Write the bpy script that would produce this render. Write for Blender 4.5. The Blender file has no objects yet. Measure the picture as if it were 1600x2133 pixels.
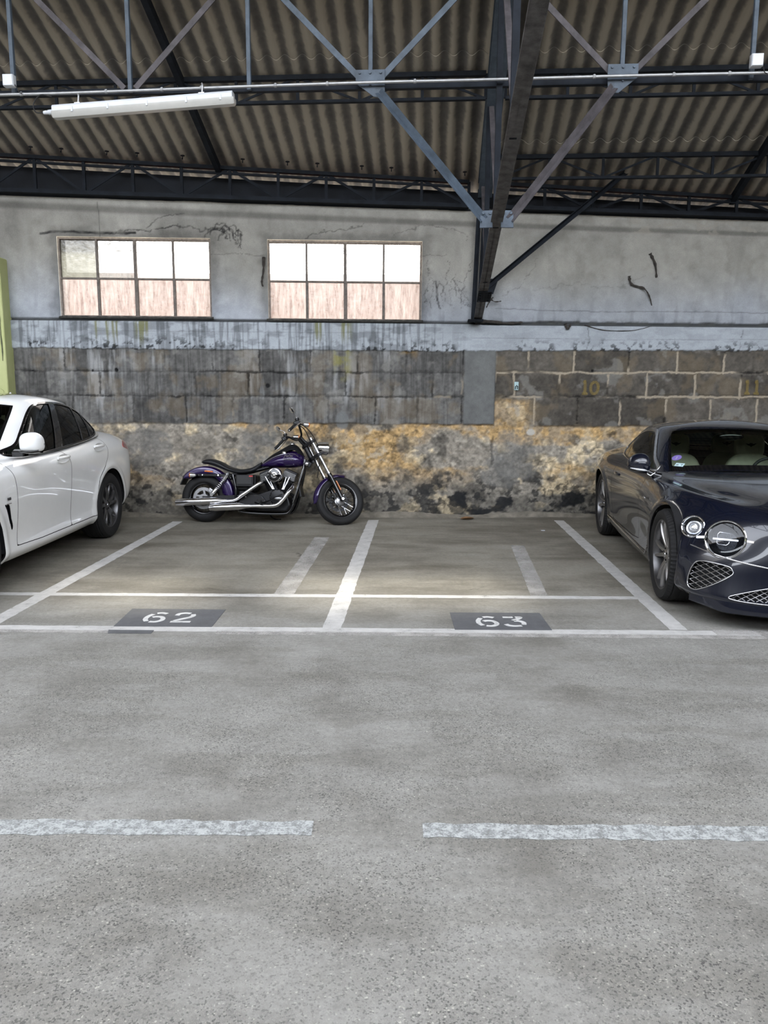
import bpy, bmesh, math, random
import numpy as np
from mathutils import Matrix, Vector, Euler
random.seed(7)
SC = bpy.context.scene
COL = SC.collection
R = math.radians

# ------------------------------------------------------------------ camera
CAM_H, PITCH, ROLL = 1.65, 9.003, 0.006
cam_d = bpy.data.cameras.new('camera')
cam_d.sensor_fit = 'HORIZONTAL'; cam_d.sensor_width = 36.0; cam_d.lens = 36.0
cam_d.clip_start = 0.02; cam_d.clip_end = 300
cam = bpy.data.objects.new('camera', cam_d); COL.objects.link(cam)
cam.matrix_world = Matrix.Translation((0, 0, CAM_H)) @ Matrix.Rotation(R(90 - PITCH), 4, 'X') @ Matrix.Rotation(ROLL, 4, 'Z')
SC.camera = cam

# ------------------------------------------------------------------ light
SKY_STRENGTH, SUN_STRENGTH, EXPOSURE = 0.92, 15.0, 1.45
SC.view_settings.view_transform = 'Standard'
SC.view_settings.look = 'None'
SC.view_settings.gamma = 1.0
SC.view_settings.use_curve_mapping = False
SC.view_settings.exposure = EXPOSURE
wd = bpy.data.worlds.new('sky'); SC.world = wd; wd.use_nodes = True
nt = wd.node_tree; nt.nodes.clear()
wo = nt.nodes.new('ShaderNodeOutputWorld'); bg = nt.nodes.new('ShaderNodeBackground')
sk = nt.nodes.new('ShaderNodeTexSky')
sk.sky_type = 'NISHITA'; sk.sun_disc = False; sk.sun_elevation = R(39); sk.sun_rotation = R(0)
sk.air_density = 1.0; sk.dust_density = 4.0; sk.ozone_density = 1.0
bg.inputs['Strength'].default_value = SKY_STRENGTH
hs_ = nt.nodes.new('ShaderNodeHueSaturation'); hs_.inputs['Saturation'].default_value = .24
nt.links.new(sk.outputs[0], hs_.inputs['Color']); nt.links.new(hs_.outputs[0], bg.inputs[0]); nt.links.new(bg.outputs[0], wo.inputs[0])
sd = bpy.data.lights.new('sun', 'SUN'); sd.energy = SUN_STRENGTH; sd.angle = R(8); sd.color = (1.0, .93, .80)
sun = bpy.data.objects.new('sun', sd); COL.objects.link(sun)
SUN_DIR = Vector((.62, -3.6, -2.95)).normalized()
sun.rotation_euler = SUN_DIR.to_track_quat('-Z', 'Y').to_euler(); sun.location = (0, 14, 12)
SC.cycles.max_bounces = 10; SC.cycles.diffuse_bounces = 6; SC.cycles.glossy_bounces = 5
SC.cycles.transmission_bounces = 8; SC.cycles.transparent_max_bounces = 16
SC.cycles.caustics_reflective = False; SC.cycles.caustics_refractive = False
SC.cycles.sample_clamp_indirect = 4.0
SC.cycles.use_denoising = True

# ------------------------------------------------------------------ object helpers
def setp(o, label=None, cat=None, group=None, kind=None):
    if label: o['label'] = label
    if cat: o['category'] = cat
    if group: o['group'] = group
    if kind: o['kind'] = kind
    return o

def thing(name, label, cat, loc=(0, 0, 0), rotz=0.0, group=None, kind=None):
    o = bpy.data.objects.new(name, None); COL.objects.link(o)
    o.empty_display_size = .1
    o.location = loc; o.rotation_euler = (0, 0, rotz)
    return setp(o, label, cat, group, kind)

def copy_tree(o, parent=None):
    c = o.copy(); COL.objects.link(c)
    if parent: c.parent = parent
    for ch in list(o.children): copy_tree(ch, c)
    return c

class MB:
    """collects shapes, then links them as one mesh"""
    def __init__(s): s.v = []; s.f = []; s.m = []; s.cur = 0
    def mat(s, i): s.cur = i; return s
    def add(s, vs, fs):
        n = len(s.v); s.v.extend([tuple(map(float, p)) for p in vs])
        for f in fs: s.f.append(tuple(i + n for i in f)); s.m.append(s.cur)
        return s
    def box(s, c, d, rot=None):
        x, y, z = d[0] / 2, d[1] / 2, d[2] / 2
        vs = [Vector((i * x, j * y, k * z)) for i in (-1, 1) for j in (-1, 1) for k in (-1, 1)]
        if rot is not None:
            m = rot if isinstance(rot, Matrix) else Euler(rot).to_matrix()
            vs = [m @ p for p in vs]
        vs = [p + Vector(c) for p in vs]
        return s.add(vs, [(0, 1, 3, 2), (4, 6, 7, 5), (0, 4, 5, 1), (2, 3, 7, 6), (0, 2, 6, 4), (1, 5, 7, 3)])
    def bar(s, a, b, w, h, up=(0, 0, 1)):
        """rectangular bar from a to b; w across, h along 'up'"""
        a = Vector(a); b = Vector(b); d = (b - a).normalized(); u = Vector(up)
        x = d.cross(u)
        if x.length < 1e-5: x = d.cross(Vector((1, 0, 0)))
        x.normalize(); u = x.cross(d)
        vs = []
        for p in (a, b):
            for i, j in ((-1, -1), (1, -1), (1, 1), (-1, 1)): vs.append(p + x * (i * w / 2) + u * (j * h / 2))
        return s.add(vs, [(3, 2, 1, 0), (4, 5, 6, 7), (0, 1, 5, 4), (1, 2, 6, 5), (2, 3, 7, 6), (3, 0, 4, 7)])
    def angle(s, a, b, w, t, up=(0, 0, 1), flip=1):
        """L section from a to b"""
        a = Vector(a); b = Vector(b); d = (b - a).normalized(); u = Vector(up)
        x = d.cross(u).normalized() * flip; u = d.cross(x).normalized() * (-1 if d.cross(x).dot(Vector(up)) < 0 else 1)
        prof = [(0, 0), (w, 0), (w, t), (t, t), (t, w), (0, w)]
        vs = [p + x * i + u * j for p in (a, b) for i, j in prof]
        fs = [tuple(range(6)), tuple(range(11, 5, -1))] + [(i, i + 6, (i + 1) % 6 + 6, (i + 1) % 6) for i in range(6)]
        return s.add(vs, fs)
    def tube(s, pts, r, n=10, cap=True, flat=None):
        pts = [Vector(p) for p in pts]
        rs = r if isinstance(r, (list, tuple)) else [r] * len(pts)
        t0 = (pts[1] - pts[0]).normalized()
        u = t0.orthogonal().normalized(); vs = []
        if flat: u = (Vector(flat) - t0 * t0.dot(Vector(flat))).normalized()
        for i, p in enumerate(pts):
            t = (pts[min(i + 1, len(pts) - 1)] - pts[max(i - 1, 0)]).normalized()
            u = (u - t * t.dot(u))
            u = u.normalized() if u.length > 1e-6 else t.orthogonal().normalized()
            w = t.cross(u)
            for k in range(n):
                a = 2 * math.pi * k / n
                vs.append(p + (u * math.cos(a) + w * math.sin(a)) * rs[i])
        fs = [(i * n + k, i * n + (k + 1) % n, (i + 1) * n + (k + 1) % n, (i + 1) * n + k) for i in range(len(pts) - 1) for k in range(n)]
        if cap: fs += [tuple(range(n - 1, -1, -1)), tuple((len(pts) - 1) * n + k for k in range(n))]
        return s.add(vs, fs)
    def lathe(s, prof, n=32, axis='Y', c=(0, 0, 0), closed=False, a0=0, a1=2 * math.pi):
        """prof: (radius, along axis); full turn unless a0/a1 given"""
        full = abs(a1 - a0 - 2 * math.pi) < 1e-6
        m = len(prof); vs = []
        steps = n if full else n + 1
        for k in range(steps):
            a = a0 + (a1 - a0) * k / n
            for r, h in prof:
                p = (r * math.cos(a), h, r * math.sin(a)) if axis == 'Y' else ((r * math.cos(a), r * math.sin(a), h) if axis == 'Z' else (h, r * math.cos(a), r * math.sin(a)))
                vs.append((p[0] + c[0], p[1] + c[1], p[2] + c[2]))
        fs = []
        for k in range(n):
            k2 = (k + 1) % steps
            for i in range(m if closed else m - 1):
                j = (i + 1) % m
                fs.append((k * m + i, k2 * m + i, k2 * m + j, k * m + j))
        return s.add(vs, fs)
    def cyl(s, a, b, r, n=20, r2=None):
        return s.tube([a, b], [r, r if r2 is None else r2], n)
    def ball(s, c, r, n=16, m=10):
        rx = r if isinstance(r, (tuple, list)) else (r, r, r)
        vs = []
        for i in range(m + 1):
            t = math.pi * i / m
            for k in range(n):
                a = 2 * math.pi * k / n
                vs.append((c[0] + rx[0] * math.sin(t) * math.cos(a), c[1] + rx[1] * math.sin(t) * math.sin(a), c[2] + rx[2] * math.cos(t)))
        fs = [(i * n + k, (i + 1) * n + k, (i + 1) * n + (k + 1) % n, i * n + (k + 1) % n) for i in range(m) for k in range(n)]
        return s.add(vs, fs)
    def prism(s, poly, d0, d1, plane='XZ'):
        """extrude a 2-D outline between depths d0 and d1"""
        def P(a, b, d): return {'XZ': (a, d, b), 'XY': (a, b, d), 'YZ': (d, a, b)}[plane]
        n = len(poly); vs = [P(a, b, d0) for a, b in poly] + [P(a, b, d1) for a, b in poly]
        fs = [tuple(range(n)), tuple(range(2 * n - 1, n - 1, -1))] + [(i, i + n, (i + 1) % n + n, (i + 1) % n) for i in range(n)]
        return s.add(vs, fs)
    def grid(s, P, closed_u=False, closed_v=False):
        """P[i][j] -> points"""
        a = len(P); b = len(P[0]); vs = [p for row in P for p in row]
        fs = []
        for i in range(a if closed_u else a - 1):
            for j in range(b if closed_v else b - 1):
                i2 = (i + 1) % a; j2 = (j + 1) % b
                fs.append((i * b + j, i2 * b + j, i2 * b + j2, i * b + j2))
        return s.add(vs, fs)
    def xform(s, M):
        s.v = [tuple(M @ Vector(p)) for p in s.v]; return s
    def build(s, name, mats, parent=None, smooth=None, bevel=0, seg=2, recalc=True, label=None):
        me = bpy.data.meshes.new(name); me.from_pydata(s.v, [], s.f)
        for m in (mats if isinstance(mats, (list, tuple)) else [mats]): me.materials.append(m)
        if len(me.materials) > 1: me.polygons.foreach_set('material_index', s.m)
        if recalc:
            bm = bmesh.new(); bm.from_mesh(me); bmesh.ops.recalc_face_normals(bm, faces=bm.faces); bm.to_mesh(me); bm.free()
        o = bpy.data.objects.new(name, me); COL.objects.link(o)
        if parent: o.parent = parent
        if smooth:
            me.polygons.foreach_set('use_smooth', [True] * len(me.polygons))
            me.set_sharp_from_angle(angle=R(smooth))
        if bevel:
            b = o.modifiers.new('bevel', 'BEVEL'); b.width = bevel; b.segments = seg; b.limit_method = 'ANGLE'; b.angle_limit = R(40)
            b.harden_normals = False
        if label: o['label'] = label
        return o

def text_mesh(name, txt, size, mat, parent=None, extrude=.001, align='CENTER', shear=0, spacing=1.0):
    cu = bpy.data.curves.new(name, 'FONT'); cu.body = txt; cu.size = size; cu.extrude = extrude
    cu.align_x = align; cu.align_y = 'CENTER'; cu.shear = shear; cu.space_character = spacing
    o = bpy.data.objects.new(name, cu); COL.objects.link(o)
    dg = bpy.context.evaluated_depsgraph_get(); dg.update()
    me = bpy.data.meshes.new_from_object(o.evaluated_get(dg)); me.name = name
    bpy.data.objects.remove(o)
    o = bpy.data.objects.new(name, me); COL.objects.link(o); me.materials.clear(); me.materials.append(mat)
    if parent: o.parent = parent
    return o

def spline(pts, n=8, closed=False):
    """Catmull-Rom through points, any dimension"""
    P = [np.array(p, float) for p in pts]; out = []
    m = len(P)
    for i in range(m if closed else m - 1):
        if closed: p0, p1, p2, p3 = P[(i - 1) % m], P[i], P[(i + 1) % m], P[(i + 2) % m]
        else: p0, p1, p2, p3 = P[max(i - 1, 0)], P[i], P[i + 1], P[min(i + 2, m - 1)]
        for k in range(n):
            t = k / n
            out.append(.5 * (2 * p1 + (p2 - p0) * t + (2 * p0 - 5 * p1 + 4 * p2 - p3) * t * t + (3 * p1 - p0 - 3 * p2 + p3) * t ** 3))
    if not closed: out.append(P[-1])
    return out

# ------------------------------------------------------------------ material helpers
def nmat(name, col, rough=.5, metal=0.0, var=.12, vscale=6.0, bump=0.0, bscale=40.0, coat=0.0, spec=.5, alpha=None, col2=None, stretch=None, rvar=0.0, coat_rough=.03):
    """principled surface whose colour wanders by a noise in object space"""
    m = bpy.data.materials.new(name); m.use_nodes = True
    t = m.node_tree; b = t.nodes['Principled BSDF']; L = t.links.new
    b.inputs['Roughness'].default_value = rough; b.inputs['Metallic'].default_value = metal
    b.inputs['Specular IOR Level'].default_value = spec
    b.inputs['Coat Weight'].default_value = coat; b.inputs['Coat Roughness'].default_value = coat_rough
    tc = t.nodes.new('ShaderNodeTexCoord'); mp = t.nodes.new('ShaderNodeMapping')
    if stretch: mp.inputs['Scale'].default_value = stretch
    L(tc.outputs['Object'], mp.inputs['Vector'])
    nz = t.nodes.new('ShaderNodeTexNoise'); nz.inputs['Scale'].default_value = vscale; nz.inputs['Detail'].default_value = 6
    nz.inputs['Roughness'].default_value = .6
    L(mp.outputs[0], nz.inputs['Vector'])
    rp = t.nodes.new('ShaderNodeValToRGB')
    c = np.array(col[:3]); d = np.array(col2[:3]) if col2 is not None else c * (1 + var)
    c0 = c * (1 - var) if col2 is None else c
    rp.color_ramp.elements[0].position = .32; rp.color_ramp.elements[0].color = (*c0, 1)
    rp.color_ramp.elements[1].position = .68; rp.color_ramp.elements[1].color = (*d, 1)
    L(nz.outputs['Fac'], rp.inputs[0]); L(rp.outputs[0], b.inputs['Base Color'])
    if rvar:
        mr = t.nodes.new('ShaderNodeMapRange'); mr.inputs['To Min'].default_value = rough - rvar; mr.inputs['To Max'].default_value = rough + rvar
        L(nz.outputs['Fac'], mr.inputs['Value']); L(mr.outputs[0], b.inputs['Roughness'])
    if bump:
        n2 = t.nodes.new('ShaderNodeTexNoise'); n2.inputs['Scale'].default_value = bscale; n2.inputs['Detail'].default_value = 5
        L(mp.outputs[0], n2.inputs['Vector'])
        bp = t.nodes.new('ShaderNodeBump'); bp.inputs['Strength'].default_value = bump; bp.inputs['Distance'].default_value = .01
        L(n2.outputs['Fac'], bp.inputs['Height']); L(bp.outputs[0], b.inputs['Normal'])
    return m

def glass(name, tint, rough=0.0, fresnel=1.5, refl=(1, 1, 1)):
    """thin tinted pane: passes tinted light straight on, mirrors at grazing"""
    m = bpy.data.materials.new(name); m.use_nodes = True
    t = m.node_tree; t.nodes.clear(); L = t.links.new
    o = t.nodes.new('ShaderNodeOutputMaterial'); tr = t.nodes.new('ShaderNodeBsdfTransparent'); gl = t.nodes.new('ShaderNodeBsdfGlossy')
    nz = t.nodes.new('ShaderNodeTexNoise'); nz.inputs['Scale'].default_value = 3
    mx = t.nodes.new('ShaderNodeMix'); mx.data_type = 'RGBA'
    mx.inputs['A'].default_value = (*[c * .97 for c in tint], 1); mx.inputs['B'].default_value = (*tint, 1)
    L(nz.outputs['Fac'], mx.inputs['Factor']); L(mx.outputs['Result'], tr.inputs[0])
    gl.inputs['Roughness'].default_value = rough; gl.inputs[0].default_value = (*refl, 1)
    fr = t.nodes.new('ShaderNodeFresnel'); fr.inputs[0].default_value = fresnel
    ms = t.nodes.new('ShaderNodeMixShader'); L(fr.outputs[0], ms.inputs[0]); L(tr.outputs[0], ms.inputs[1]); L(gl.outputs[0], ms.inputs[2])
    L(ms.outputs[0], o.inputs[0])
    return m

M = {}
M['steel_blue'] = nmat('blue_grey_steel_paint', (.062, .081, .105), .55, 0, .3, 9, .15, 60, spec=.3)
M['steel_dark'] = nmat('dark_steel_paint', (.010, .0125, .017), .75, 0, .35, 8, .15, 50, spec=.15)
M['steel_rust'] = nmat('rusty_brown_steel', (.066, .060, .064), .65, 0, .35, 9, .2, 60, spec=.25)
M['galv'] = nmat('galvanised_steel', (.36, .365, .37), .4, .6, .15, 14)
M['white_plastic'] = nmat('white_plastic', (.52, .54, .57), .4, 0, .06, 10)
M['black_rubber'] = nmat('black_rubber', (.0065, .0065, .007), .75, 0, .25, 14, .1, 80)
M['black_plastic'] = nmat('black_plastic', (.006, .006, .007), .38, 0, .2, 12)
M['black_gloss'] = nmat('black_gloss_enamel', (.003, .003, .004), .12, 0, .2, 8, coat=.6)
M['black_satin'] = nmat('black_satin_metal', (.007, .007, .0085), .40, .3, .25, 10)
M['chrome'] = nmat('chrome', (.82, .83, .85), .06, 1, .03, 5)
M['chrome_soft'] = nmat('satin_chrome', (.66, .66, .67), .2, 1, .06, 7)
M['alu'] = nmat('cast_aluminium', (.42, .42, .43), .35, 1, .12, 20)
M['dark_alu'] = nmat('dark_grey_alloy', (.13, .128, .13), .32, .8, .15, 10)
M['void'] = nmat('matt_black_lining', (.006, .006, .007), .9, 0, .2, 6)
# ------------------------------------------------------------------ 2-D noise for the painted wall
def _hash(i, j, seed):
    h = (i.astype(np.int64) * 374761393 + j.astype(np.int64) * 668265263 + seed * 974634777) & 0x7fffffff
    h = ((h ^ (h >> 13)) * 1274126177) & 0x7fffffff
    h = (h ^ (h >> 16)) & 0xffff
    return h / 65535.0

def vnoise(x, y, seed=0):
    i = np.floor(x); j = np.floor(y); a = x - i; b = y - j
    a = a * a * (3 - 2 * a); b = b * b * (3 - 2 * b)
    return (_hash(i, j, seed) * (1 - a) + _hash(i + 1, j, seed) * a) * (1 - b) + (_hash(i, j + 1, seed) * (1 - a) + _hash(i + 1, j + 1, seed) * a) * b

def fbm(x, y, seed=0, oct=5, gain=.55):
    s = 0; amp = 1; tot = 0
    for o in range(oct):
        s = s + amp * vnoise(x * 2 ** o + 13.7 * o, y * 2 ** o - 7.1 * o, seed + o); tot += amp; amp *= gain
    return s / tot

def voro(x, y, seed=0, jit=.9):
    i = np.floor(x); j = np.floor(y)
    f1 = np.full(x.shape, 9.); f2 = np.full(x.shape, 9.); cid = np.zeros(x.shape)
    for di in (-1, 0, 1):
        for dj in (-1, 0, 1):
            ci = i + di; cj = j + dj
            px = ci + .5 + jit * (_hash(ci, cj, seed) - .5); py = cj + .5 + jit * (_hash(ci, cj, seed + 5) - .5)
            d = np.hypot(x - px, y - py); nearer = d < f1
            f2 = np.where(nearer, f1, np.minimum(f2, d)); cid = np.where(nearer, _hash(ci, cj, seed + 9), cid); f1 = np.where(nearer, d, f1)
    return f1, f2, cid

def sstep(a, b, x):
    t = np.clip((x - a) / (b - a), 0, 1); return t * t * (3 - 2 * t)

def lin(r, g, b):
    f = lambda c: (c / 255 / 12.92) if c <= 10 else ((c / 255 + .055) / 1.055) ** 2.4
    return np.array([f(r), f(g), f(b)])

# ------------------------------------------------------------------ the back wall
WA = R(2.0)
def W(s, z, d=0.0):
    """point of the back wall: s along it, z up, d out towards the room"""
    return Vector((s * math.cos(WA) + d * math.sin(WA), 10.04 + s * math.sin(WA) - d * math.cos(WA), z))
def wall_top(s): return 3.911 - .0188 * s
WIN = [(-4.06, -2.18, 2.53, 3.50), (-1.475, .46, 2.515, 3.495)]
RA, RS, RK = R(4.0), .378, 8.03          # roof: heading of the fall, slope, height constant
def roof_z(x, y): return RK - RS * (x * math.sin(RA) + y * math.cos(RA))
def B(p, q, z):
    """building grid: p along the purlins, q down the roof towards the wall"""
    return Vector((p * math.cos(RA) + q * math.sin(RA), -p * math.sin(RA) + q * math.cos(RA), z))

def build_wall():
    ds, dz = .0115, .0105
    def axis(a, b, stops, d):
        xs = [a]; stops = sorted(set(stops + [b])); cur = a
        for t in stops:
            n = max(1, round((t - cur) / d)); xs += list(np.linspace(cur, t, n + 1)[1:]); cur = t
        return np.array(xs)
    ss = np.concatenate([np.linspace(-11, -5.6, 60)[:-1], axis(-5.6, 5.4, [w[0] for w in WIN] + [w[1] for w in WIN], ds), np.linspace(5.4, 11, 60)[1:]])
    zs = axis(0, 4.0, [WIN[0][2], WIN[1][2], WIN[0][3], WIN[1][3]], dz)
    S, Z = np.meshgrid(ss, zs, indexing='ij')
    n1 = fbm(S * 2.2, Z * 2.2, 1); n2 = fbm(S * 9, Z * 9, 2); n3 = fbm(S * 30, Z * 30, 3, 4); n4 = fbm(S * .9, Z * .9, 4)
    drip = fbm(S * 11, Z * 1.6, 5, 5); drip2 = fbm(S * 38, Z * 1.6, 6, 3)
    col = np.zeros(S.shape + (3,)); D = np.zeros(S.shape)
    def lay(c, m):
        nonlocal col
        col = col * (1 - m[..., None]) + np.asarray(c) * m[..., None]
    def wet(f, m):                       # darken by staining
        nonlocal col
        col = col * (1 - m[..., None] * (1 - np.asarray(f)))
    # --- rubble stones, lower wall
    wx = S + .10 * (fbm(S * 3, Z * 3, 11) - .5); wz = Z + .10 * (fbm(S * 3, Z * 3, 12) - .5)
    f1, f2, cid = voro(wx * 3.6, wz * 5.6, 21); edge = f2 - f1
    g1, g2, gid = voro(wx * 9, wz * 11, 25)
    och = lin(156, 129, 88); crm = lin(178, 163, 136); gry = lin(128, 122, 112); drk = lin(70, 67, 62)
    a = np.clip(.30 + .30 * (cid - .5) + (n1 - .5) * 2.0 + (fbm(S * 6, Z * 8, 39) - .5) * 1.6, 0, 1)
    base = gry + (crm - gry) * sstep(.35, .75, a)[..., None]
    base = base + (och - base) * (sstep(.50, .62, fbm(S * 1.3, Z * 2.4, 31) + .10 * sstep(.6, 1.0, Z)) * sstep(.30, .75, Z) * (.45 + .5 * sstep(.4, .6, n2)))[..., None]
    base = base + (drk - base) * (sstep(.56, .68, fbm(S * 4, Z * 4, 32)) * .75)[..., None]
    base = base * (.66 + .68 * n2[..., None]) * (.45 + 1.1 * n3[..., None])
    col[:] = base
    jm = (1 - sstep(.01, .07, edge)) * sstep(.50, .64, n1)
    wet(.45, jm * .7)
    ch = fbm(S * 22, Z * 26, 33, 5); col[:] = col * (.45 + 1.1 * ch[..., None])
    D += .008 * sstep(0, .25, edge) * sstep(.40, .6, n1) + .026 * (n1 - .5) + .014 * (n2 - .5) + .006 * (n3 - .5)
    # pits and flaking
    pit = sstep(.60, .68, n2) * sstep(.45, .6, fbm(S * 14, Z * 14, 34)); wet(.45, pit * .7); D -= .012 * pit
    wht = sstep(.62, .70, fbm(S * 11, Z * 11, 35)) * sstep(.5, .65, n1); lay(lin(158, 152, 140), wht * .5)
    # damp black foot of the wall
    foot = sstep(.56, .10, Z + .30 * (n1 - .5)); wet((.50, .52, .54), foot * .8)
    blk = sstep(.52, .60, fbm(S * 3.2, Z * 5, 36, 6)) * sstep(.66, .30, Z) * sstep(-.2, .9, S); lay(lin(22, 24, 27), blk * .92)
    blk2 = sstep(.56, .62, fbm(S * 9, Z * 10, 37, 5)) * sstep(.85, .35, Z); lay(lin(30, 31, 32), blk2 * .75)
    gs = sstep(.5, .62, fbm(S * 2.0, Z * 2.2, 38)) * sstep(-.8, -2.2, S) * .45; lay(gry * .62 * (.6 + .8 * n2[..., None]), gs)
    # grey render patches
    def blob(cs, cz, rs, rz, seed, w=.25):
        r = np.hypot((S - cs) / rs, (Z - cz) / rz) + .9 * (fbm(S * 4, Z * 4, seed) - .5) + .25 * (n3 - .5)
        return sstep(1.0 + w / 2, 1.0 - w / 2, r)
    for cs, cz, rs, rz, sd_ in ((-1.62, .98, .22, .40, 41), (-1.7, .55, .3, .25, 42), (1.75, .83, .33, .30, 43), (1.5, .55, .25, .2, 44), (-3.1, .9, .35, .25, 45)):
        m = blob(cs, cz, rs, rz, sd_); lay(lin(100, 99, 96) * (.6 + .8 * n2[..., None]) * (.7 + .6 * n3[..., None]), m * .6); D += m * .012
    m = blob(1.92, 1.12, .07, .05, 46); lay(lin(160, 156, 148), m)
    # --- big blocks in three courses
    up = sstep(1.20, 1.235, Z + .06 * (n1 - .5) + .03 * (n2 - .5) + np.where(S > 1.42, .02, 0))
    up = up * (1 - sstep(1.42, 1.44, S) * sstep(1.58, 1.50, Z + .1 * (n1 - .5)) * sstep(2.05, 1.72, S + .2 * (n2 - .5)) * .9)   # ochre showing through beside the pier
    right = sstep(1.38, 1.46, S)
    bcol = lin(84, 83, 81) * (1 - right[..., None]) + lin(73, 69, 63) * right[..., None]
    zb = [1.215, 1.565, 1.875, 2.19]
    rows = [[-5.2, -4.62, -3.98, -3.22, -2.55, -1.95, -1.3, -.72, -.12, .42, 1.0, 1.42, 1.95, 2.52, 3.08, 3.68, 4.28, 4.9, 5.5],
            [-5.0, -4.3, -3.62, -3.02, -2.42, -1.75, -1.14, -.5, .1, .62, 1.0, 1.42, 1.672, 2.268, 2.898, 3.417, 4.052, 4.65, 5.3],
            [-5.3, -4.7, -4.05, -3.45, -2.8, -2.2, -1.6, -.95, -.35, .27, 1.0, 1.42, 1.85, 2.442, 3.164, 3.794, 4.415, 5.02, 5.6]]
    jd = np.full(S.shape, 9.); bid = np.zeros(S.shape)
    sw = S + .018 * (fbm(S * 7, Z * 7, 51) - .5) * 2; zw = Z + .022 * (fbm(S * 6, Z * 6, 52) - .5) * 2
    for z_ in zb[1:3]: jd = np.minimum(jd, np.abs(zw - z_ - .012 * S * (S > 0) * .5))
    for k in range(3):
        inr = (zw >= zb[k]) & (zw < zb[k + 1] + (.05 if k == 2 else 0)); r_ = np.array(rows[k])
        dd = np.min(np.abs(sw[..., None][inr] - r_), axis=-1) if inr.any() else None
        jd[inr] = np.minimum(jd[inr], dd); bid[inr] = np.searchsorted(r_, sw[inr]) * 7 + k * 3
    bv = _hash(bid, bid * 3 + 1, 77)
    bl = bcol * (.72 + .56 * bv[..., None]) * (.52 + .96 * n2[..., None]) * (.60 + .80 * n3[..., None])
    lft = (1 - right)
    st = sstep(.50, .66, drip) * sstep(.42, .6, n4 * .5 + n1 * .5)               # pale runs
    bl = bl + (lin(156, 157, 157) - bl) * (st * .48 * lft * sstep(1.15, 1.5, Z))[..., None]
    st2 = sstep(.50, .62, drip2) * lft * .5; bl = bl * (1 - (st2 * .6)[..., None])
    brn = sstep(.52, .66, fbm(S * 3.5, Z * 3.5, 53)); bl = bl + (lin(108, 95, 74) - bl) * (brn * .30)[..., None]
    pale = sstep(.58, .68, fbm(S * 5, Z * 5, 54)); bl = bl + (lin(128, 126, 121) - bl) * (pale * .35)[..., None]
    mort = (1 - sstep(.006, .018, jd + .012 * (n3 - .5) * 2))
    mc = lin(140, 130, 114); shows = right * sstep(.35, .5, fbm(S * 2.3, Z * 3, 55)) + lft * sstep(.60, .68, fbm(S * 2.3, Z * 3, 56)) * .6
    bl = bl + (mc * (.8 + .4 * n3[..., None]) - bl) * (mort * shows)[..., None]
    bl = bl * (1 - (mort * (1 - np.clip(shows, 0, 1)) * (.35 + .4 * sstep(.4, .6, n1)))[..., None])
    f = sstep(.012, .032, jd)
    Db = .014 + .010 * f + .006 * (n2 - .5) + .004 * (n3 - .5)
    col = col * (1 - up[..., None]) + bl * up[..., None]; D = D * (1 - up) + Db * up
    for cs, cz, rs in ((-.55, 1.27, .09),):
        m = blob(cs, cz, rs, rs * 1.25, 61); lay(lin(100, 102, 102), m * .75)
    for cs, w_ in ((-.52, .13), (-.62, .05)):                                     # moss run below the second window
        m = sstep(w_, w_ * .3, np.abs(S - cs + .04 * (n2 - .5))) * sstep(1.75, 2.05, Z + .5 * (n2 - .5)) * sstep(2.5, 2.3, Z) * sstep(.35, .6, n2); lay(lin(112, 108, 58), m * .7)
    m = sstep(.16, .05, np.abs(S - .3)) * sstep(1.8, 2.1, Z) * sstep(.40, .6, n1); lay(lin(150, 120, 66), m * .5)
    # --- cement pier strip under the truss foot
    pier = sstep(1.012, 1.03, S + .02 * (n2 - .5)) * sstep(1.435, 1.415, S + .02 * (n2 - .5)) * sstep(1.20, 1.235, Z + .03 * (n1 - .5))
    lay(lin(91, 92, 91) * (.72 + .5 * n2[..., None]) * (.85 + .3 * n3[..., None]), pier); D = D * (1 - pier) + .034 * pier + pier * .002 * (n3 - .5)
    for cs, cz, rs in ((-3.41, 1.885, .024), (-3.71, 1.875, .016), (-4.46, 1.87, .014), (-1.50, 1.70, .03), (2.69, 1.915, .018)):
        m = blob(cs, cz, rs, rs, 66, .5); lay(lin(18, 18, 18), m); D -= m * .01
    # --- white painted concrete band
    lo = 2.150 + .008 * (S > 1) * S + .035 * (n2 - .5) + .02 * (n3 - .5)
    band = sstep(-.006, .006, Z - lo)
    bc = lin(143, 148, 153) * (.88 + .24 * n1[..., None]) * (.93 + .14 * n3[..., None])
    bc = bc * (1 - (sstep(.50, .64, drip2) * .42 * sstep(1.3, .2, S))[..., None])
    chip = sstep(.55, .62, fbm(S * 24, Z * 22, 62, 5)) * sstep(2.36, 2.17, Z + .12 * (n1 - .5)) * sstep(.36, .52, fbm(S * 3, Z * 1, 63))
    bc = bc * (1 - (chip * .85)[..., None])
    grime = sstep(.47, .62, fbm(S * 5, Z * 12, 64)); bc = bc * (1 - (grime * (.12 + .22 * sstep(1.3, .2, S)))[..., None])
    for cs, w_ in ((-3.62, .04), (-3.45, .14), (-3.05, .13), (-.85, .06), (-.55, .16)):
        m = sstep(w_, w_ * .4, np.abs(S - cs)) * sstep(2.2, 2.48, Z + .35 * (drip2 - .5)) * sstep(.40, .55, drip2); bc = bc + (lin(104, 104, 66) - bc) * (m * .75)[..., None]
    col = col * (1 - band[..., None]) + bc * band[..., None]; D = D * (1 - band) + band * (.046 + .003 * (n2 - .5))
    # --- plaster above
    pl = sstep(2.498, 2.503, Z)
    tone = sstep(2.45, 3.3, Z + .6 * (n4 - .5)); pc = lin(139, 143, 149) * (1 - tone[..., None]) + lin(138, 136, 130) * tone[..., None]
    rt = sstep(1.2, 2.6, S); pc = pc * (1 - (rt * .25 * sstep(.46, .62, n1))[..., None])
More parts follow.
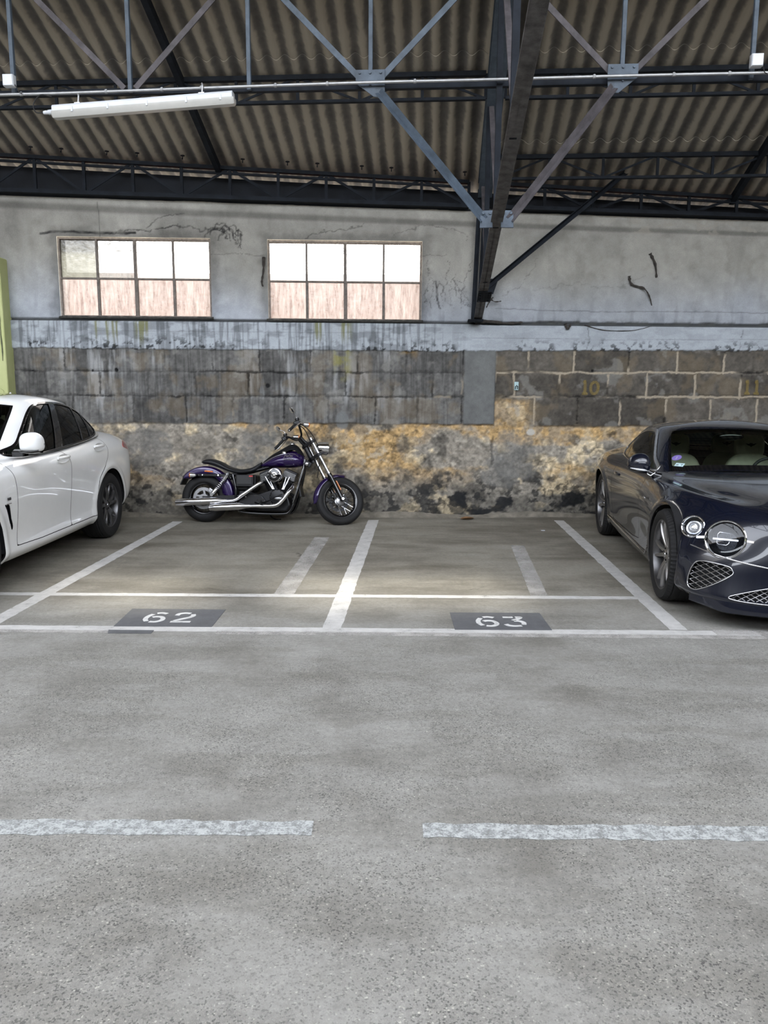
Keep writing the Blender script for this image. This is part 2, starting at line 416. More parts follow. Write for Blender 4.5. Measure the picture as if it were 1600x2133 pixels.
    pc = pc * (.66 + .68 * n1[..., None]) * (.84 + .32 * n2[..., None]) * (.95 + .10 * n3[..., None])
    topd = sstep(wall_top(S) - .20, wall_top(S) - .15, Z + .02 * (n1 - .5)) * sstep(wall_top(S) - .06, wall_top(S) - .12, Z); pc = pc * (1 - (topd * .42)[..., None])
    edge_l = sstep(-4.3, -4.9, S + .3 * (n1 - .5)); pc = pc * (1 - (edge_l * .3)[..., None])
    flake = sstep(.57, .60, fbm(S * 7, Z * 9, 71, 5)) * sstep(3.55, 3.72, Z) * sstep(2.2, 3.0, S); pc = pc + (lin(134, 130, 122) - pc) * (flake * .6)[..., None]
    strk = sstep(.55, .68, drip) * (.06 + .12 * sstep(2.9, 2.55, Z)); pc = pc * (1 - strk[..., None])
    for (a_, b_, c_, d_) in WIN:                                                  # dirt round the openings
        dist = np.hypot(np.maximum(np.maximum(a_ - S, S - b_), 0), np.maximum(np.maximum(c_ - Z, Z - d_), 0))
        m = sstep(.16, .0, dist + .12 * (n2 - .5)) * (Z > 2.503); pc = pc * (1 - (m * .35)[..., None])
    col = col * (1 - pl[..., None]) + pc * pl[..., None]; D = D * (1 - pl) + pl * (.030 + .006 * (n1 - .5) + .002 * (n2 - .5))
    # open joint along the top of the band, wider beyond the truss foot
    jw = .010 + .012 * sstep(1.1, 1.4, S) * (.6 + .8 * n2); jt = sstep(jw + .006, jw, np.abs(Z - 2.503 - .01 * (n1 - .5))); lay(lin(34, 35, 34), jt * .9); D -= jt * .03
    jt2 = sstep(.10, .0, Z - 2.503) * pl * sstep(.45, .6, n2) * sstep(.9, 1.3, S); lay(lin(70, 70, 66), jt2 * .5)
    # --- cracks
    def crack(pts, w=.006, dark=.8, seed=0, wob=.03):
        P = spline([(p[0], p[1]) for p in pts], 6); P = np.array(P)
        lo_ = P.min(0) - .12; hi_ = P.max(0) + .12
        i0, i1 = np.searchsorted(ss, [lo_[0], hi_[0]]); j0, j1 = np.searchsorted(zs, [lo_[1], hi_[1]])
        s_ = S[i0:i1, j0:j1]; z_ = Z[i0:i1, j0:j1]
        if s_.size == 0: return
        s2 = s_ + wob * 2 * (fbm(s_ * 14, z_ * 14, 80 + seed, 4) - .5); z2 = z_ + wob * 2 * (fbm(s_ * 14, z_ * 14, 90 + seed, 4) - .5)
        d = np.full(s_.shape, 9.)
        for a_, b_ in zip(P[:-1], P[1:]):
            v = b_ - a_; L2 = max(v @ v, 1e-9); t = np.clip(((s2 - a_[0]) * v[0] + (z2 - a_[1]) * v[1]) / L2, 0, 1)
            d = np.minimum(d, np.hypot(s2 - a_[0] - t * v[0], z2 - a_[1] - t * v[1]))
        m = sstep(w * 1.6, w * .5, d) * dark * (.55 + .6 * vnoise(s_ * 20, z_ * 20, 99))
        m = np.clip(m, 0, 1)
        col[i0:i1, j0:j1] = col[i0:i1, j0:j1] * (1 - m[..., None]) + lin(38, 38, 38) * m[..., None]
        D[i0:i1, j0:j1] -= m * .008
    crack([(-4.25, 3.53), (-4.0, 3.56), (-3.5, 3.545), (-3.1, 3.55)], .014, .9, 1, .012)
    crack([(-3.4, 3.56), (-2.9, 3.60), (-2.5, 3.66), (-2.2, 3.60), (-2.0, 3.70), (-1.85, 3.56)], .010, .7, 2, .06)
    crack([(-2.95, 3.62), (-2.75, 3.78), (-2.5, 3.80)], .007, .6, 3)
    for k in range(7): crack([(-2.25 + .06 * k, 3.50 + .05 * (k % 3)), (-2.12 + .05 * k, 3.62 + .03 * (k % 2)), (-1.98 + .03 * k, 3.55 - .03 * k)], .008, .75, 10 + k, .05)
    crack([(-3.54, 3.93), (-3.53, 3.75), (-3.53, 3.5)], .005, .5, 4, .004)
    crack([(-2.18, 3.3), (-1.9, 3.32), (-1.5, 3.30)], .005, .45, 5)
    crack([(-1.0, 3.52), (-.75, 3.62), (-.45, 3.66), (-.25, 3.72)], .007, .6, 6, .05)
    crack([(.1, 3.56), (.35, 3.68), (.6, 3.72), (.95, 3.62), (1.0, 3.5)], .006, .5, 7, .05)
    crack([(.46, 3.33), (.75, 3.33)], .005, .4, 8)
    for k in range(9): crack([(.52 + .07 * k, 3.25 - .12 * (k % 4)), (.56 + .05 * k, 3.0 - .1 * (k % 3)), (.5 + .08 * k, 2.7)], .005, .5, 20 + k, .06)
    crack([(.62, 3.0), (.66, 2.85), (.70, 2.68)], .012, .8, 30, .03)
    crack([(.85, 3.05), (1.0, 2.85), (1.12, 2.7)], .005, .5, 31)
    crack([(1.4, 2.69), (2.2, 2.665), (3.0, 2.66), (3.9, 2.67), (5, 2.66)], .006, .45, 32, .012)
    crack([(1.95, 3.35), (1.75, 3.0), (1.5, 2.85)], .004, .35, 33, .05)
    crack([(1.9, 2.9), (2.4, 3.0), (2.9, 2.95), (3.3, 3.1)], .006, .25, 34, .06)
    crack([(2.6, 2.47), (2.62, 2.3), (2.58, 2.16)], .005, .5, 35); crack([(4.62, 2.45), (4.60, 2.2)], .005, .5, 36)
    crack([(1.0, 2.32), (2.0, 2.315), (3.2, 2.31), (5.2, 2.33)], .004, .3, 37, .004)
    crack([(-4.55, 2.36), (-2.5, 2.37), (-1, 2.37), (1, 2.375)], .004, .25, 38, .004)
    crack([(1.42, 1.05), (1.40, .85), (1.42, .7)], .016, .6, 39)
    # ---------------- mesh
    top = wall_top(S); Zt = np.where(Z > 3.55, 3.55 + (Z - 3.55) * (top - 3.55) / .45, Z)
    c_, s_ = math.cos(WA), math.sin(WA); D = np.where((S < -5.6) | (S > 5.4), .03, D)
    # keep the plane clean right at the openings
    V = np.stack([S * c_ + D * s_, 10.04 + S * s_ - D * c_, Zt], -1).reshape(-1, 3)
    ni, nj = S.shape; I, J = np.meshgrid(np.arange(ni - 1), np.arange(nj - 1), indexing='ij')
    cs_ = (ss[:-1] + ss[1:]) / 2; cz_ = (zs[:-1] + zs[1:]) / 2; keep = np.ones((ni - 1, nj - 1), bool)
    for a_, b_, c2, d2 in WIN: keep &= ~(((cs_ > a_) & (cs_ < b_))[:, None] & ((cz_ > c2) & (cz_ < d2))[None, :])
    i = I[keep]; j = J[keep]; F = np.stack([i * nj + j, (i + 1) * nj + j, (i + 1) * nj + j + 1, i * nj + j + 1], -1)
    me = bpy.data.meshes.new('wall_back'); me.vertices.add(len(V)); me.vertices.foreach_set('co', V.ravel())
    me.loops.add(F.size); me.loops.foreach_set('vertex_index', F.ravel().astype(np.int32)); me.polygons.add(len(F))
    me.polygons.foreach_set('loop_start', np.arange(0, F.size, 4, dtype=np.int32)); me.polygons.foreach_set('loop_total', np.full(len(F), 4, np.int32))
    me.update(calc_edges=True)
    at = me.color_attributes.new('paint', 'FLOAT_COLOR', 'POINT')
    out = np.ones((len(V), 4)); out[:, :3] = np.clip(col.reshape(-1, 3) * WALL_GAIN, .004, .85); at.data.foreach_set('color', out.ravel())
    me.polygons.foreach_set('use_smooth', [True] * len(F))
    m = bpy.data.materials.new('weathered_masonry'); m.use_nodes = True; t = m.node_tree; b = t.nodes['Principled BSDF']; L = t.links.new
    b.inputs['Roughness'].default_value = .9; b.inputs['Specular IOR Level'].default_value = .25
    ca = t.nodes.new('ShaderNodeVertexColor'); ca.layer_name = 'paint'; tc = t.nodes.new('ShaderNodeTexCoord')
    nz = t.nodes.new('ShaderNodeTexNoise'); nz.inputs['Scale'].default_value = 90; nz.inputs['Detail'].default_value = 5; L(tc.outputs['Object'], nz.inputs['Vector'])
    mr = t.nodes.new('ShaderNodeMapRange'); mr.inputs['To Min'].default_value = .80; mr.inputs['To Max'].default_value = 1.2; L(nz.outputs['Fac'], mr.inputs['Value'])
    mx = t.nodes.new('ShaderNodeMix'); mx.data_type = 'RGBA'; mx.blend_type = 'MULTIPLY'; mx.inputs['Factor'].default_value = 1
    L(ca.outputs[0], mx.inputs['A']); L(mr.outputs[0], mx.inputs['B']); L(mx.outputs['Result'], b.inputs['Base Color'])
    bp = t.nodes.new('ShaderNodeBump'); bp.inputs['Strength'].default_value = .35; bp.inputs['Distance'].default_value = .006; L(nz.outputs['Fac'], bp.inputs['Height']); L(bp.outputs[0], b.inputs['Normal'])
    me.materials.append(m)
    o = bpy.data.objects.new('wall_back', me); COL.objects.link(o)
    setp(o, 'weathered back wall of plaster, painted band, blocks and rubble stone', kind='structure')
    return o
WALL_GAIN = 1.25
build_wall()
# ------------------------------------------------------------------ windows
def pane_material(name, dust, clear_lo, clear_hi, streak):
    m = bpy.data.materials.new(name); m.use_nodes = True; t = m.node_tree; t.nodes.clear(); L = t.links.new
    o = t.nodes.new('ShaderNodeOutputMaterial'); tl = t.nodes.new('ShaderNodeBsdfTranslucent'); tr = t.nodes.new('ShaderNodeBsdfTransparent')
    tc = t.nodes.new('ShaderNodeTexCoord'); mp = t.nodes.new('ShaderNodeMapping'); mp.inputs['Scale'].default_value = (14, 14, 2.2)
    n1 = t.nodes.new('ShaderNodeTexNoise'); n1.inputs['Scale'].default_value = 2.0; n1.inputs['Detail'].default_value = 7; n1.inputs['Roughness'].default_value = .7
    L(tc.outputs['Object'], mp.inputs[0]); L(mp.outputs[0], n1.inputs['Vector'])
    n2 = t.nodes.new('ShaderNodeTexNoise'); n2.inputs['Scale'].default_value = 22; n2.inputs['Detail'].default_value = 3; L(tc.outputs['Object'], n2.inputs['Vector'])
    rp = t.nodes.new('ShaderNodeValToRGB'); rp.color_ramp.elements[0].position = .35; rp.color_ramp.elements[1].position = .68
    rp.color_ramp.elements[0].color = (*dust, 1); rp.color_ramp.elements[1].color = (*streak, 1)
    L(n1.outputs['Fac'], rp.inputs[0]); L(rp.outputs[0], tl.inputs[0])
    tr.inputs[0].default_value = (.95, .95, .93, 1)
    mr = t.nodes.new('ShaderNodeMapRange'); mr.inputs['From Min'].default_value = .3; mr.inputs['From Max'].default_value = .7
    mr.inputs['To Min'].default_value = clear_lo; mr.inputs['To Max'].default_value = clear_hi; L(n2.outputs['Fac'], mr.inputs['Value'])
    mx = t.nodes.new('ShaderNodeMixShader'); L(mr.outputs[0], mx.inputs[0]); L(tl.outputs[0], mx.inputs[1]); L(tr.outputs[0], mx.inputs[2])
    gl = t.nodes.new('ShaderNodeBsdfGlossy'); gl.inputs['Roughness'].default_value = .12
    bp = t.nodes.new('ShaderNodeBump'); bp.inputs['Strength'].default_value = .5; bp.inputs['Distance'].default_value = .004; L(n2.outputs['Fac'], bp.inputs['Height']); L(bp.outputs[0], gl.inputs['Normal'])
    m2 = t.nodes.new('ShaderNodeMixShader'); m2.inputs[0].default_value = .04; L(mx.outputs[0], m2.inputs[1]); L(gl.outputs[0], m2.inputs[2]); L(m2.outputs[0], o.inputs[0])
    return m
M['pane_hi'] = pane_material('frosted_window_glass', (.085, .083, .078), .16, .34, (.13, .128, .12))
M['pane_lo'] = pane_material('grimy_window_glass', (.026, .0215, .0200), .028, .06, (.054, .048, .046))
M['pane_side'] = pane_material('greenish_dusty_window_glass', (.016, .0165, .0135), .006, .016, (.025, .0255, .0215))
M['pane_tex'] = pane_material('hammered_window_glass', (.022, .022, .0215), .012, .07, (.034, .034, .033))
M['win_frame'] = nmat('weathered_window_bars', (.13, .11, .095), .7, 0, .35, 20, .3, 80)
M['reveal'] = nmat('window_reveal_plaster', (.30, .30, .29), .9, 0, .25, 12, .3, 60)
M['sill_dirt'] = nmat('blackened_sill', (.035, .034, .03), .9, 0, .5, 25, .5, 80)

def make_window(k, w, side_pane):
    a, b, c, d = w
    root = thing('window_%d' % k, None, None, W((a + b) / 2, c), WA, kind='structure')
    root['label'] = ['steel framed eight pane window nearest the green pillar', 'steel framed eight pane window nearest the roof truss foot'][k - 1]
    wd_, ht = b - a, d - c
    mb = MB()                                  # reveals through the wall
    for x in (-wd_ / 2 - .011, wd_ / 2 + .011): mb.box((x, .13, ht / 2), (.02, .26, ht + .04))
    mb.box((0, .13, ht + .011), (wd_ + .04, .26, .02)); mb.box((0, .13, -.011), (wd_ + .04, .26, .02))
    mb.build('surround', M['reveal'], root)
    fr = MB(); y = .012
    for x in (-wd_ / 2 + .012, wd_ / 2 - .012): fr.box((x, y, ht / 2), (.026, .04, ht))
    fr.box((0, y, ht - .014), (wd_, .04, .03)); fr.box((0, y, .014), (wd_, .04, .028))
    pw = wd_ / 4
    for i, t_ in ((1, .026), (2, .038), (3, .026)):
        fr.box((-wd_ / 2 + i * pw, y, ht / 2), (t_, .036, ht))
        fr.box((-wd_ / 2 + i * pw + .004, y, ht * .25), (t_ + .006, .042, ht * .46))
    fr.box((0, y, ht * .49), (wd_, .03, .024))
    fr.build('frame', M['win_frame'], root, bevel=.003, seg=1)
    for r_ in range(2):
        pn = MB()
        for i in range(4):
            x0 = -wd_ / 2 + i * pw; z0 = r_ * ht * .49
            pn.mat({0: 1, 1: 2}.get(side_pane.index(i), 2) if (r_ == 1 and i in side_pane) else 0).add([(x0 + .004, y + .012, z0 + .004), (x0 + pw - .004, y + .012, z0 + .004), (x0 + pw - .004, y + .012, z0 + ht * .505), (x0 + .004, y + .012, z0 + ht * .505)], [(0, 1, 2, 3)])
        pn.build('glazing', [M['pane_lo'] if r_ == 0 else M['pane_hi'], M['pane_side'], M['pane_tex']], root)
    sl = MB(); rr = random.Random(k)
    n = 40
    P = []
    for i in range(n + 1):
        x = -wd_ / 2 - .02 + (wd_ + .04) * i / n; h = .010 + .012 * rr.random()
        P.append([(x, .03, -.01), (x, -.035, -.014), (x, -.045, 0), (x, -.03, h), (x, .03, h + .002)])
    sl.grid(P, closed_v=True).build('sill', M['sill_dirt'], root)
    return root
make_window(1, WIN[0], (0, 1)); make_window(2, WIN[1], ())

# ------------------------------------------------------------------ roof sheets
M['sheet'] = nmat('old_fibre_cement_sheet', (.115, .100, .083), .92, 0, .3, 7, .35, 60, col2=(.21, .188, .155), stretch=(1, .35, 1))
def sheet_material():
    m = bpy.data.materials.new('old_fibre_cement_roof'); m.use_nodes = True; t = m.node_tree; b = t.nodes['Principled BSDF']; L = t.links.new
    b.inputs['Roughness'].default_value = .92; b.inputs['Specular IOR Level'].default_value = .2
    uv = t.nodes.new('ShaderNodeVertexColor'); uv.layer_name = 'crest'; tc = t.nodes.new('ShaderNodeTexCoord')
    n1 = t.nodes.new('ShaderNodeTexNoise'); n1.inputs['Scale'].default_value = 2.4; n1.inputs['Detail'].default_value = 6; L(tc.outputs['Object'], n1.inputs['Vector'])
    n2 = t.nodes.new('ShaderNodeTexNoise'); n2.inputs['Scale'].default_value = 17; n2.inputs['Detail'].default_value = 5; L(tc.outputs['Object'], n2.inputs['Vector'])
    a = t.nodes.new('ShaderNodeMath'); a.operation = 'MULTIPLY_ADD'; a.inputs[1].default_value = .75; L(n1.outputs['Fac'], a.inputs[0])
    s2 = t.nodes.new('ShaderNodeMath'); s2.operation = 'MULTIPLY'; s2.inputs[1].default_value = .60; L(uv.outputs[0], s2.inputs[0]); L(s2.outputs[0], a.inputs[2])  # lower crests coloured lighter as if lit by floor bounce, valleys darker with dirt
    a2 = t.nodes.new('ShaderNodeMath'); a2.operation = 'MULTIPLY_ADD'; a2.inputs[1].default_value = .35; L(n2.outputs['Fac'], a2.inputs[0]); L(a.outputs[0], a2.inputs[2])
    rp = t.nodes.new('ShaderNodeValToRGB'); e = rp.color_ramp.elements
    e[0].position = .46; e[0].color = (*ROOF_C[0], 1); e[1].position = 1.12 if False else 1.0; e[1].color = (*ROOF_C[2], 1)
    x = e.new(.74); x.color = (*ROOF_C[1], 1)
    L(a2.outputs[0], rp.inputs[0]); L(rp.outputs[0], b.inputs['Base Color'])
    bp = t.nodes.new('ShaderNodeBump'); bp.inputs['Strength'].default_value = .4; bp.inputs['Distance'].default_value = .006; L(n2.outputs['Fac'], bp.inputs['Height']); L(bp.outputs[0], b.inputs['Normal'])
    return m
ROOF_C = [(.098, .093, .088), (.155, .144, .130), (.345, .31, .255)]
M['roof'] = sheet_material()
PITCH_W = .178
def wall_q(p):
    """q where the line p meets the outer face of the back wall"""
    # wall: y = 10.04 + tan(WA) x  (+ .12 beyond)
    t = math.tan(WA); c, s = math.cos(RA), math.sin(RA)
    return (10.04 + .30 + t * p * c + p * s) / (c - t * s)
def roof_row(mb, cr, p0, p1, q0, q1, lift, amp=.026):
    n = int((p1 - p0) / PITCH_W * 10); ph = 2 * math.pi / PITCH_W
    P = []; C = []
    for side in (0, 1):
        rows = []
        for k in range(9):
            row = []
            for i in range(n + 1):
                p = p0 + (p1 - p0) * i / n; qq1 = min(q1, wall_q(p)); q = q0 + (qq1 - q0) * k / 8
                w = math.cos(ph * p); z = RK - RS * q + lift + amp * w + (.0065 if side else 0)
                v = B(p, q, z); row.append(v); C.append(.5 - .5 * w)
            rows.append(row)
        P.append(rows)
    for rows in P: mb.grid(rows)
    base = len(mb.v)
    m = n + 1; tot = 9 * m; off = base - 2 * tot
    for i in range(n):                      # close the cut ends
        a, b_ = off + i, off + i + 1; mb.f.append((a, b_, b_ + tot, a + tot)); mb.m.append(0)
        a, b_ = off + 8 * m + i, off + 8 * m + i + 1; mb.f.append((b_, a, a + tot, b_ + tot)); mb.m.append(0)
    cr.extend(C)
def build_roof():
    mb = MB(); cr = []
    # left bay: one long sheet to the eave; right bay: an extra lap over the second purlin
    roof_row(mb, cr, -13, .56, 8.24, 99, 0.030)
    roof_row(mb, cr, .44, 13, 8.24, 9.72, 0.036); roof_row(mb, cr, .44, 13, 9.46, 99, 0.020)
    for k in range(5):
        q1 = 8.50 - 1.2 * k; roof_row(mb, cr, -13, 13, max(q1 - 1.42, 3.4), q1, .042 + .0006 * k)
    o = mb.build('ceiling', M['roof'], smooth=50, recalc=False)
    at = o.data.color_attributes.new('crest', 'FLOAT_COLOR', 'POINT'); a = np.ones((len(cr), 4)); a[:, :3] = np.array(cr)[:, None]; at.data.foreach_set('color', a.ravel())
    setp(o, 'corrugated fibre cement roof sheets', kind='structure')
build_roof()

# far side of the yard behind the camera: roof, walls; the driveway between is open to the sky
M['yard_wall'] = nmat('yard_wall_plaster', (.30, .29, .275), .9, 0, .25, 1.2, .2, 30)
M['yard_roof'] = nmat('yard_roof_boards', (.10, .09, .08), .9, 0, .3, 2)
def slab(name, c, d, mat, label, rot=None):
    return setp(MB().box(c, d, rot).build(name, mat), label, kind='structure')
slab('wall_front', (0, -8.5, 2.6), (24, .2, 5.2), M['yard_wall'], 'plain wall of the yard opposite the bays')
slab('wall_left', (-10.9, .8, 3.9), (.2, 19, 7.8), M['yard_wall'], 'plain side wall far along the shed')
slab('wall_right', (10.9, .8, 3.9), (.2, 19, 7.8), M['yard_wall'], 'plain side wall at the far end of the shed')
slab('ceiling_front', (0, -4.0, 5.5), (24, 9.0, .1), M['yard_roof'], 'lean-to roof opposite the bays', (R(-14), 0, 0))
slab('ground_outside', (0, 19, -.06), (60, 17.4, .1), M['yard_wall'], 'ground outside behind the wall')
M['brick'] = nmat('red_brick_outside', (.36, .13, .085), .9, 0, .3, 5)
slab('wall_outside', (0, 17.2, 2.05), (40, .3, 4.1), M['brick'], 'red brick wall outside behind the windows')

# ------------------------------------------------------------------ floor
def floor_material():
    m = bpy.data.materials.new('worn_asphalt'); m.use_nodes = True; t = m.node_tree; b = t.nodes['Principled BSDF']; L = t.links.new; N = t.nodes.new
    b.inputs['Roughness'].default_value = .82; b.inputs['Specular IOR Level'].default_value = .35
    tc = N('ShaderNodeTexCoord')
    def noise(sc, det=5, ro=.6, vec=None):
        n = N('ShaderNodeTexNoise'); n.inputs['Scale'].default_value = sc; n.inputs['Detail'].default_value = det; n.inputs['Roughness'].default_value = ro; L(vec or tc.outputs['Object'], n.inputs['Vector']); return n.outputs['Fac']
    def ramp(f, stops):
        r = N('ShaderNodeValToRGB'); e = r.color_ramp.elements
        e[0].position, c0 = stops[0][0], stops[0][1]; e[0].color = (*c0, 1); e[1].position = stops[-1][0]; e[1].color = (*stops[-1][1], 1)
        for p, c in stops[1:-1]: x = e.new(p); x.color = (*c, 1)
        L(f, r.inputs[0]); return r.outputs[0]
    def mixc(a, b_, f, mode='MIX'):
        x = N('ShaderNodeMix'); x.data_type = 'RGBA'; x.blend_type = mode
        for s, v in (('A', a), ('B', b_), ('Factor', f)):
            if isinstance(v, (int, float)): x.inputs[s].default_value = v
            elif isinstance(v, tuple): x.inputs[s].default_value = (*v, 1)
            else: L(v, x.inputs[s])
        return x.outputs['Result']
    def maprange(f, a, b_, c=0, d=1):
        r = N('ShaderNodeMapRange'); r.interpolation_type = 'SMOOTHSTEP'
        for k, v in zip(('From Min', 'From Max', 'To Min', 'To Max'), (a, b_, c, d)): r.inputs[k].default_value = v
        L(f, r.inputs['Value']); return r.outputs[0]
    sx = N('ShaderNodeSeparateXYZ'); L(tc.outputs['Object'], sx.inputs[0])
    # ground tone: grey, blotched with darker wear
    big = noise(.75, 4); mid = noise(2.6, 6); fine = noise(30, 5, .7)
    mp = N('ShaderNodeMapping'); mp.inputs['Scale'].default_value = (.45, 1.6, 1); L(tc.outputs['Object'], mp.inputs[0]); strk = noise(1.8, 5, .6, mp.outputs[0])
    base = ramp(mid, [(.28, FLOOR_C[0]), (.52, FLOOR_C[1]), (.75, FLOOR_C[2])])
    base = mixc(base, (.76, .75, .73), maprange(big, .50, .34), 'MULTIPLY')
    base = mixc(base, (.86, .855, .84), maprange(strk, .46, .60), 'MULTIPLY')
    # bays: browner, oil-stained
    bay = maprange(sx.outputs[1], 4.9, 6.6)
    oil = noise(.95, 6, .62, mp.outputs[0])
    bayc = mixc(base, (.92, .88, .80), 1.0, 'MULTIPLY'); bayc = mixc(bayc, (.62, .60, .57), maprange(oil, .46, .66), 'MULTIPLY')
    base = mixc(base, bayc, bay)
    # aggregate: many small stones of differing grey in a dark binder
    vo = N('ShaderNodeTexVoronoi'); vo.inputs['Scale'].default_value = 175; L(tc.outputs['Object'], vo.inputs['Vector'])
    vd = N('ShaderNodeTexVoronoi'); vd.feature = 'DISTANCE_TO_EDGE'; vd.inputs['Scale'].default_value = 175; L(tc.outputs['Object'], vd.inputs['Vector'])
    hs = N('ShaderNodeSeparateColor'); L(vo.outputs['Color'], hs.inputs[0])
    stone = ramp(hs.outputs[0], [(0, (.22, .22, .23)), (.10, (.42, .42, .42)), (.20, (.92, .92, .91)), (.90, (1.10, 1.09, 1.06)), (.97, (1.25, 1.22, 1.16)), (1, (2.0, 1.95, 1.85))])
    vein = maprange(vd.outputs[0], .02, .16, .62, 1.0)
    agg = mixc(base, stone, .8, 'MULTIPLY'); agg = mixc(agg, vein, .40, 'MULTIPLY')
    worn = maprange(noise(1.6, 4), .36, .60)
    near = maprange(sx.outputs[1], 6.4, 3.2, .25, 1)
    w2 = N('ShaderNodeMath'); w2.operation = 'MULTIPLY_ADD'; w2.inputs[1].default_value = .55; L(worn, w2.inputs[0]); w2.inputs[2].default_value = .40
    w3 = N('ShaderNodeMath'); w3.operation = 'MULTIPLY'; L(w2.outputs[0], w3.inputs[0]); L(near, w3.inputs[1])
    c = mixc(base, agg, w3.outputs[0])
    c = mixc(c, ramp(fine, [(.3, (.80, .80, .80)), (.7, (1.16, 1.16, 1.15))]), .85, 'MULTIPLY')
    # hairline cracks
    cv = N('ShaderNodeTexVoronoi'); cv.feature = 'DISTANCE_TO_EDGE'; cv.inputs['Scale'].default_value = .55
    wv = N('ShaderNodeMixRGB') if False else None
    nv = N('ShaderNodeTexNoise'); nv.inputs['Scale'].default_value = 3.5; nv.inputs['Detail'].default_value = 6; L(tc.outputs['Object'], nv.inputs['Vector'])
    va = N('ShaderNodeVectorMath'); va.operation = 'MULTIPLY_ADD'; va.inputs[1].default_value = (.35, .35, 0); L(nv.outputs['Color'], va.inputs[0]); L(tc.outputs['Object'], va.inputs[2]); L(va.outputs[0], cv.inputs['Vector'])
    ck = maprange(cv.outputs['Distance'], .0, .006, 1, 0)
    ckm = N('ShaderNodeMath'); ckm.operation = 'MULTIPLY'; L(ck, ckm.inputs[0]); L(maprange(noise(.9, 3), .60, .66), ckm.inputs[1])
    c = mixc(c, (.45, .44, .43), ckm.outputs[0], 'MULTIPLY')
    L(c, b.inputs['Base Color'])
    hsum = N('ShaderNodeMath'); hsum.operation = 'MULTIPLY_ADD'; L(vein, hsum.inputs[0]); L(w3.outputs[0], hsum.inputs[1]); L(fine, hsum.inputs[2])
    bp = N('ShaderNodeBump'); bp.inputs['Strength'].default_value = .55; bp.inputs['Distance'].default_value = .004; L(hsum.outputs[0], bp.inputs['Height']); L(bp.outputs[0], b.inputs['Normal'])
    return m
FLOOR_C = [(.238, .231, .212), (.292, .285, .265), (.338, .331, .310)]
M['floor'] = floor_material()
fl = MB(); fl.grid([[(x, y, 0) for y in np.linspace(-9, 10.6, 30)] for x in np.linspace(-12, 12, 30)])
setp(fl.build('floor', M['floor']), 'worn grey asphalt floor of the parking shed', kind='structure')
# low cement fillet at the foot of the wall
M['fillet'] = nmat('dusty_cement_fillet', (.20, .18, .145), .95, 0, .4, 6, .4, 40)
fb = MB(); P = []
for i in range(260):
    s = -5.4 + 10.8 * i / 259; w_ = .10 + .05 * math.sin(s * 2.1) + .03 * random.random(); h = .035 + .02 * math.sin(s * 3.3 + 1) + .012 * random.random()
    P.append([W(s, .001, w_), W(s, h * .45, w_ * .6), W(s, h, .03), W(s, h + .01, -.02), W(s, .0, -.02)])
setp(fb.grid(P, closed_v=True).build('baseboard_back', M['fillet'], smooth=60), 'dusty cement fillet along the foot of the back wall', kind='structure')

# ------------------------------------------------------------------ painted lines
def paint_material(name, col, wear_lo, wear_hi, scale=9, rough=.75, amin=.12, amax=1.0):
    """road paint rubbed through to the asphalt in places"""
    m = bpy.data.materials.new(name); m.use_nodes = True; t = m.node_tree; b = t.nodes['Principled BSDF']; L = t.links.new; N = t.nodes.new
    b.inputs['Roughness'].default_value = rough; tc = N('ShaderNodeTexCoord')
    n1 = N('ShaderNodeTexNoise'); n1.inputs['Scale'].default_value = scale; n1.inputs['Detail'].default_value = 8; n1.inputs['Roughness'].default_value = .72; L(tc.outputs['Object'], n1.inputs['Vector'])
    n2 = N('ShaderNodeTexNoise'); n2.inputs['Scale'].default_value = 130; n2.inputs['Detail'].default_value = 3; L(tc.outputs['Object'], n2.inputs['Vector'])
    ad = N('ShaderNodeMath'); ad.operation = 'MULTIPLY_ADD'; ad.inputs[1].default_value = .5; L(n2.outputs['Fac'], ad.inputs[0]); L(n1.outputs['Fac'], ad.inputs[2])
    mr = N('ShaderNodeMapRange'); mr.inputs['From Min'].default_value = wear_lo; mr.inputs['From Max'].default_value = wear_hi; mr.inputs['To Min'].default_value = amin; mr.inputs['To Max'].default_value = amax
    L(ad.outputs[0], mr.inputs['Value']); L(mr.outputs[0], b.inputs['Alpha'])
    rp = N('ShaderNodeValToRGB'); c = np.array(col); rp.color_ramp.elements[0].color = (*(c * .78), 1); rp.color_ramp.elements[1].color = (*c, 1)
    rp.color_ramp.elements[0].position = .35; rp.color_ramp.elements[1].position = .6; L(n1.outputs['Fac'], rp.inputs[0]); L(rp.outputs[0], b.inputs['Base Color'])
    return m
PW = (.58, .57, .55)
M['paint'] = paint_material('white_road_paint', PW, .48, .62)
M['paint_worn'] = paint_material('worn_white_road_paint', (.46, .475, .465), .60, .82, 26, .75, .22, .95)
M['paint_faint'] = paint_material('faint_road_paint', (.56, .54, .51), .55, .85, 5, .75, .22, .62)
M['paint_grey'] = paint_material('dark_grey_block_paint', (.115, .118, .125), .40, .55)
M['paint_num'] = paint_material('white_stencil_paint', (.70, .70, .68), .50, .62)
_line = [0]
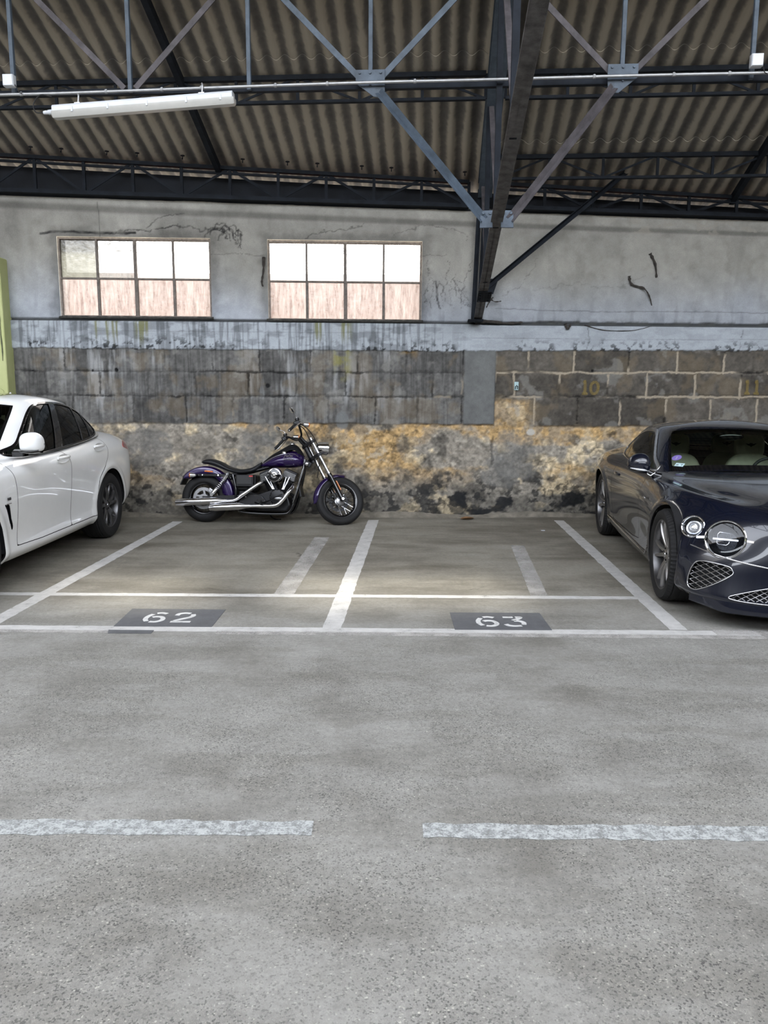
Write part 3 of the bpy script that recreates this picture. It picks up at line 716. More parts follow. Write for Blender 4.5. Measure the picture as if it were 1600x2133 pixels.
def stripe(pts, w, mat, label, name='painted_line', group=None, rag=.004):
    """strip of paint on the floor along pts (x, y), ragged by a few millimetres"""
    _line[0] += 1; z = .0006 + .00015 * _line[0]; rr = random.Random(_line[0])
    fine = []
    for (a, b) in zip(pts[:-1], pts[1:]):
        n = max(2, int(math.hypot(b[0] - a[0], b[1] - a[1]) / .06))
        fine += [(a[0] + (b[0] - a[0]) * k / n, a[1] + (b[1] - a[1]) * k / n) for k in range(n)]
    fine.append(pts[-1]); P = []
    for i, p in enumerate(fine):
        q = fine[min(i + 1, len(fine) - 1)]; o = fine[max(i - 1, 0)]; d = Vector((q[0] - o[0], q[1] - o[1])).normalized(); nx, ny = -d.y, d.x
        w0 = w / 2 + rr.uniform(-rag, rag); w1 = w / 2 + rr.uniform(-rag, rag)
        P.append([(p[0] + nx * w0, p[1] + ny * w0, .0003), (p[0] + nx * w0, p[1] + ny * w0, z), (p[0] - nx * w1, p[1] - ny * w1, z), (p[0] - nx * w1, p[1] - ny * w1, .0003)])
    o = MB().grid(P, closed_v=True).build(name, mat)
    return setp(o, label, 'painted line', group)
stripe([(-2.60, 9.55), (-2.79, 5.05)], .125, M['paint'], 'long white line between the white car and bay 62')
stripe([(-.135, 9.75), (-.362, 5.20)], .135, M['paint'], 'long white line between bays 62 and 63, right of the motorcycle front wheel')
stripe([(2.262, 9.80), (2.075, 5.20)], .125, M['paint'], 'long white line between bay 63 and the dark blue coupe')
stripe([(-5.2, 6.06), (2.10, 6.04)], .085, M['paint'], 'thin white cross line running through bays 62 and 63')
stripe([(-6.0, 5.185), (2.2, 5.13), (2.6, 5.13)], .105, M['paint'], 'broad white line closing the front of bays 62 and 63')
stripe([(-6.0, 5.105), (-1.62, 5.085)], .06, M['paint_faint'], 'thin faded ghost line under the broad white line, left of the small dark patch')
stripe([(-1.15, 5.08), (2.1, 5.05), (4.2, 5.02)], .075, M['paint_faint'], 'long faded ghost line under the broad white line, running below number 63')
stripe([(2.3, 5.15), (5.4, 5.13)], .11, M['paint_faint'], 'rubbed pale line in front of the dark blue coupe')
stripe([(-.70, 8.55), (-.815, 6.09)], .165, M['paint_faint'], 'faded wide stripe across bay 62 behind the motorcycle front wheel')
stripe([(1.445, 8.15), (1.272, 6.09)], .14, M['paint_faint'], 'faded wide stripe across the middle of bay 63')
stripe([(-2.4, 2.695), (-.265, 2.70)], .098, M['paint_worn'], 'worn white dash on the driveway below number 62, ending in the middle', 'painted_dash', None, .008)
stripe([(.155, 2.692), (2.3, 2.675)], .098, M['paint_worn'], 'worn white dash on the driveway below number 63, starting in the middle', 'painted_dash', None, .008)
def patch(pts, label, z=.0028):
    mb = MB(); n = len(pts); mb.add([(x, y, .0004) for x, y in pts] + [(x, y, z) for x, y in pts], [tuple(range(n))[::-1], tuple(range(n, 2 * n))] + [(i, (i + 1) % n, (i + 1) % n + n, i + n) for i in range(n)])
    return setp(mb.build('number_plate_paint', M['paint_grey']), label, 'painted patch')
# ------------------------------------------------------------------ bay numbers
def fpx(u, v, z=0.0):
    """floor point under a pixel of the photograph"""
    x = (u - 800) / 1600; y = -(v - 1066.5) / 1600
    x, y = math.cos(ROLL) * x - math.sin(ROLL) * y, math.sin(ROLL) * x + math.cos(ROLL) * y
    p = R(PITCH); r = (x, math.cos(p) + y * math.sin(p), -math.sin(p) + y * math.cos(p)); t = (z - CAM_H) / r[2]
    return (t * r[0], t * r[1])
n62 = patch([(-1.905, 5.64), (-1.195, 5.63), (-1.205, 5.20), (-1.895, 5.20)], 'dark grey painted patch reading 62 in front of the motorcycle bay')
n63 = patch([(.50, 5.59), (1.175, 5.59), (1.180, 5.17), (.50, 5.17)], 'dark grey painted patch reading 63 in front of the empty bay')
patch([(-1.90, 5.118), (-1.585, 5.115), (-1.585, 5.045), (-1.88, 5.045)], 'small dark grey patch under the broad white line below number 62', .0034)
def ribbon(mb, pts, w, n=6):
    P = spline(pts, n) if len(pts) > 2 else [np.array(p, float) for p in pts]
    L_, R_ = [], []
    for i, p in enumerate(P):
        a = P[max(i - 1, 0)]; b = P[min(i + 1, len(P) - 1)]; d = (b - a) / (np.hypot(*(b - a)) + 1e-9); nn = np.array([-d[1], d[0]])
        L_.append(p + nn * w / 2); R_.append(p - nn * w / 2)
    vs = [(x, y, z) for z in (0, .0012) for x, y in L_ + R_[::-1]]; m = len(L_); k = 2 * m
    fs = [(i, i + 1, k - 2 - i, k - 1 - i) for i in range(m - 1)]
    fs = [tuple(reversed(f)) for f in fs] + [tuple(j + k for j in f) for f in fs] + [(i, (i + 1) % k, (i + 1) % k + k, i + k) for i in range(k)]
    mb.add(vs, fs)
GL = {   # stencil strokes in a unit 1 x 1.5 cell, broken by the stencil bridges
    '6': [[(.86, 1.30), (.62, 1.42), (.40, 1.36)], [(.27, 1.22), (.13, .85), (.13, .45), (.26, .16)], [(.40, .10), (.66, .08), (.86, .28), (.88, .55), (.74, .80), (.50, .84), (.36, .76)]],
    '2': [[(.12, 1.05), (.18, 1.30), (.42, 1.42), (.66, 1.36)], [(.80, 1.24), (.86, 1.02), (.72, .74), (.44, .48), (.20, .22)], [(.08, .10), (.95, .10)]],
    '3': [[(.10, 1.38), (.55, 1.38)], [(.66, 1.38), (.88, 1.38), (.72, 1.10), (.48, .90)], [(.52, .84), (.76, .80), (.90, .58), (.86, .28)], [(.74, .13), (.45, .08), (.20, .16), (.09, .34)]],
}
def digit(ch, x, y, w, h, parent, z):
    mb = MB()
    for st in GL[ch]: ribbon(mb, st, .21)
    mb.v = [(p[0] * w + x, p[1] / 1.5 * h + y, p[2] + z) for p in mb.v]
    mb.build('digit', M['paint_num'], parent, recalc=True)
for pat, a, b in ((n62, ('6', -1.745), ('2', -1.540)), (n63, ('6', .667), ('3', .862))):
    yb = 5.295 if pat is n62 else 5.245
    for ch, x in (a, b): digit(ch, x, yb, .165, .245, pat, .0030)

# ------------------------------------------------------------------ roof steel
def Bz(p, q, dz): return B(p, q, RK - RS * q + dz)
M['steel_grey'] = nmat('worn_grey_steel', (.105, .10, .10), .6, 0, .45, 14, .2, 60, spec=.3)
def main_truss():
    t = thing('roof_truss', 'tapering steel roof truss standing on the wall ledge and rising overhead', 'truss', (0, 0, 0))
    p0 = .50; up = Vector((0, 0, 1))
    rf = MB()
    a, b = Bz(p0 + .02, 10.02, -.15), Bz(p0 + .02, 1.5, -.15)
    n = (b - a).cross(Vector((math.cos(RA), -math.sin(RA), 0))).normalized()
    if n.z < 0: n = -n
    rf.bar(a, b, .012, .19, n)
    rf.bar(a + n * .10, b + n * .10, .17, .012, n); rf.bar(a - n * .10, b - n * .10, .17, .014, n)
    rf.build('rafter', M['steel_blue'], t, bevel=.002, seg=1)
    ch = MB(); e0, e1 = (10.0, 2.52), (1.5, 4.10); p0 = .47
    ex = Vector((math.cos(RA), -math.sin(RA), 0))
    for sgn in (-1, 1):
        ch.angle(B(p0 + sgn * .008, e0[0], e0[1]), B(p0 + sgn * .008, e1[0], e1[1]), .060, .009, (0, 0, 1), sgn)
    for o_ in (-1, 1): pass
    ch.build('bottom_chord', M['steel_grey'], t, bevel=.002, seg=1)
    cl = MB()
    for sgn in (-1, 1):
        cl.bar(B(p0 - .02 + sgn * .04, 10.02, 2.50), B(p0 + .03 + sgn * .04, 10.02, 4.10), .05, .012, (math.sin(RA), math.cos(RA), 0))
        cl.bar(B(p0 - .02 + sgn * .015, 10.02, 2.50), B(p0 + .03 + sgn * .015, 10.02, 4.10), .01, .11, (math.sin(RA), math.cos(RA), 0))
    cl.bar(B(p0 - .03, 9.97, 2.505), B(p0 - .03, 9.97, 2.53), .19, .24, (math.sin(RA), math.cos(RA), 0))
    cl.build('foot_column', M['steel_dark'], t, bevel=.002, seg=1)
    def zc(q): return e0[1] + (e0[0] - q) * (e1[1] - e0[1]) / (e0[0] - e1[0])
    for q in (8.55, 7.1, 5.6, 4.1, 2.6):
        MB().bar(B(p0, q, zc(q)), Bz(p0, q, -.22), .05, .05, (math.sin(RA), math.cos(RA), 0)).build('web_post', M['steel_dark'], t)
    p0 = .49; qs = [9.8, 8.55, 7.1, 5.6, 4.1, 2.6]
    for q0, q1 in zip(qs[:-1], qs[1:]):
        MB().bar(Bz(p0, q0, -.24), B(p0, q1, zc(q1) + .03), .05, .03, (math.sin(RA), math.cos(RA), 0)).build('web_diagonal', M['steel_rust'], t)
    # splice plates on the chord and the leaf plates for the braces
    for sgn in (-1, 1):
        pl = MB(); c = B(.47 + sgn * .088, 6.98, zc(6.98) + .03); pl.box(c, (.11, .012, .15), (R(-10), 0, -RA + sgn * .1))
        for i in (-.03, .03): pl.cyl(c + Vector((i, -.006, .05)), c + Vector((i, -.016, .05)), .014, 8)
        pl.build('gusset_plate', M['steel_blue'], t, bevel=.002, seg=1)
    sp = MB(); q = 9.0
    sp.bar(B(p0, q + .18, zc(q + .18) - .006), B(p0, q - .18, zc(q - .18) - .006), .15, .01)
    for i in (-.12, -.04, .04, .12):
        for j in (-.05, .05): c = B(p0 + j, q + i, zc(q + i) - .011); sp.cyl(c, c - Vector((0, 0, .01)), .012, 8)
    sp.build('splice_plate', M['steel_dark'], t)
    return t
main_truss()

def bracing_girder():
    t = thing('bracing_girder', 'blue grey lattice girder carrying the conduit across both bays', 'girder'); q = 7.1
    zt = RK - RS * q - .09; zb = 4.262; nodes = [-.635 + 1.063 * k for k in range(-5, 7)]
    yv = Vector((math.sin(RA), math.cos(RA), 0))
    MB().angle(B(-6.2, q, zt), B(6, q, zt), .06, .006, (0, 0, -1), 1).build('top_chord', M['steel_blue'], t)
    MB().angle(B(-6.2, q + .03, zb - .03), B(6, q + .03, zb - .03), .05, .006, (0, 0, 1), -1).build('bottom_chord', M['steel_dark'], t)
    for k, p in enumerate(nodes):
        if abs(p - .43) < .1: continue
        MB().bar(B(p, q, zb - .03), B(p, q, zt), .036, .036, yv).build('post', M['steel_blue'], t, bevel=.003, seg=1)
    for k in range(-5, 6, 2):
        pb = -.635 + 1.063 * (k + 1)
        for sg in (-1, 1):
            rust = (pb > 1) or (pb < -2)
            MB().bar(B(pb + sg * .05, q - .012, zb + .0), B(pb + sg * 1.063, q - .012, zt), .012, .048, yv.cross(Vector((sg, 0, 1)))).build('diagonal', M['steel_rust'] if rust else M['steel_blue'], t)
    for pb, sg in ((-.635, 1), (1.494, -1)):
        g = MB(); pts = [(-.125, .10), (.125, .10), (.125, -.01), (.125 if sg > 0 else .0, -.115), (.0 if sg > 0 else -.125, -.115), (-.125, -.01)]
        if sg < 0: pts = [(-.125, .10), (.125, .10), (.125, -.005), (-.03, -.125), (-.115, -.125), (-.125, -.01)]
        else: pts = [(-.125, .10), (.125, .10), (.125, -.11), (.085, -.125), (.03, -.115), (-.125, -.005)]
        g.prism(pts, -.006, .006)
        for bx, bz in ((-.09, .075), (0, .075), (.09, .075), (-.045, .015), (.0, .012), (.05, .012), (.085 * sg, -.09), (0, -.03)): g.cyl((bx, -.006, bz), (bx, -.018, bz), .011, 8)
        g.xform(Matrix.Translation(B(pb, q - .03, zb)) @ Matrix.Rotation(-RA, 4, 'Z')); g.build('gusset_plate', M['steel_blue'], t)
        a = B(pb + sg * .07, q - .035, zb - .09); b = B(.47 - sg * .115, 7.0, 3.10)
        MB().angle(a, b, .056, .006, (0, -.4, 1), sg).build('knee_brace', M['steel_blue'] if sg > 0 else M['steel_rust'], t)
bracing_girder()

def lattice_purlin(name, label, fa, fb, depth, nseg, mat, p_list=None, th=.045):
    """thin lattice beam: fa/fb give its two ends of the top chord"""
    t = thing(name, label, 'purlin'); a, b = Vector(fa), Vector(fb); d = (b - a)
    dn = Vector((0, 0, -depth)); side = d.cross(Vector((0, 0, 1))).normalized()
    MB().bar(a, b, .06, th).build('top_chord', mat, t)
    MB().bar(a + dn, b + dn, .05, .028).build('bottom_chord', mat, t)
    for k in range(nseg + 1):
        p = a + d * (k / nseg); MB().bar(p, p + dn, .03, .02, side).build('post', mat, t)
    for k in range(nseg):
        p, r = a + d * (k / nseg), a + d * ((k + 1) / nseg)
        m = (p + r) / 2
        if k % 2: p, r = r, p
        MB().bar(p + dn, r, .022, .012, side).build('diagonal', mat, t)
    return t
lattice_purlin('lattice_purlin', 'dark lattice purlin under the sheet lap of the left roof bay', Bz(-6, 8.41, -.035), Bz(.42, 8.41, -.035), .235, 10, M['steel_dark'])
lattice_purlin('lattice_purlin', 'dark lattice purlin under the upper sheet lap of the right roof bay', Bz(.62, 8.41, -.035), Bz(6.2, 8.41, -.035), .235, 9, M['steel_dark'])
lattice_purlin('lattice_purlin', 'dark lattice purlin low in the right roof bay, close above the wall', Bz(.62, 9.61, -.045), Bz(6.2, 9.61, -.045), .24, 9, M['steel_dark'])
for q, nm in ((7.21, 'first'), (6.0, 'second'), (4.8, 'third')): pass
def eave(s0, s1, label, n):
    def P(s, low):
        p = W(s, 0, .10); z = roof_z(p.x, p.y) - .055
        return Vector((p.x, p.y, wall_top(s) + .012 if low else z))
    t = thing('eave_girder', label, 'girder')
    MB().bar(P(s0, 0), P(s1, 0), .07, .04).build('top_chord', M['steel_dark'], t)
    MB().bar(P(s0, 0) - Vector((0, 0, .06)), P(s1, 0) - Vector((0, 0, .06)), .03, .025).build('middle_chord', M['steel_dark'], t)
    MB().bar(P(s0, 1), P(s1, 1), .09, .045).build('bottom_chord', M['steel_dark'], t)
    for k in range(n + 1):
        s = s0 + (s1 - s0) * k / n; MB().bar(P(s, 1), P(s, 0), .035, .03, (0, 1, 0)).build('post', M['steel_dark'], t)
        if k < n:
            s2 = s0 + (s1 - s0) * (k + 1) / n; a, b = (P(s, 0), P(s2, 1)) if k % 2 else (P(s2, 0), P(s, 1))
            MB().bar(a, b, .03, .014, (0, 1, 0)).build('diagonal', M['steel_dark'], t)
eave(-6.0, 1.02, 'dark steel eave girder along the top of the wall above the windows', 12)
eave(1.36, 6.2, 'dark steel eave girder along the top of the wall above the dark blue coupe', 8)
bd = MB()
for s0, s1 in ((-12, 1.2), (1.2, 12)):
    P = []
    for s in np.linspace(s0, s1, 60):
        p = W(s, 0, -.10); zr = roof_z(p.x, p.y) - .052; a = W(s, wall_top(s) - .10, -.08); b = W(s, zr, -.08); c = W(s, zr, -.12); e = W(s, wall_top(s) - .10, -.12)
        P.append([a, b, c, e])
    bd.grid(P, closed_v=True)
M['board'] = nmat('tarred_eave_board', (.007, .009, .013), .9, 0, .4, 3, .2, 20)
setp(bd.build('trim_1', M['board']), 'dark tarred board closing the gap between wall top and roof', kind='structure')
cp = MB(); P = []
for s in np.linspace(-12, 12, 100): P.append([W(s, wall_top(s) - .004, .035), W(s, wall_top(s) - .004, -.26), W(s, wall_top(s) - .03, -.26), W(s, 3.4 if False else wall_top(s) - .03, .03)])
setp(cp.grid(P, closed_v=True).build('trim_2', M['board']), 'top edge of the back wall', kind='structure')
for p, lab in ((-2.72, 'dark thin rafter under the sheets of the left roof bay'), (3.62, 'dark thin rafter under the sheets of the right roof bay')):
    setp(MB().bar(Bz(p, wall_q(p) - .35, -.075), Bz(p, 3.1, -.075), .06, .09).build('thin_rafter', M['steel_dark']), lab, 'rafter')
for q in (7.21, 6.01, 4.81, 3.61):
    setp(MB().bar(Bz(-9, q, -.035), Bz(9, q, -.035), .06, .06).build('upper_purlin', M['steel_dark']),
         {7.21: 'dark upper purlin just above the blue grey girder', 6.01: 'dark upper purlin over the driveway edge', 4.81: 'dark upper purlin next to the roof opening', 3.61: 'dark purlin at the edge of the roof opening'}[q], 'purlin')
wb = thing('wall_brace', 'dark diagonal brace running from the truss foot up the wall to the right eave', 'brace')
MB().angle(W(1.24, 2.93, .12), W(3.10, 4.46, .34), .05, .007, (0, -1, .5)).build('bar', M['steel_dark'], wb)
MB().prism([(-.09, -.07), (.05, -.10), (.10, .05), (.03, .09), (-.06, .06)], -.005, .005).xform(Matrix.Translation(W(1.30, 2.95, .13))).build('foot_plate', M['steel_dark'], wb)

# ------------------------------------------------------------------ conduit, boxes, tube light
q = 7.02; cz = [(-5.2, 4.20), (-3.96, 4.208), (-3.2, 4.212), (-1.78, 4.232), (-.635, 4.244), (.386, 4.246), (1.5, 4.252), (2.7, 4.252), (4.2, 4.25)]
pts = [B(p[0], q, p[1]) for p in spline(cz, 6)]
cd = thing('electrical_conduit', 'thin grey metal conduit running under the lattice girder', 'conduit')
MB().tube(pts, .0125, 10).build('pipe', M['galv'], cd, smooth=40)
for k, p in enumerate([-4.5, -3.72, -2.95, -2.45, -2.1, -1.45, -1.0, -.25, .7, 1.25, 1.9, 2.35, 3.1]):
    zz = np.interp(p, [c[0] for c in cz], [c[1] for c in cz])
    MB().lathe([(.0145, -.012), (.017, -.01), (.017, .01), (.0145, .012)], 12, 'X', (0, 0, 0)).box((0, .02, 0.012), (.014, .05, .012)).xform(Matrix.Translation(B(p, q, zz)) @ Matrix.Rotation(-RA, 4, 'Z')).build('clip', M['galv'], cd)
def jbox(p, z, lab, sd):
    t = thing('junction_box', lab, 'junction box', B(p, q - .035, z - .05), -RA)
    MB().box((0, 0, .05), (.095, .055, .10)).build('body', M['white_plastic'], t, bevel=.006)
    lid = MB(); lid.box((0, -.032, .05), (.088, .01, .092)).build('lid', M['white_plastic'], t, bevel=.004)
    sc_ = MB()
    for i in (-.034, .034):
        for j in (.014, .086): sc_.cyl((i, -.036, j), (i, -.039, j), .004, 8)
    sc_.build('screw', M['galv'], t)
    MB().tube(spline([(.04 * sd, 0, .03), (.06 * sd, 0, .0), (.075 * sd, .005, -.035), (.10 * sd, .01, -.045)], 5), .004, 8).build('cable', M['black_rubber'], t, smooth=60)
jbox(-3.80, 4.305, 'small white junction box on the conduit left of the tube light', 1)
jbox(2.545, 4.33, 'small white junction box on the conduit in the right roof bay', 1)
def tube_light():
    L_ = 1.60; t = thing('tube_light', 'white strip light with clear cover hanging from the conduit', 'strip light', B(-2.615, q - .02, 4.075), 0)
    t.rotation_euler = (0, R(-3.1), -RA)
    hs = MB(); prof = [(-.052, .012), (-.048, .048), (-.034, .066), (.034, .066), (.048, .048), (.052, .012)]
    hs.grid([[(x, a, b) for a, b in prof] for x in (-L_ / 2, -L_ / 2 + .02, L_ / 2 - .02, L_ / 2)], closed_v=True)
    hs.prism([(a, b) for a, b in prof], -L_ / 2 - .004, -L_ / 2, 'YZ'); hs.prism([(a, b) for a, b in prof], L_ / 2, L_ / 2 + .004, 'YZ')
    hs.build('housing', M['white_plastic'], t, bevel=.003)
    df = MB(); prof = [(-.053, .013), (-.05, -.012), (-.032, -.040), (.032, -.040), (.05, -.012), (.053, .013)]
    n = len(prof); rows = [[(x, a * s, b * s if b < 0 else b) for a, b in prof] for x, s in ((-L_ / 2 - .014, .80), (-L_ / 2, 1), (L_ / 2, 1), (L_ / 2 + .014, .80))]
    df.grid(rows); df.add(rows[0], [tuple(range(n))]); df.add(rows[-1], [tuple(range(n))])
    df.build('diffuser', M['diffuser'], t, smooth=40)
    for x in (-.62, -.30, .05, .40, .70):
        MB().box((x, -.053, .015), (.016, .010, .045)).box((x, .053, .015), (.016, .010, .045)).build('clip', M['white_plastic'], t, bevel=.002)
    for x in (-.58, .53):
        b = MB(); b.tube(spline([(x, 0, .066), (x + .004, 0, .10), (x + .01, .0, .135), (x + .002, .012, .158), (x, .02, .15)], 5), .008, 8); b.box((x, 0, .07), (.05, .05, .012)); b.build('hanger', M['galv'], t, smooth=50)
    MB().lathe([(.0, -L_ / 2 - .10), (.014, -L_ / 2 - .10), (.017, -L_ / 2 - .08), (.017, -L_ / 2 - .06), (.021, -L_ / 2 - .055), (.022, -L_ / 2 - .02), (.018, -L_ / 2)], 14, 'X', (0, 0, .02)).build('cable_gland', M['white_plastic'], t, smooth=40)
    MB().tube(spline([(-L_ / 2 - .10, 0, .02), (-L_ / 2 - .17, 0, .03), (-L_ / 2 - .19, .01, .10), (-L_ / 2 - .12, .01, .17), (-L_ / 2 - .02, .015, .15)], 6), .005, 8).build('cable', M['black_rubber'], t, smooth=60)
M['diffuser'] = nmat('milky_diffuser', (.42, .415, .39), .35, 0, .05, 10)
tube_light()

# ------------------------------------------------------------------ green pillar, wall bits
M['green'] = nmat('pale_green_paint', (.40, .43, .185), .7, 0, .16, 3, .15, 30, col2=(.46, .48, .23))
M['green_dark'] = nmat('green_paint_chip', (.10, .11, .06), .9, 0, .4, 20)
gp = thing('pillar', 'pale green painted pillar standing behind the white car', 'pillar', W(-5.07, 0, .0), WA)
MB().box((0, -.115, 1.61), (.78, .25, 3.22)).build('shaft', M['green'], gp, bevel=.018, seg=3)
MB().tube(spline([(.345, -.246, 2.62), (.352, -.246, 2.50), (.350, -.246, 2.30), (.356, -.246, 2.12), (.352, -.246, 1.98)], 5), [.004, .006, .004, .004, .004, .005, .006, .004, .004, .005, .006, .007, .009, .010, .008, .008, .009, .006, .004, .004, .003], 6).build('paint_crack', M['green_dark'], gp)
MB().tube([(.335, -.246, .9), (.335, -.246, 1.62), (.27, -.246, 1.66)], .004, 6).build('cable', M['green'], gp)
# painted numbers of old bays on the blocks, a plastic cable box, creeper roots, litter
M['yellow_paint'] = paint_material('old_yellow_paint', (.30, .215, .06), .45, 1.05, 12, .8, .08, .48)
for txt, s, z, lab in (('10', 2.66, 1.70, 'faded yellow number 10 painted on the blocks over the empty bay'), ('11', 4.80, 1.715, 'faded yellow number 11 painted on the blocks behind the dark blue coupe')):
    mb = MB()
    G = {'1': [[(.35, 1.2), (.5, 1.45), (.5, .05)], [(.2, .06), (.8, .06)]], '0': [[(.5, 1.42), (.16, 1.1), (.12, .5), (.3, .1), (.5, .06), (.75, .2), (.88, .7), (.8, 1.2), (.5, 1.42)]]}
    for i, ch in enumerate(txt):
        for st in G[ch]:
            k0 = len(mb.v); ribbon(mb, st, .30); mb.v[k0:] = [(p[0] + i * 1.0, p[1], p[2]) for p in mb.v[k0:]]
    mb.v = [((p[0] - 1.0) * .125, -p[2] * 3, (p[1] - .75) / 1.5 * .17) for p in mb.v]
    o = mb.build('painted_number', M['yellow_paint']); o.location = W(s, z, .034); o.rotation_euler = (0, 0, WA); setp(o, lab, 'painted number')
M['pale_blue'] = nmat('pale_blue_plastic', (.34, .47, .48), .5, 0, .1, 20)
hk = thing('wall_bracket', 'tiny pale blue plastic bracket fixed to the blocks right of the cement pier', 'bracket', W(1.70, 1.66, .034), WA)
MB().box((0, -.008, .055), (.055, .016, .105)).build('plate', M['pale_blue'], hk, bevel=.003)
MB().tube([(-.014, -.018, .015), (-.014, -.03, .05), (.0, -.034, .062), (.014, -.03, .05), (.014, -.018, .015)], .005, 8).build('hook', M['black_plastic'], hk)
M['root'] = nmat('dry_creeper_stem', (.035, .030, .026), .95, 0, .4, 30)
def stem(pts, r, label):
    P = spline([tuple(W(s, z, d)) for s, z, d in pts], 5); rr = random.Random(len(label))
    rad = [r * (.55 + .9 * rr.random()) * (1 - .5 * i / len(P)) for i in range(len(P))]
    setp(MB().tube(P, rad, 7).build('creeper_stem', M['root'], smooth=60), label, 'dry stem')
stem([(-1.52, 3.28, .04), (-1.525, 3.12, .055), (-1.545, 2.98, .07), (-1.53, 2.92, .085)], .016, 'short dry creeper stem hanging at the left edge of the second window')
stem([(3.35, 3.38, .04), (3.42, 3.25, .05), (3.45, 3.09, .04)], .017, 'short black stem high on the plaster above the dark blue coupe')
stem([(3.10, 3.10, .04), (3.13, 3.00, .055), (3.28, 2.95, .07), (3.36, 2.86, .06), (3.41, 2.74, .045)], .014, 'kinked black stem low on the plaster above the dark blue coupe')
stem([(1.34, 2.90, .06), (1.33, 2.80, .10), (1.38, 2.76, .12), (1.46, 2.77, .10)], .010, 'thin black twig dangling beside the truss foot')
stem([(1.36, 2.82, .07), (1.30, 2.74, .09), (1.28, 2.69, .07)], .009, 'forked black twig close to the foot of the truss')
stem([(1.14, 2.505, .05), (1.3, 2.52, .07), (1.55, 2.50, .06), (1.75, 2.515, .055)], .022, 'dark dirt covered root on the ledge at the truss foot')
stem([(2.55, 2.49, .05), (2.75, 2.435, .055), (2.95, 2.42, .055), (3.2, 2.43, .055), (3.42, 2.485, .05)], .006, 'thin drooping cable on the white band right of the truss foot')
stem([(2.30, 2.50, .06), (2.33, 2.44, .075), (2.37, 2.50, .06)], .018, 'small dark bracket under the ledge on the white band')
M['leaf'] = nmat('dry_leaf', (.20, .11, .05), .8, 0, .3, 20)
lf = MB(); lf.grid([[(x * .10, y * .045 * (1 - x * x) ** .5, .006 + .03 * abs(y) * (1 - x * x) + .012 * x * x) for y in np.linspace(-1, 1, 7)] for x in np.linspace(-1, 1, 9)])
o = lf.build('dry_leaf', M['leaf'], smooth=60); o.location = (1.08, 9.80, .002); o.rotation_euler = (0, 0, .3); setp(o, 'curled brown dry leaf on the floor at the foot of the wall', 'leaf')
o = MB().box((0, 0, .004), (.045, .022, .008)).build('paper_scrap', M['white_plastic'], bevel=.002); o.location = (1.905, 9.05, 0); setp(o, 'tiny white scrap of paper on the floor of bay 63', 'litter')

# hook bolts holding the sheets, hanging through the crests just above the eave
def hook_bolts():
    first = None
    for k, p in enumerate([-4.93, -4.58, -4.05, -3.69, -3.16, -2.45, -1.92, -1.56, -1.03, -.67, -.14, .22]):
        p = round((p - PITCH_W / 2) / PITCH_W) * PITCH_W + PITCH_W / 2; q = wall_q(p) - .50
        if first is None:
            mb = MB().tube([(0, 0, .045), (0, 0, -.035), (0, -.012, -.045), (0, -.02, -.03)], .0055, 6); mb.lathe([(0, .004), (.026, .002), (.026, -.004), (0, -.008)], 12, 'Z')
            first = o = mb.build('hook_bolt', M['steel_dark'], smooth=40)
        else: o = first.copy(); COL.objects.link(o)
        o.location = Bz(p, q, -.002)
        setp(o, 'small dark hook bolt through the lower end of the sheets above the left eave girder', 'bolt', 'hook bolts along the left eave')
hook_bolts()
# ------------------------------------------------------------------ smooth body panels
def bspline_grid(C, nu, nv):
    """uniform cubic B-spline surface over a control grid [row][station]; both ends of a row lie on the centre plane y = 0"""
    C = np.array(C, float); K, S, _ = C.shape
    mir = np.array([1, -1, 1.])
    A = np.concatenate([C[:, 1:2] * mir, C, C[:, -2:-1] * mir], 1)
    A = np.concatenate([(2 * A[0:1] - A[1:2]), A, (2 * A[-1:] - A[-2:-1])], 0)
    A[-1] = A[-3] * mir                              # last row runs down the centre line
    def basis(n, m):
        t = np.linspace(0, n - 1, m); i = np.minimum(t.astype(int), n - 2); f = t - i
        Bm = np.zeros((m, n + 2)); w = [(1 - f) ** 3 / 6, (3 * f ** 3 - 6 * f ** 2 + 4) / 6, (-3 * f ** 3 + 3 * f ** 2 + 3 * f + 1) / 6, f ** 3 / 6]
        for k in range(4): Bm[np.arange(m), i + k] = w[k]
        return Bm, t
    Bu, tu = basis(K, nu); Bv, tv = basis(S, nv)
    P = np.einsum('ik,ksc,js->ijc', Bu, A, Bv)
    return P, tu, tv

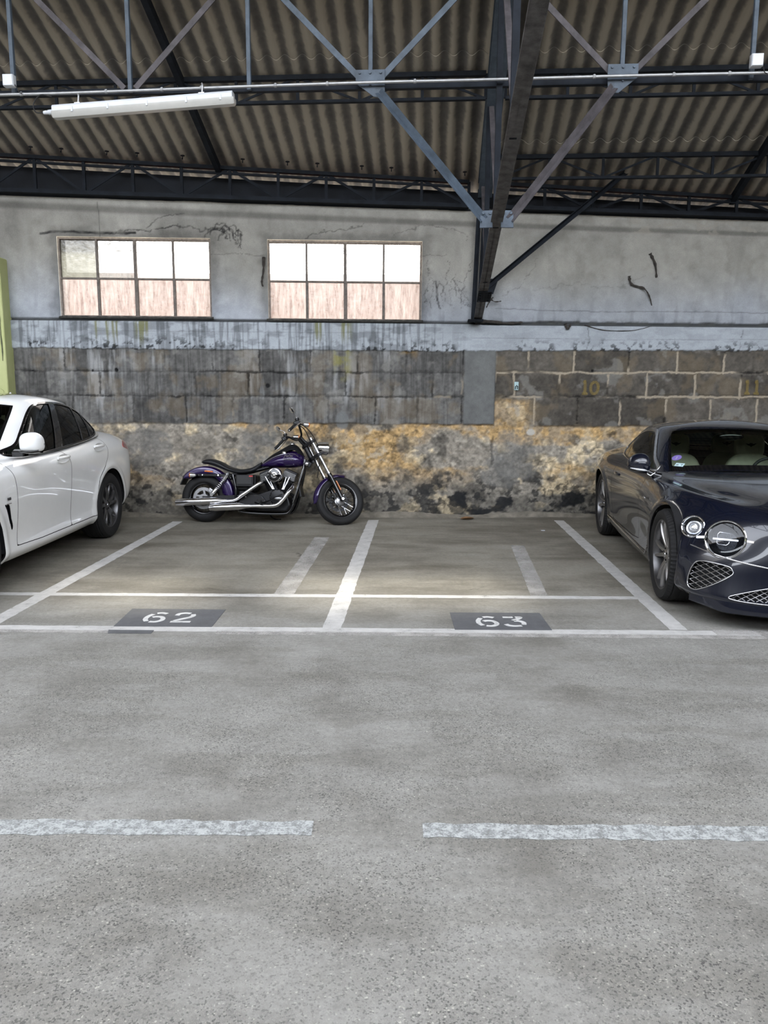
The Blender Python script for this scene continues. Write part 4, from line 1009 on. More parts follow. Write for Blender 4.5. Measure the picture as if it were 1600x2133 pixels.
class Patch:
    def __init__(s, V, UV, F): s.V = np.asarray(V, float).reshape(-1, 3); s.UV = np.asarray(UV, float).reshape(-1, 2); s.F = F
    @staticmethod
    def from_grid(C, nu, nv):
        P, tu, tv = bspline_grid(C, nu, nv); UV = np.stack(np.meshgrid(tu, tv, indexing='ij'), -1)
        F = [(i * nv + j, i * nv + j + 1, (i + 1) * nv + j + 1, (i + 1) * nv + j) for i in range(nu - 1) for j in range(nv - 1)]
        return Patch(P, UV, F)
    def cut(s, f):
        """split along f = 0 -> (part with f < 0, part with f > 0)"""
        val = np.asarray(f(s.V, s.UV), float); val = np.where(np.abs(val) < 1e-7, 1e-7, val)
        V = list(s.V); UV = list(s.UV); cache = {}; neg = []; pos = []
        def mid(a, b):
            k = (a, b) if a < b else (b, a)
            if k not in cache:
                t = val[k[0]] / (val[k[0]] - val[k[1]]); V.append(s.V[k[0]] * (1 - t) + s.V[k[1]] * t); UV.append(s.UV[k[0]] * (1 - t) + s.UV[k[1]] * t); cache[k] = len(V) - 1
            return cache[k]
        sg = val < 0
        for fc in s.F:
            c = sum(bool(sg[i]) for i in fc)
            if c == len(fc): neg.append(fc)
            elif c == 0: pos.append(fc)
            else:
                a, b = [], []
                for i, vi in enumerate(fc):
                    vj = fc[(i + 1) % len(fc)]
                    (a if sg[vi] else b).append(vi)
                    if sg[vi] != sg[vj]: m = mid(vi, vj); a.append(m); b.append(m)
                if len(a) > 2: neg.append(tuple(a))
                if len(b) > 2: pos.append(tuple(b))
        return Patch(V, UV, neg).compact(), Patch(V, UV, pos).compact()
    def compact(s):
        used = sorted({i for f in s.F for i in f}); mp = {o: n for n, o in enumerate(used)}
        if not used: return Patch(np.zeros((0, 3)), np.zeros((0, 2)), [])
        return Patch(s.V[used] if isinstance(s.V, np.ndarray) else np.array(s.V)[used], (s.UV if isinstance(s.UV, np.ndarray) else np.array(s.UV))[used], [tuple(mp[i] for i in f) for f in s.F])
    def normals(s):
        N = np.zeros_like(s.V)
        for f in s.F:
            n = np.cross(s.V[f[1]] - s.V[f[0]], s.V[f[2]] - s.V[f[0]])
            if len(f) > 3: n = n + np.cross(s.V[f[2]] - s.V[f[0]], s.V[f[3]] - s.V[f[0]])
            for i in f: N[i] += n
        return N / (np.linalg.norm(N, axis=1, keepdims=True) + 1e-12)
    def moved(s, d, N=None):
        return Patch(s.V + (s.normals() if N is None else N) * d, s.UV, s.F)
    def __add__(s, o):
        n = len(s.V)
        if n == 0: return o
        if len(o.V) == 0: return s
        return Patch(np.concatenate([s.V, o.V]), np.concatenate([s.UV, o.UV]), s.F + [tuple(i + n for i in f) for f in o.F])
    def flip(s): return Patch(s.V, s.UV, [tuple(reversed(f)) for f in s.F])
    def mirror(s): return Patch(s.V * [1, -1, 1], s.UV, [tuple(reversed(f)) for f in s.F])
    def both(s): return s + s.mirror()
    def obj(s, name, mat, parent, weld=True, thick=0, label=None, smooth=38):
        if len(s.F) == 0: return None
        me = bpy.data.meshes.new(name); me.from_pydata([tuple(p) for p in s.V], [], s.F); me.materials.append(mat)
        if weld:
            bm = bmesh.new(); bm.from_mesh(me); bmesh.ops.remove_doubles(bm, verts=bm.verts, dist=2e-4); bmesh.ops.dissolve_degenerate(bm, edges=bm.edges, dist=1e-5); bm.to_mesh(me); bm.free()
        me.polygons.foreach_set('use_smooth', [True] * len(me.polygons)); me.set_sharp_from_angle(angle=R(smooth))
        o = bpy.data.objects.new(name, me); COL.objects.link(o); o.parent = parent
        if thick:
            md = o.modifiers.new('skin', 'SOLIDIFY'); md.thickness = thick; md.offset = -1
        if label: o['label'] = label
        return o

def smo(o):
    md = o.modifiers.new('round', 'SUBSURF'); md.levels = 2; md.render_levels = 2; return o

def sdf_poly(P, poly):
    """signed distance of points (n, 2) to a closed outline, negative inside"""
    poly = np.array(poly, float); d = np.full(len(P), 1e9); ins = np.zeros(len(P), bool)
    for a, b in zip(poly, np.roll(poly, -1, 0)):
        v = b - a; w = P - a; t = np.clip((w @ v) / max(v @ v, 1e-12), 0, 1); d = np.minimum(d, np.hypot(*(w - t[:, None] * v).T))
        c = ((a[1] > P[:, 1]) != (b[1] > P[:, 1]))
        with np.errstate(divide='ignore', invalid='ignore'): xi = a[0] + (P[:, 1] - a[1]) / (b[1] - a[1]) * v[0]
        ins ^= c & (P[:, 0] < xi)
    return np.where(ins, -d, d)

def loop(pts, n=5): return np.array(spline(pts, n, closed=True))
def in_xz(poly, grow=0): return lambda V, UV: sdf_poly(V[:, [0, 2]], poly) - grow
def in_yz(poly, grow=0): return lambda V, UV: sdf_poly(np.abs(V[:, [1, 2]]), poly) - grow
def in_xy(poly, grow=0): return lambda V, UV: sdf_poly(np.stack([V[:, 0], np.abs(V[:, 1])], 1), poly) - grow
def circ(x, z, r): return lambda V, UV: np.hypot(V[:, 0] - x, V[:, 2] - z) - r
def both_of(*fs): return lambda V, UV: np.max([f(V, UV) for f in fs], axis=0)

def make_wheel(parent, x, y, r, width, rim_r, side, style, mats, steer=0, fine=True, name='wheel'):
    """road wheel; local +Y is the outer face"""
    w = thing(name, None, None, (x, y, r), (0 if side > 0 else math.pi) + steer); w.parent = parent
    hw = width / 2; n = 144 if fine else 72
    # tyre
    prof = []
    side_p = [(rim_r - .012, hw - .030), (rim_r + .004, hw - .006), (rim_r + .018, hw + .001), (rim_r + (r - rim_r) * .45, hw + .008), (rim_r + (r - rim_r) * .78, hw + .001), (r - .012, hw - .014), (r - .003, hw - .030)]
    tread = []
    gr = [-.34, -.12, .12, .34]
    ys = np.linspace(hw - .036, -hw + .036, 33)
    for yy in ys:
        dep = .008 if min(abs(yy / width - g) for g in gr) < .018 else 0
        tread.append((r - dep, yy))
    prof = side_p + tread + [(a, -b) for a, b in reversed(side_p)]
    rows = []
    for k in range(n):
        a = 2 * math.pi * k / n; blk = .006 if (k % 2) else 0; row = []
        for i, (rr, yy) in enumerate(prof):
            d = blk if (abs(yy) > hw * .62 and rr > r - .02) else 0
            row.append(((rr - d) * math.cos(a), yy, (rr - d) * math.sin(a)))
        rows.append(row)
    MB().grid(rows, closed_u=True).build('tyre', M['black_rubber'], w, smooth=35)
    # rim barrel with lip
    lip = hw - .012
    MB().lathe([(rim_r - .03, -hw + .02), (rim_r - .02, lip - .05), (rim_r - .012, lip - .012), (rim_r - .008, lip), (rim_r + .004, lip + .004), (rim_r + .008, lip - .006), (rim_r, lip - .02), (rim_r - .012, -hw + .02)], 72, 'Y', closed=True).build('rim', mats[0], w, smooth=40)
    MB().lathe([(.0, -.02), (rim_r - .02, -.02), (rim_r - .02, -.03), (0, -.03)], 40, 'Y').build('dark_well', M['void'], w)
    MB().lathe([(.06, .0), (.155, .0), (.155, .018), (.06, .018)], 48, 'Y', closed=True).build('brake_disc', M['dark_alu'], w, smooth=40)
    dish = lip - .012
    sp = MB(); sp2 = MB()
    def spoke(mb, ang, w0, w1, r0, r1, y0, y1, th, bend=0):
        P = []
        for i in range(9):
            t = i / 8; rr = r0 + (r1 - r0) * t; ww = (w0 + (w1 - w0) * t) / 2; yy = y0 + (y1 - y0) * t + .012 * math.sin(math.pi * t) ; a = ang + bend * t
            cx, cz = rr * math.cos(a), rr * math.sin(a); tx, tz = -math.sin(a), math.cos(a)
            P.append([(cx + tx * s * ww, yy + o, cz + tz * s * ww) for s, o in ((-1, -th), (-1, -.006), (-.75, 0), (.75, 0), (1, -.006), (1, -th))])
        mb.grid(P, closed_v=True); mb.add(P[0], [tuple(range(6))]); mb.add(P[-1], [tuple(range(6))[::-1]])
    if style == 'twin':                    # five pairs of spokes
        for k in range(5):
            a = 2 * math.pi * k / 5 + math.pi / 2
            for s in (-1, 1): spoke(sp, a + s * .13, .052, .034, .055, rim_r - .006, dish - .022, dish - .004, .03, s * .16)
    else:                                  # ten slim spokes, alternately long rooted
        for k in range(10):
            a = 2 * math.pi * k / 10 + math.pi / 2 + (.09 if k % 2 else -.09)
            spoke(sp, a, .036, .024, .05, rim_r - .006, dish - .03, dish - .002, .03)
            spoke(sp2, a, .012, .008, .06, rim_r - .006, dish - .0285, dish - .0005, .002)
    sp.build('spokes', mats[1], w, smooth=40)
    if sp2.v: sp2.build('spoke_edges', mats[2], w, smooth=40)
    MB().lathe([(0, dish - .012), (.026, dish - .012), (.030, dish - .016), (.066, dish - .022), (.070, dish - .04), (.0, dish - .05)], 36, 'Y').build('hub_cap', mats[1], w, smooth=40)
    MB().lathe([(0, dish - .008), (.022, dish - .008), (.025, dish - .012), (.025, dish - .016)], 30, 'Y').build('cap_badge', M['chrome_soft'], w, smooth=40)
    for k in range(5):
        a = 2 * math.pi * k / 5 + .3; c = (.048 * math.cos(a), dish - .03, .048 * math.sin(a))
        MB().cyl(c, (c[0], dish - .012, c[2]), .008, 8).build('lug_bolt', M['black_satin'], w)
    return w

def carpaint(name, col, flake=0.0, coat=1.0, rough=.35, metal=0.0, spec=.5):
    m = nmat(name, col, rough, metal, .04, 3, coat=coat, spec=spec)
    return m
M['white_paint'] = carpaint('white_car_paint', (.86, .865, .855), rough=.3)
M['navy_paint'] = carpaint('deep_navy_car_paint', (.0022, .004, .0125), rough=.25)
M['car_glass'] = glass('tinted_car_window', (.17, .20, .18), fresnel=1.32)
M['dark_glass'] = glass('dark_privacy_window', (.11, .125, .11), fresnel=1.32)
M['screen_glass'] = glass('windscreen_glass', (.66, .74, .67), fresnel=1.3)
M['lamp_glass'] = glass('clear_lamp_cover', (.90, .92, .94), fresnel=1.5)
M['cream'] = nmat('cream_leather', (.60, .57, .45), .55, 0, .08, 12, .1, 90)
M['cream_dark'] = nmat('grey_cloth', (.05, .052, .05), .8, 0, .2, 20)
M['dash'] = nmat('dark_dash_leather', (.012, .013, .016), .6, 0, .2, 20)
M['red_lamp'] = nmat('red_tail_lamp', (.35, .012, .01), .12, 0, .15, 20, coat=1)
M['amber'] = nmat('amber_reflector', (.65, .16, .02), .2, 0, .1, 30, coat=.5)
M['sticker_purple'] = nmat('purple_sticker', (.20, .15, .42), .5, 0, .08, 40)
M['sticker_pale'] = nmat('pale_blue_sticker', (.52, .68, .70), .5, 0, .06, 40)

def seat_mesh(root_name, parent, x, y, z0, mat, emb, w=.50, facing=-1):
    """front seat: cushion, backrest and head restraint; the car's nose is +x"""
    s = thing(root_name, None, None, (x, y, z0)); s.parent = parent
    def pad(c, d, rot=0, n=14, p=3.2):
        P = []
        for i in range(n + 1):
            t = math.pi * i / n - math.pi / 2; row = []
            for k in range(24):
                a = 2 * math.pi * k / 24
                def se(v, e): return math.copysign(abs(v) ** e, v)
                e = 2 / p
                q = Vector((d[0] / 2 * se(math.cos(t), e) * se(math.cos(a), e), d[1] / 2 * se(math.cos(t), e) * se(math.sin(a), e), d[2] / 2 * se(math.sin(t), e)))
                q = Matrix.Rotation(rot, 3, 'Y') @ q; row.append(q + Vector(c))
            P.append(row)
        return P
    MB().grid(pad((.18, 0, .05), (.52, w, .18)), closed_v=True).build('cushion', mat, s, smooth=60)
    MB().grid(pad((-.20, 0, .36), (.17, w, .66), R(-16)), closed_v=True).build('backrest', mat, s, smooth=60)
    MB().grid(pad((-.315, 0, .755), (.11, .29, .24), R(-8), p=3.6), closed_v=True).build('headrest', mat, s, smooth=60)
    if emb:
        e = MB(); pts = [(-.055, .012), (-.02, .005), (-.012, .014), (.012, .014), (.02, .005), (.055, .012), (.03, -.008), (.012, -.014), (0, -.026), (-.012, -.014), (-.03, -.008)]
        e.prism(pts, 0, .003, 'YZ'); e.xform(Matrix.Translation((-.262, 0, .775)) @ Matrix.Rotation(R(-8), 4, 'Y')); e.build('wing_emblem', M['dash'], s)
    return s
# ------------------------------------------------------------------ the white sport utility coupe on the left
def build_white_car():
    az = R(1.0)
    car = thing('white_suv', 'white sloping-roof sport utility car parked tail to the wall left of bay 62', 'car', (-4.038, 5.639, 0), -math.pi / 2 - az)
    rows = [
        [(0.8, 0, 0.22), (0.78, 0.35, 0.22), (0.7, 0.65, 0.22), (0.52, 0.84, 0.23), (0.38, 0.88, 0.24), (0, 0.88, 0.24), (-0.42, 0.88, 0.225), (-0.95, 0.88, 0.22), (-1.6, 0.88, 0.22), (-2.2, 0.88, 0.225), (-2.7, 0.89, 0.24), (-3.2, 0.88, 0.27), (-3.6, 0.84, 0.3), (-3.85, 0.66, 0.32), (-3.91, 0.35, 0.32), (-3.92, 0, 0.32)],
        [(0.86, 0, 0.3), (0.84, 0.35, 0.3), (0.74, 0.66, 0.3), (0.55, 0.88, 0.3), (0.4, 0.94, 0.3), (0, 0.95, 0.3), (-0.42, 0.945, 0.29), (-0.95, 0.945, 0.28), (-1.6, 0.945, 0.28), (-2.2, 0.945, 0.285), (-2.7, 0.95, 0.3), (-3.2, 0.945, 0.34), (-3.62, 0.905, 0.38), (-3.91, 0.755, 0.41), (-3.96, 0.36, 0.42), (-3.97, 0, 0.42)],
        [(0.88, 0, 0.42), (0.86, 0.35, 0.42), (0.76, 0.66, 0.42), (0.57, 0.88, 0.42), (0.41, 0.945, 0.42), (0, 0.955, 0.42), (-0.42, 0.93, 0.38), (-0.95, 0.905, 0.36), (-1.6, 0.905, 0.36), (-2.2, 0.91, 0.37), (-2.7, 0.95, 0.42), (-3.2, 0.955, 0.47), (-3.62, 0.92, 0.5), (-3.93, 0.775, 0.53), (-3.99, 0.36, 0.54), (-4, 0, 0.54)],
        [(0.88, 0, 0.56), (0.86, 0.35, 0.56), (0.76, 0.66, 0.56), (0.57, 0.87, 0.57), (0.41, 0.94, 0.57), (0, 0.955, 0.58), (-0.42, 0.94, 0.56), (-0.95, 0.925, 0.55), (-1.6, 0.92, 0.55), (-2.2, 0.93, 0.56), (-2.7, 0.96, 0.6), (-3.2, 0.955, 0.63), (-3.62, 0.925, 0.66), (-3.95, 0.795, 0.68), (-4, 0.37, 0.69), (-4.01, 0, 0.69)],
        [(0.86, 0, 0.7), (0.84, 0.35, 0.7), (0.73, 0.65, 0.71), (0.54, 0.86, 0.73), (0.39, 0.925, 0.75), (0, 0.95, 0.77), (-0.42, 0.945, 0.75), (-0.95, 0.94, 0.74), (-1.6, 0.935, 0.74), (-2.2, 0.945, 0.76), (-2.7, 0.965, 0.8), (-3.2, 0.955, 0.82), (-3.62, 0.925, 0.84), (-3.9, 0.795, 0.85), (-3.95, 0.38, 0.86), (-3.96, 0, 0.86)],
        [(0.79, 0, 0.8), (0.77, 0.34, 0.81), (0.65, 0.63, 0.83), (0.47, 0.81, 0.865), (0.33, 0.885, 0.89), (-0.02, 0.918, 0.91), (-0.42, 0.93, 0.905), (-0.95, 0.945, 0.895), (-1.6, 0.945, 0.91), (-2.2, 0.955, 0.93), (-2.7, 0.96, 0.955), (-3.2, 0.945, 0.965), (-3.6, 0.91, 0.975), (-3.84, 0.795, 0.99), (-3.9, 0.4, 1), (-3.91, 0, 1)],
        [(0.74, 0, 0.845), (0.72, 0.33, 0.855), (0.59, 0.6, 0.88), (0.41, 0.765, 0.92), (0.26, 0.84, 0.945), (-0.05, 0.88, 0.965), (-0.44, 0.9, 0.965), (-0.95, 0.925, 0.96), (-1.6, 0.93, 0.98), (-2.2, 0.935, 1), (-2.7, 0.93, 1.03), (-3.17, 0.905, 1.05), (-3.55, 0.865, 1.06), (-3.77, 0.755, 1.07), (-3.84, 0.38, 1.08), (-3.85, 0, 1.08)],
        [(0.6, 0, 0.91), (0.58, 0.28, 0.92), (0.43, 0.48, 0.955), (0.25, 0.62, 0.99), (0.08, 0.69, 1.015), (-0.15, 0.74, 1.035), (-0.48, 0.8, 1.045), (-0.95, 0.868, 1.045), (-1.6, 0.878, 1.06), (-2.2, 0.872, 1.085), (-2.7, 0.85, 1.12), (-3.1, 0.805, 1.14), (-3.4, 0.72, 1.155), (-3.58, 0.56, 1.165), (-3.65, 0.3, 1.17), (-3.66, 0, 1.17)],
        [(0.42, 0, 0.96), (0.4, 0.2, 0.97), (0.26, 0.34, 1), (0.1, 0.45, 1.03), (-0.05, 0.5, 1.05), (-0.22, 0.54, 1.07), (-0.5, 0.58, 1.085), (-0.95, 0.66, 1.08), (-1.6, 0.65, 1.04), (-2.2, 0.65, 1.06), (-2.7, 0.6, 1.09), (-3, 0.55, 1.14), (-3.2, 0.46, 1.17), (-3.3, 0.35, 1.18), (-3.35, 0.2, 1.18), (-3.36, 0, 1.18)],
        [(0.2, 0, 1), (0.18, 0, 1), (0.08, 0, 1.02), (-0.05, 0, 1.05), (-0.15, 0, 1.065), (-0.3, 0, 1.085), (-0.52, 0, 1.1), (-0.9, 0, 1.09), (-1.5, 0, 1.04), (-2.2, 0, 1.06), (-2.6, 0, 1.09), (-2.8, 0, 1.14), (-2.9, 0, 1.16), (-3, 0, 1.17), (-3, 0, 1.17), (-3, 0, 1.17)]]
    body = Patch.from_grid(rows, 82, 226)
    for wx in (-.11, -2.864):                                   # arch lips
        rr = np.hypot(body.V[:, 0] - wx, body.V[:, 2] - .365); body.V[:, 1] += .016 * np.exp(-((rr - .445) / .035) ** 2) * (body.V[:, 2] < .9) * (body.V[:, 1] > .5)
    for wx in (-.11, -2.864): body = body.cut(circ(wx, .365, .412))[1]
    cab = loop([(-.75, 0), (-.82, .45), (-1.0, .74), (-1.5, .80), (-2.2, .79), (-2.8, .74), (-3.1, .6), (-3.2, 0)], 3)
    body = body.cut(both_of(in_xy(np.vstack([cab, [(-3.2, -.1), (-.75, -.1)]])), lambda V, UV: 7.2 - UV[:, 0]))[1]
    glassless = [
        [(-.62, 0, 1.09), (-.66, .35, 1.085), (-.76, .62, 1.07), (-.92, .80, 1.05), (-1.15, .862, 1.045), (-1.6, .872, 1.06), (-2.1, .868, 1.085), (-2.6, .845, 1.11), (-2.98, .80, 1.135), (-3.35, .64, 1.155), (-3.55, .34, 1.165), (-3.58, 0, 1.165)],
        [(-.80, 0, 1.20), (-.84, .36, 1.195), (-.93, .61, 1.18), (-1.07, .775, 1.165), (-1.28, .832, 1.165), (-1.67, .842, 1.185), (-2.12, .838, 1.205), (-2.58, .816, 1.21), (-2.97, .765, 1.21), (-3.27, .61, 1.215), (-3.46, .33, 1.22), (-3.48, 0, 1.22)],
        [(-1.12, 0, 1.395), (-1.15, .35, 1.39), (-1.22, .58, 1.375), (-1.33, .71, 1.355), (-1.50, .762, 1.365), (-1.78, .772, 1.38), (-2.15, .768, 1.38), (-2.57, .75, 1.345), (-2.92, .71, 1.29), (-3.16, .56, 1.28), (-3.30, .30, 1.29), (-3.32, 0, 1.29)],
        [(-1.38, 0, 1.545), (-1.40, .33, 1.54), (-1.45, .55, 1.525), (-1.54, .665, 1.50), (-1.66, .70, 1.512), (-1.9, .708, 1.525), (-2.2, .702, 1.508), (-2.55, .685, 1.458), (-2.85, .65, 1.385), (-3.05, .52, 1.365), (-3.15, .28, 1.37), (-3.17, 0, 1.375)],
        [(-1.46, 0, 1.578), (-1.48, .31, 1.574), (-1.53, .50, 1.564), (-1.61, .60, 1.551), (-1.72, .63, 1.56), (-1.93, .64, 1.57), (-2.2, .635, 1.555), (-2.52, .62, 1.508), (-2.78, .585, 1.443), (-2.95, .45, 1.44), (-3.02, .23, 1.45), (-3.03, 0, 1.455)],
        [(-1.60, 0, 1.605), (-1.6, .16, 1.604), (-1.63, .26, 1.60), (-1.69, .33, 1.595), (-1.78, .36, 1.597), (-1.96, .37, 1.60), (-2.17, .36, 1.587), (-2.42, .34, 1.553), (-2.62, .31, 1.51), (-2.75, .23, 1.50), (-2.8, .12, 1.505), (-2.81, 0, 1.505)],
        [(-1.75, 0, 1.614), (-1.75, 0, 1.614), (-1.77, 0, 1.614), (-1.8, 0, 1.614), (-1.86, 0, 1.614), (-1.98, 0, 1.61), (-2.15, 0, 1.60), (-2.35, 0, 1.58), (-2.5, 0, 1.555), (-2.6, 0, 1.54), (-2.63, 0, 1.535), (-2.64, 0, 1.53)]]
    gh = Patch.from_grid(glassless, 76, 170)
    # openings
    dlo = loop([(-.95, 1.092), (-1.20, 1.075), (-1.5, 1.072), (-1.95, 1.095), (-2.4, 1.122), (-2.75, 1.150), (-2.90, 1.178), (-2.945, 1.215), (-2.93, 1.275), (-2.84, 1.345), (-2.60, 1.425), (-2.3, 1.478), (-1.95, 1.498), (-1.72, 1.488), (-1.55, 1.435), (-1.30, 1.27), (-1.12, 1.15)], 5)
    side_only = lambda V, UV: np.maximum(2.58 - UV[:, 1], UV[:, 1] - 8.9)
    ws = lambda V, UV: np.max([UV[:, 1] - 2.55, .35 - UV[:, 0], UV[:, 0] - 2.97], axis=0)
    rwf = lambda V, UV: np.max([9.05 - UV[:, 1], .55 - UV[:, 0], UV[:, 0] - 2.95], axis=0)
    screen, gh = gh.cut(ws); rear, gh = gh.cut(rwf)
    trim, gh = gh.cut(both_of(in_xz(dlo, .020), side_only)); light, trim = trim.cut(in_xz(dlo, 0))
    sun_, gh = gh.cut(lambda V, UV: np.max([np.abs(V[:, 1]) - .42, -V[:, 0] - 2.35, V[:, 0] + 1.62, 4.2 - UV[:, 0]], axis=0))
    gh.both().obj('roof', M['white_paint'], car); gh.both().moved(-.018).flip().obj('headlining', M['cream_dark'], car)
    sun_.both().moved(.001).obj('sunroof', M['black_gloss'], car)
    # windscreen with black border
    inner, border = screen.cut(lambda V, UV: np.max([UV[:, 1] - 2.40, .5 - UV[:, 0], UV[:, 0] - 2.85], axis=0))
    border.both().obj('windscreen_border', M['black_gloss'], car); inner.both().obj('windscreen', M['screen_glass'], car)
    rear.both().obj('rear_window', M['dark_glass'], car)
    for q_ in (trim, trim.mirror()): q_.moved(.005).obj('window_trim', M['black_gloss'], car, thick=.006)
    # side glass split by the door pillar
    lb = lambda xb, xt: (lambda V, UV: (V[:, 0] - (xb + (xt - xb) * (V[:, 2] - 1.07) / .42)))
    g1 = light.cut(lb(-1.70, -1.955))[1]; rest = light.cut(lb(-1.70, -1.955))[0]
    pil, rest = rest.cut(lambda V, UV: -lb(-1.86, -2.07)(V, UV))
    g2, rest2 = rest.cut(lambda V, UV: -lb(-2.37, -2.52)(V, UV)); dv, rest2 = rest2.cut(lambda V, UV: -lb(-2.40, -2.55)(V, UV))
    g3, rest3 = rest2.cut(lambda V, UV: -lb(-2.62, -2.80)(V, UV)); dv2, g4 = rest3.cut(lambda V, UV: -lb(-2.66, -2.84)(V, UV))
    for q_ in (pil, pil.mirror()): q_.moved(.004).obj('pillar_cover', M['black_gloss'], car, thick=.006)
    for q_ in (dv, dv.mirror(), dv2, dv2.mirror()): q_.moved(.003).obj('window_divider', M['black_plastic'], car, thick=.005)
    # lower body: doors, sill, seams
    seam = .0035
    fd = np.array(spline([(-.76, 1.3), (-.74, 1.06), (-.77, .92), (-.785, .68), (-.765, .45), (-.745, .335)], 5) + spline([(-1.2, .318), (-1.84, .318)], 4) + spline([(-1.845, .36), (-1.865, .7), (-1.865, .97), (-1.80, 1.06), (-1.74, 1.3)], 5))
    rd = np.array(spline([(-1.74, 1.3), (-1.80, 1.06), (-1.865, .97), (-1.865, .7), (-1.845, .36), (-1.84, .318)], 5) + spline([(-2.1, .318), (-2.45, .322)], 4) + spline([(-2.47, .40), (-2.46, .52), (-2.53, .70), (-2.72, .84), (-2.83, .96), (-2.86, 1.06), (-2.84, 1.3)], 5))
    lowside = lambda V, UV: UV[:, 0] - 7.35
    fdoor, body = body.cut(both_of(in_xz(fd), lowside)); fdoor = fdoor.cut(in_xz(fd, -seam))[0]
    rdoor, body = body.cut(both_of(in_xz(rd), lowside)); rdoor = rdoor.cut(in_xz(rd, -seam))[0]
    body = body.cut(both_of(in_xz(fd, seam), lowside))[1].cut(both_of(in_xz(rd, seam), lowside))[1]
    hood, body = body.cut(lambda V, UV: np.max([7.05 - UV[:, 0], UV[:, 1] - 7.1, 1.2 - UV[:, 1] * 2], axis=0))
    hood.both().obj('bonnet', M['white_paint'], car)
    sill, body = body.cut(lambda V, UV: np.max([V[:, 2] - .300, V[:, 0] + .435, -2.43 - V[:, 0]], axis=0))
    for q_ in (sill, sill.mirror()): q_.obj('sill_panel', M['white_paint'], car)
    # tail lamps wrap the rear corners
    tl = loop([(-3.38, .985), (-3.52, 1.04), (-3.72, 1.035), (-3.99, 1.03), (-4.0, .90), (-3.80, .90), (-3.58, .935)], 4)
    lamp, body = body.cut(both_of(in_xz(tl), lambda V, UV: UV[:, 0] - 6.4, lambda V, UV: .40 - np.abs(V[:, 1])))
    for q_ in (lamp, lamp.mirror()): q_.moved(.004).obj('tail_lamp', M['red_lamp'], car, thick=.01)
    # air outlet behind the front arch
    vent = loop([(-.565, .705), (-.63, .70), (-.655, .60), (-.69, .50), (-.67, .485), (-.625, .58), (-.59, .67)], 3)
    vt, body = body.cut(in_xz(vent, .004)); [q_.moved(-.012).obj('air_outlet', M['black_gloss'], car) for q_ in (vt, vt.mirror())]
    vr = [v for v in vent]; cx = MB().tube([(x, .952 + .0, z) for x, z in [(-.56, .712), (-.61, .712), (-.645, .712)]], .004, 6); cx.build('outlet_trim', M['chrome_soft'], car)
    bg_ = MB()
    for i, (c_) in enumerate(('m1', 'm2', 'm3')): bg_.box((-.595 - .018 * i, .955, .752), (.014, .006, .020), (0, R(18), 0))
    bg_.build('fender_badge', M['dark_alu'], car)
    # front lamps, grille (facing the driveway, outside the frame)
    hl = loop([(.42, .70), (.60, .72), (.83, .74), (.88, .80), (.84, .845), (.62, .82)], 4)
    hlm, body = body.cut(both_of(in_yz(hl), lambda V, UV: -V[:, 0]))
    [q_.obj('headlamp', M['black_gloss'], car) for q_ in (hlm, hlm.mirror())]
    gl = loop([(.04, .52), (.30, .52), (.38, .64), (.33, .75), (.06, .75), (.03, .64)], 4)
    grl, body = body.cut(both_of(in_yz(gl), lambda V, UV: -V[:, 0]))
    [q_.moved(-.02).obj('front_grille', M['black_plastic'], car) for q_ in (grl, grl.mirror())]
    gs = MB()
    for sgn in (-1, 1):
        gs.tube([(float(.90 - .13 * abs(y)), sgn * float(y), float(z)) for y, z in gl[::2]] + [(float(.90 - .13 * abs(gl[0][0])), sgn * float(gl[0][0]), float(gl[0][1]))], .010, 8)
        for k in range(6): y = .08 + .05 * k; gs.tube([(.875 - .1 * y, sgn * y, .54), (.86 - .1 * y, sgn * y, .73)], .007, 6)
    gs.build('grille_surround', M['chrome_soft'], car, smooth=50)
    sh = body.both(); shell = (body + fdoor + rdoor + sill + hood).both()
    sh.obj('body', M['white_paint'], car)
    shell.moved(-.016).obj('inner_shell', M['void'], car)
    d1 = {}
    for sgn in (1, -1):
        for nm, pt, gl_, hx, hz, gmat in (('front_door', fdoor, [g1], -1.68, .995, 'car_glass'), ('rear_door', rdoor, [g2, g3], -2.56, 1.040, 'dark_glass')):
            P = pt if sgn > 0 else pt.mirror(); d = P.obj(nm, M['white_paint'], car)
            for g in gl_: (g if sgn > 0 else g.mirror()).moved(-.004).obj('window_glass', M[gmat], d)
            yy = .953 * sgn
            hb = MB(); hb.grid([[(hx + .135 * math.cos(t) * k, yy - sgn * .022 * (1 - k * k) - sgn * .0, hz - .005 + .042 * math.sin(t) * k) for t in np.linspace(0, 2 * math.pi, 28, endpoint=False)] for k in (1, .8, .5, .15)], closed_v=True); 
            hb.build('handle_recess', M['white_paint'], d, smooth=60)
            hh = MB(); P2 = []
            for i in range(13):
                t = i / 12; x = hx + .125 - .25 * t; o = .028 * math.sin(math.pi * min(1, max(0, (t - .0) / 1.0))) ** .5
                P2.append([(x, yy + sgn * (o + a), hz + .008 + b) for a, b in ((.0, -.014), (.009, -.010), (.012, 0), (.009, .010), (0, .014), (-.006, 0))])
            hh.grid(P2, closed_v=True); hh.add(P2[0], [tuple(range(6))]); hh.add(P2[-1], [tuple(range(6))[::-1]]); hh.build('door_handle', M['white_paint'], d, smooth=60)
    for q_ in (g4, g4.mirror()): q_.moved(-.004).obj('quarter_window', M['dark_glass'], car)
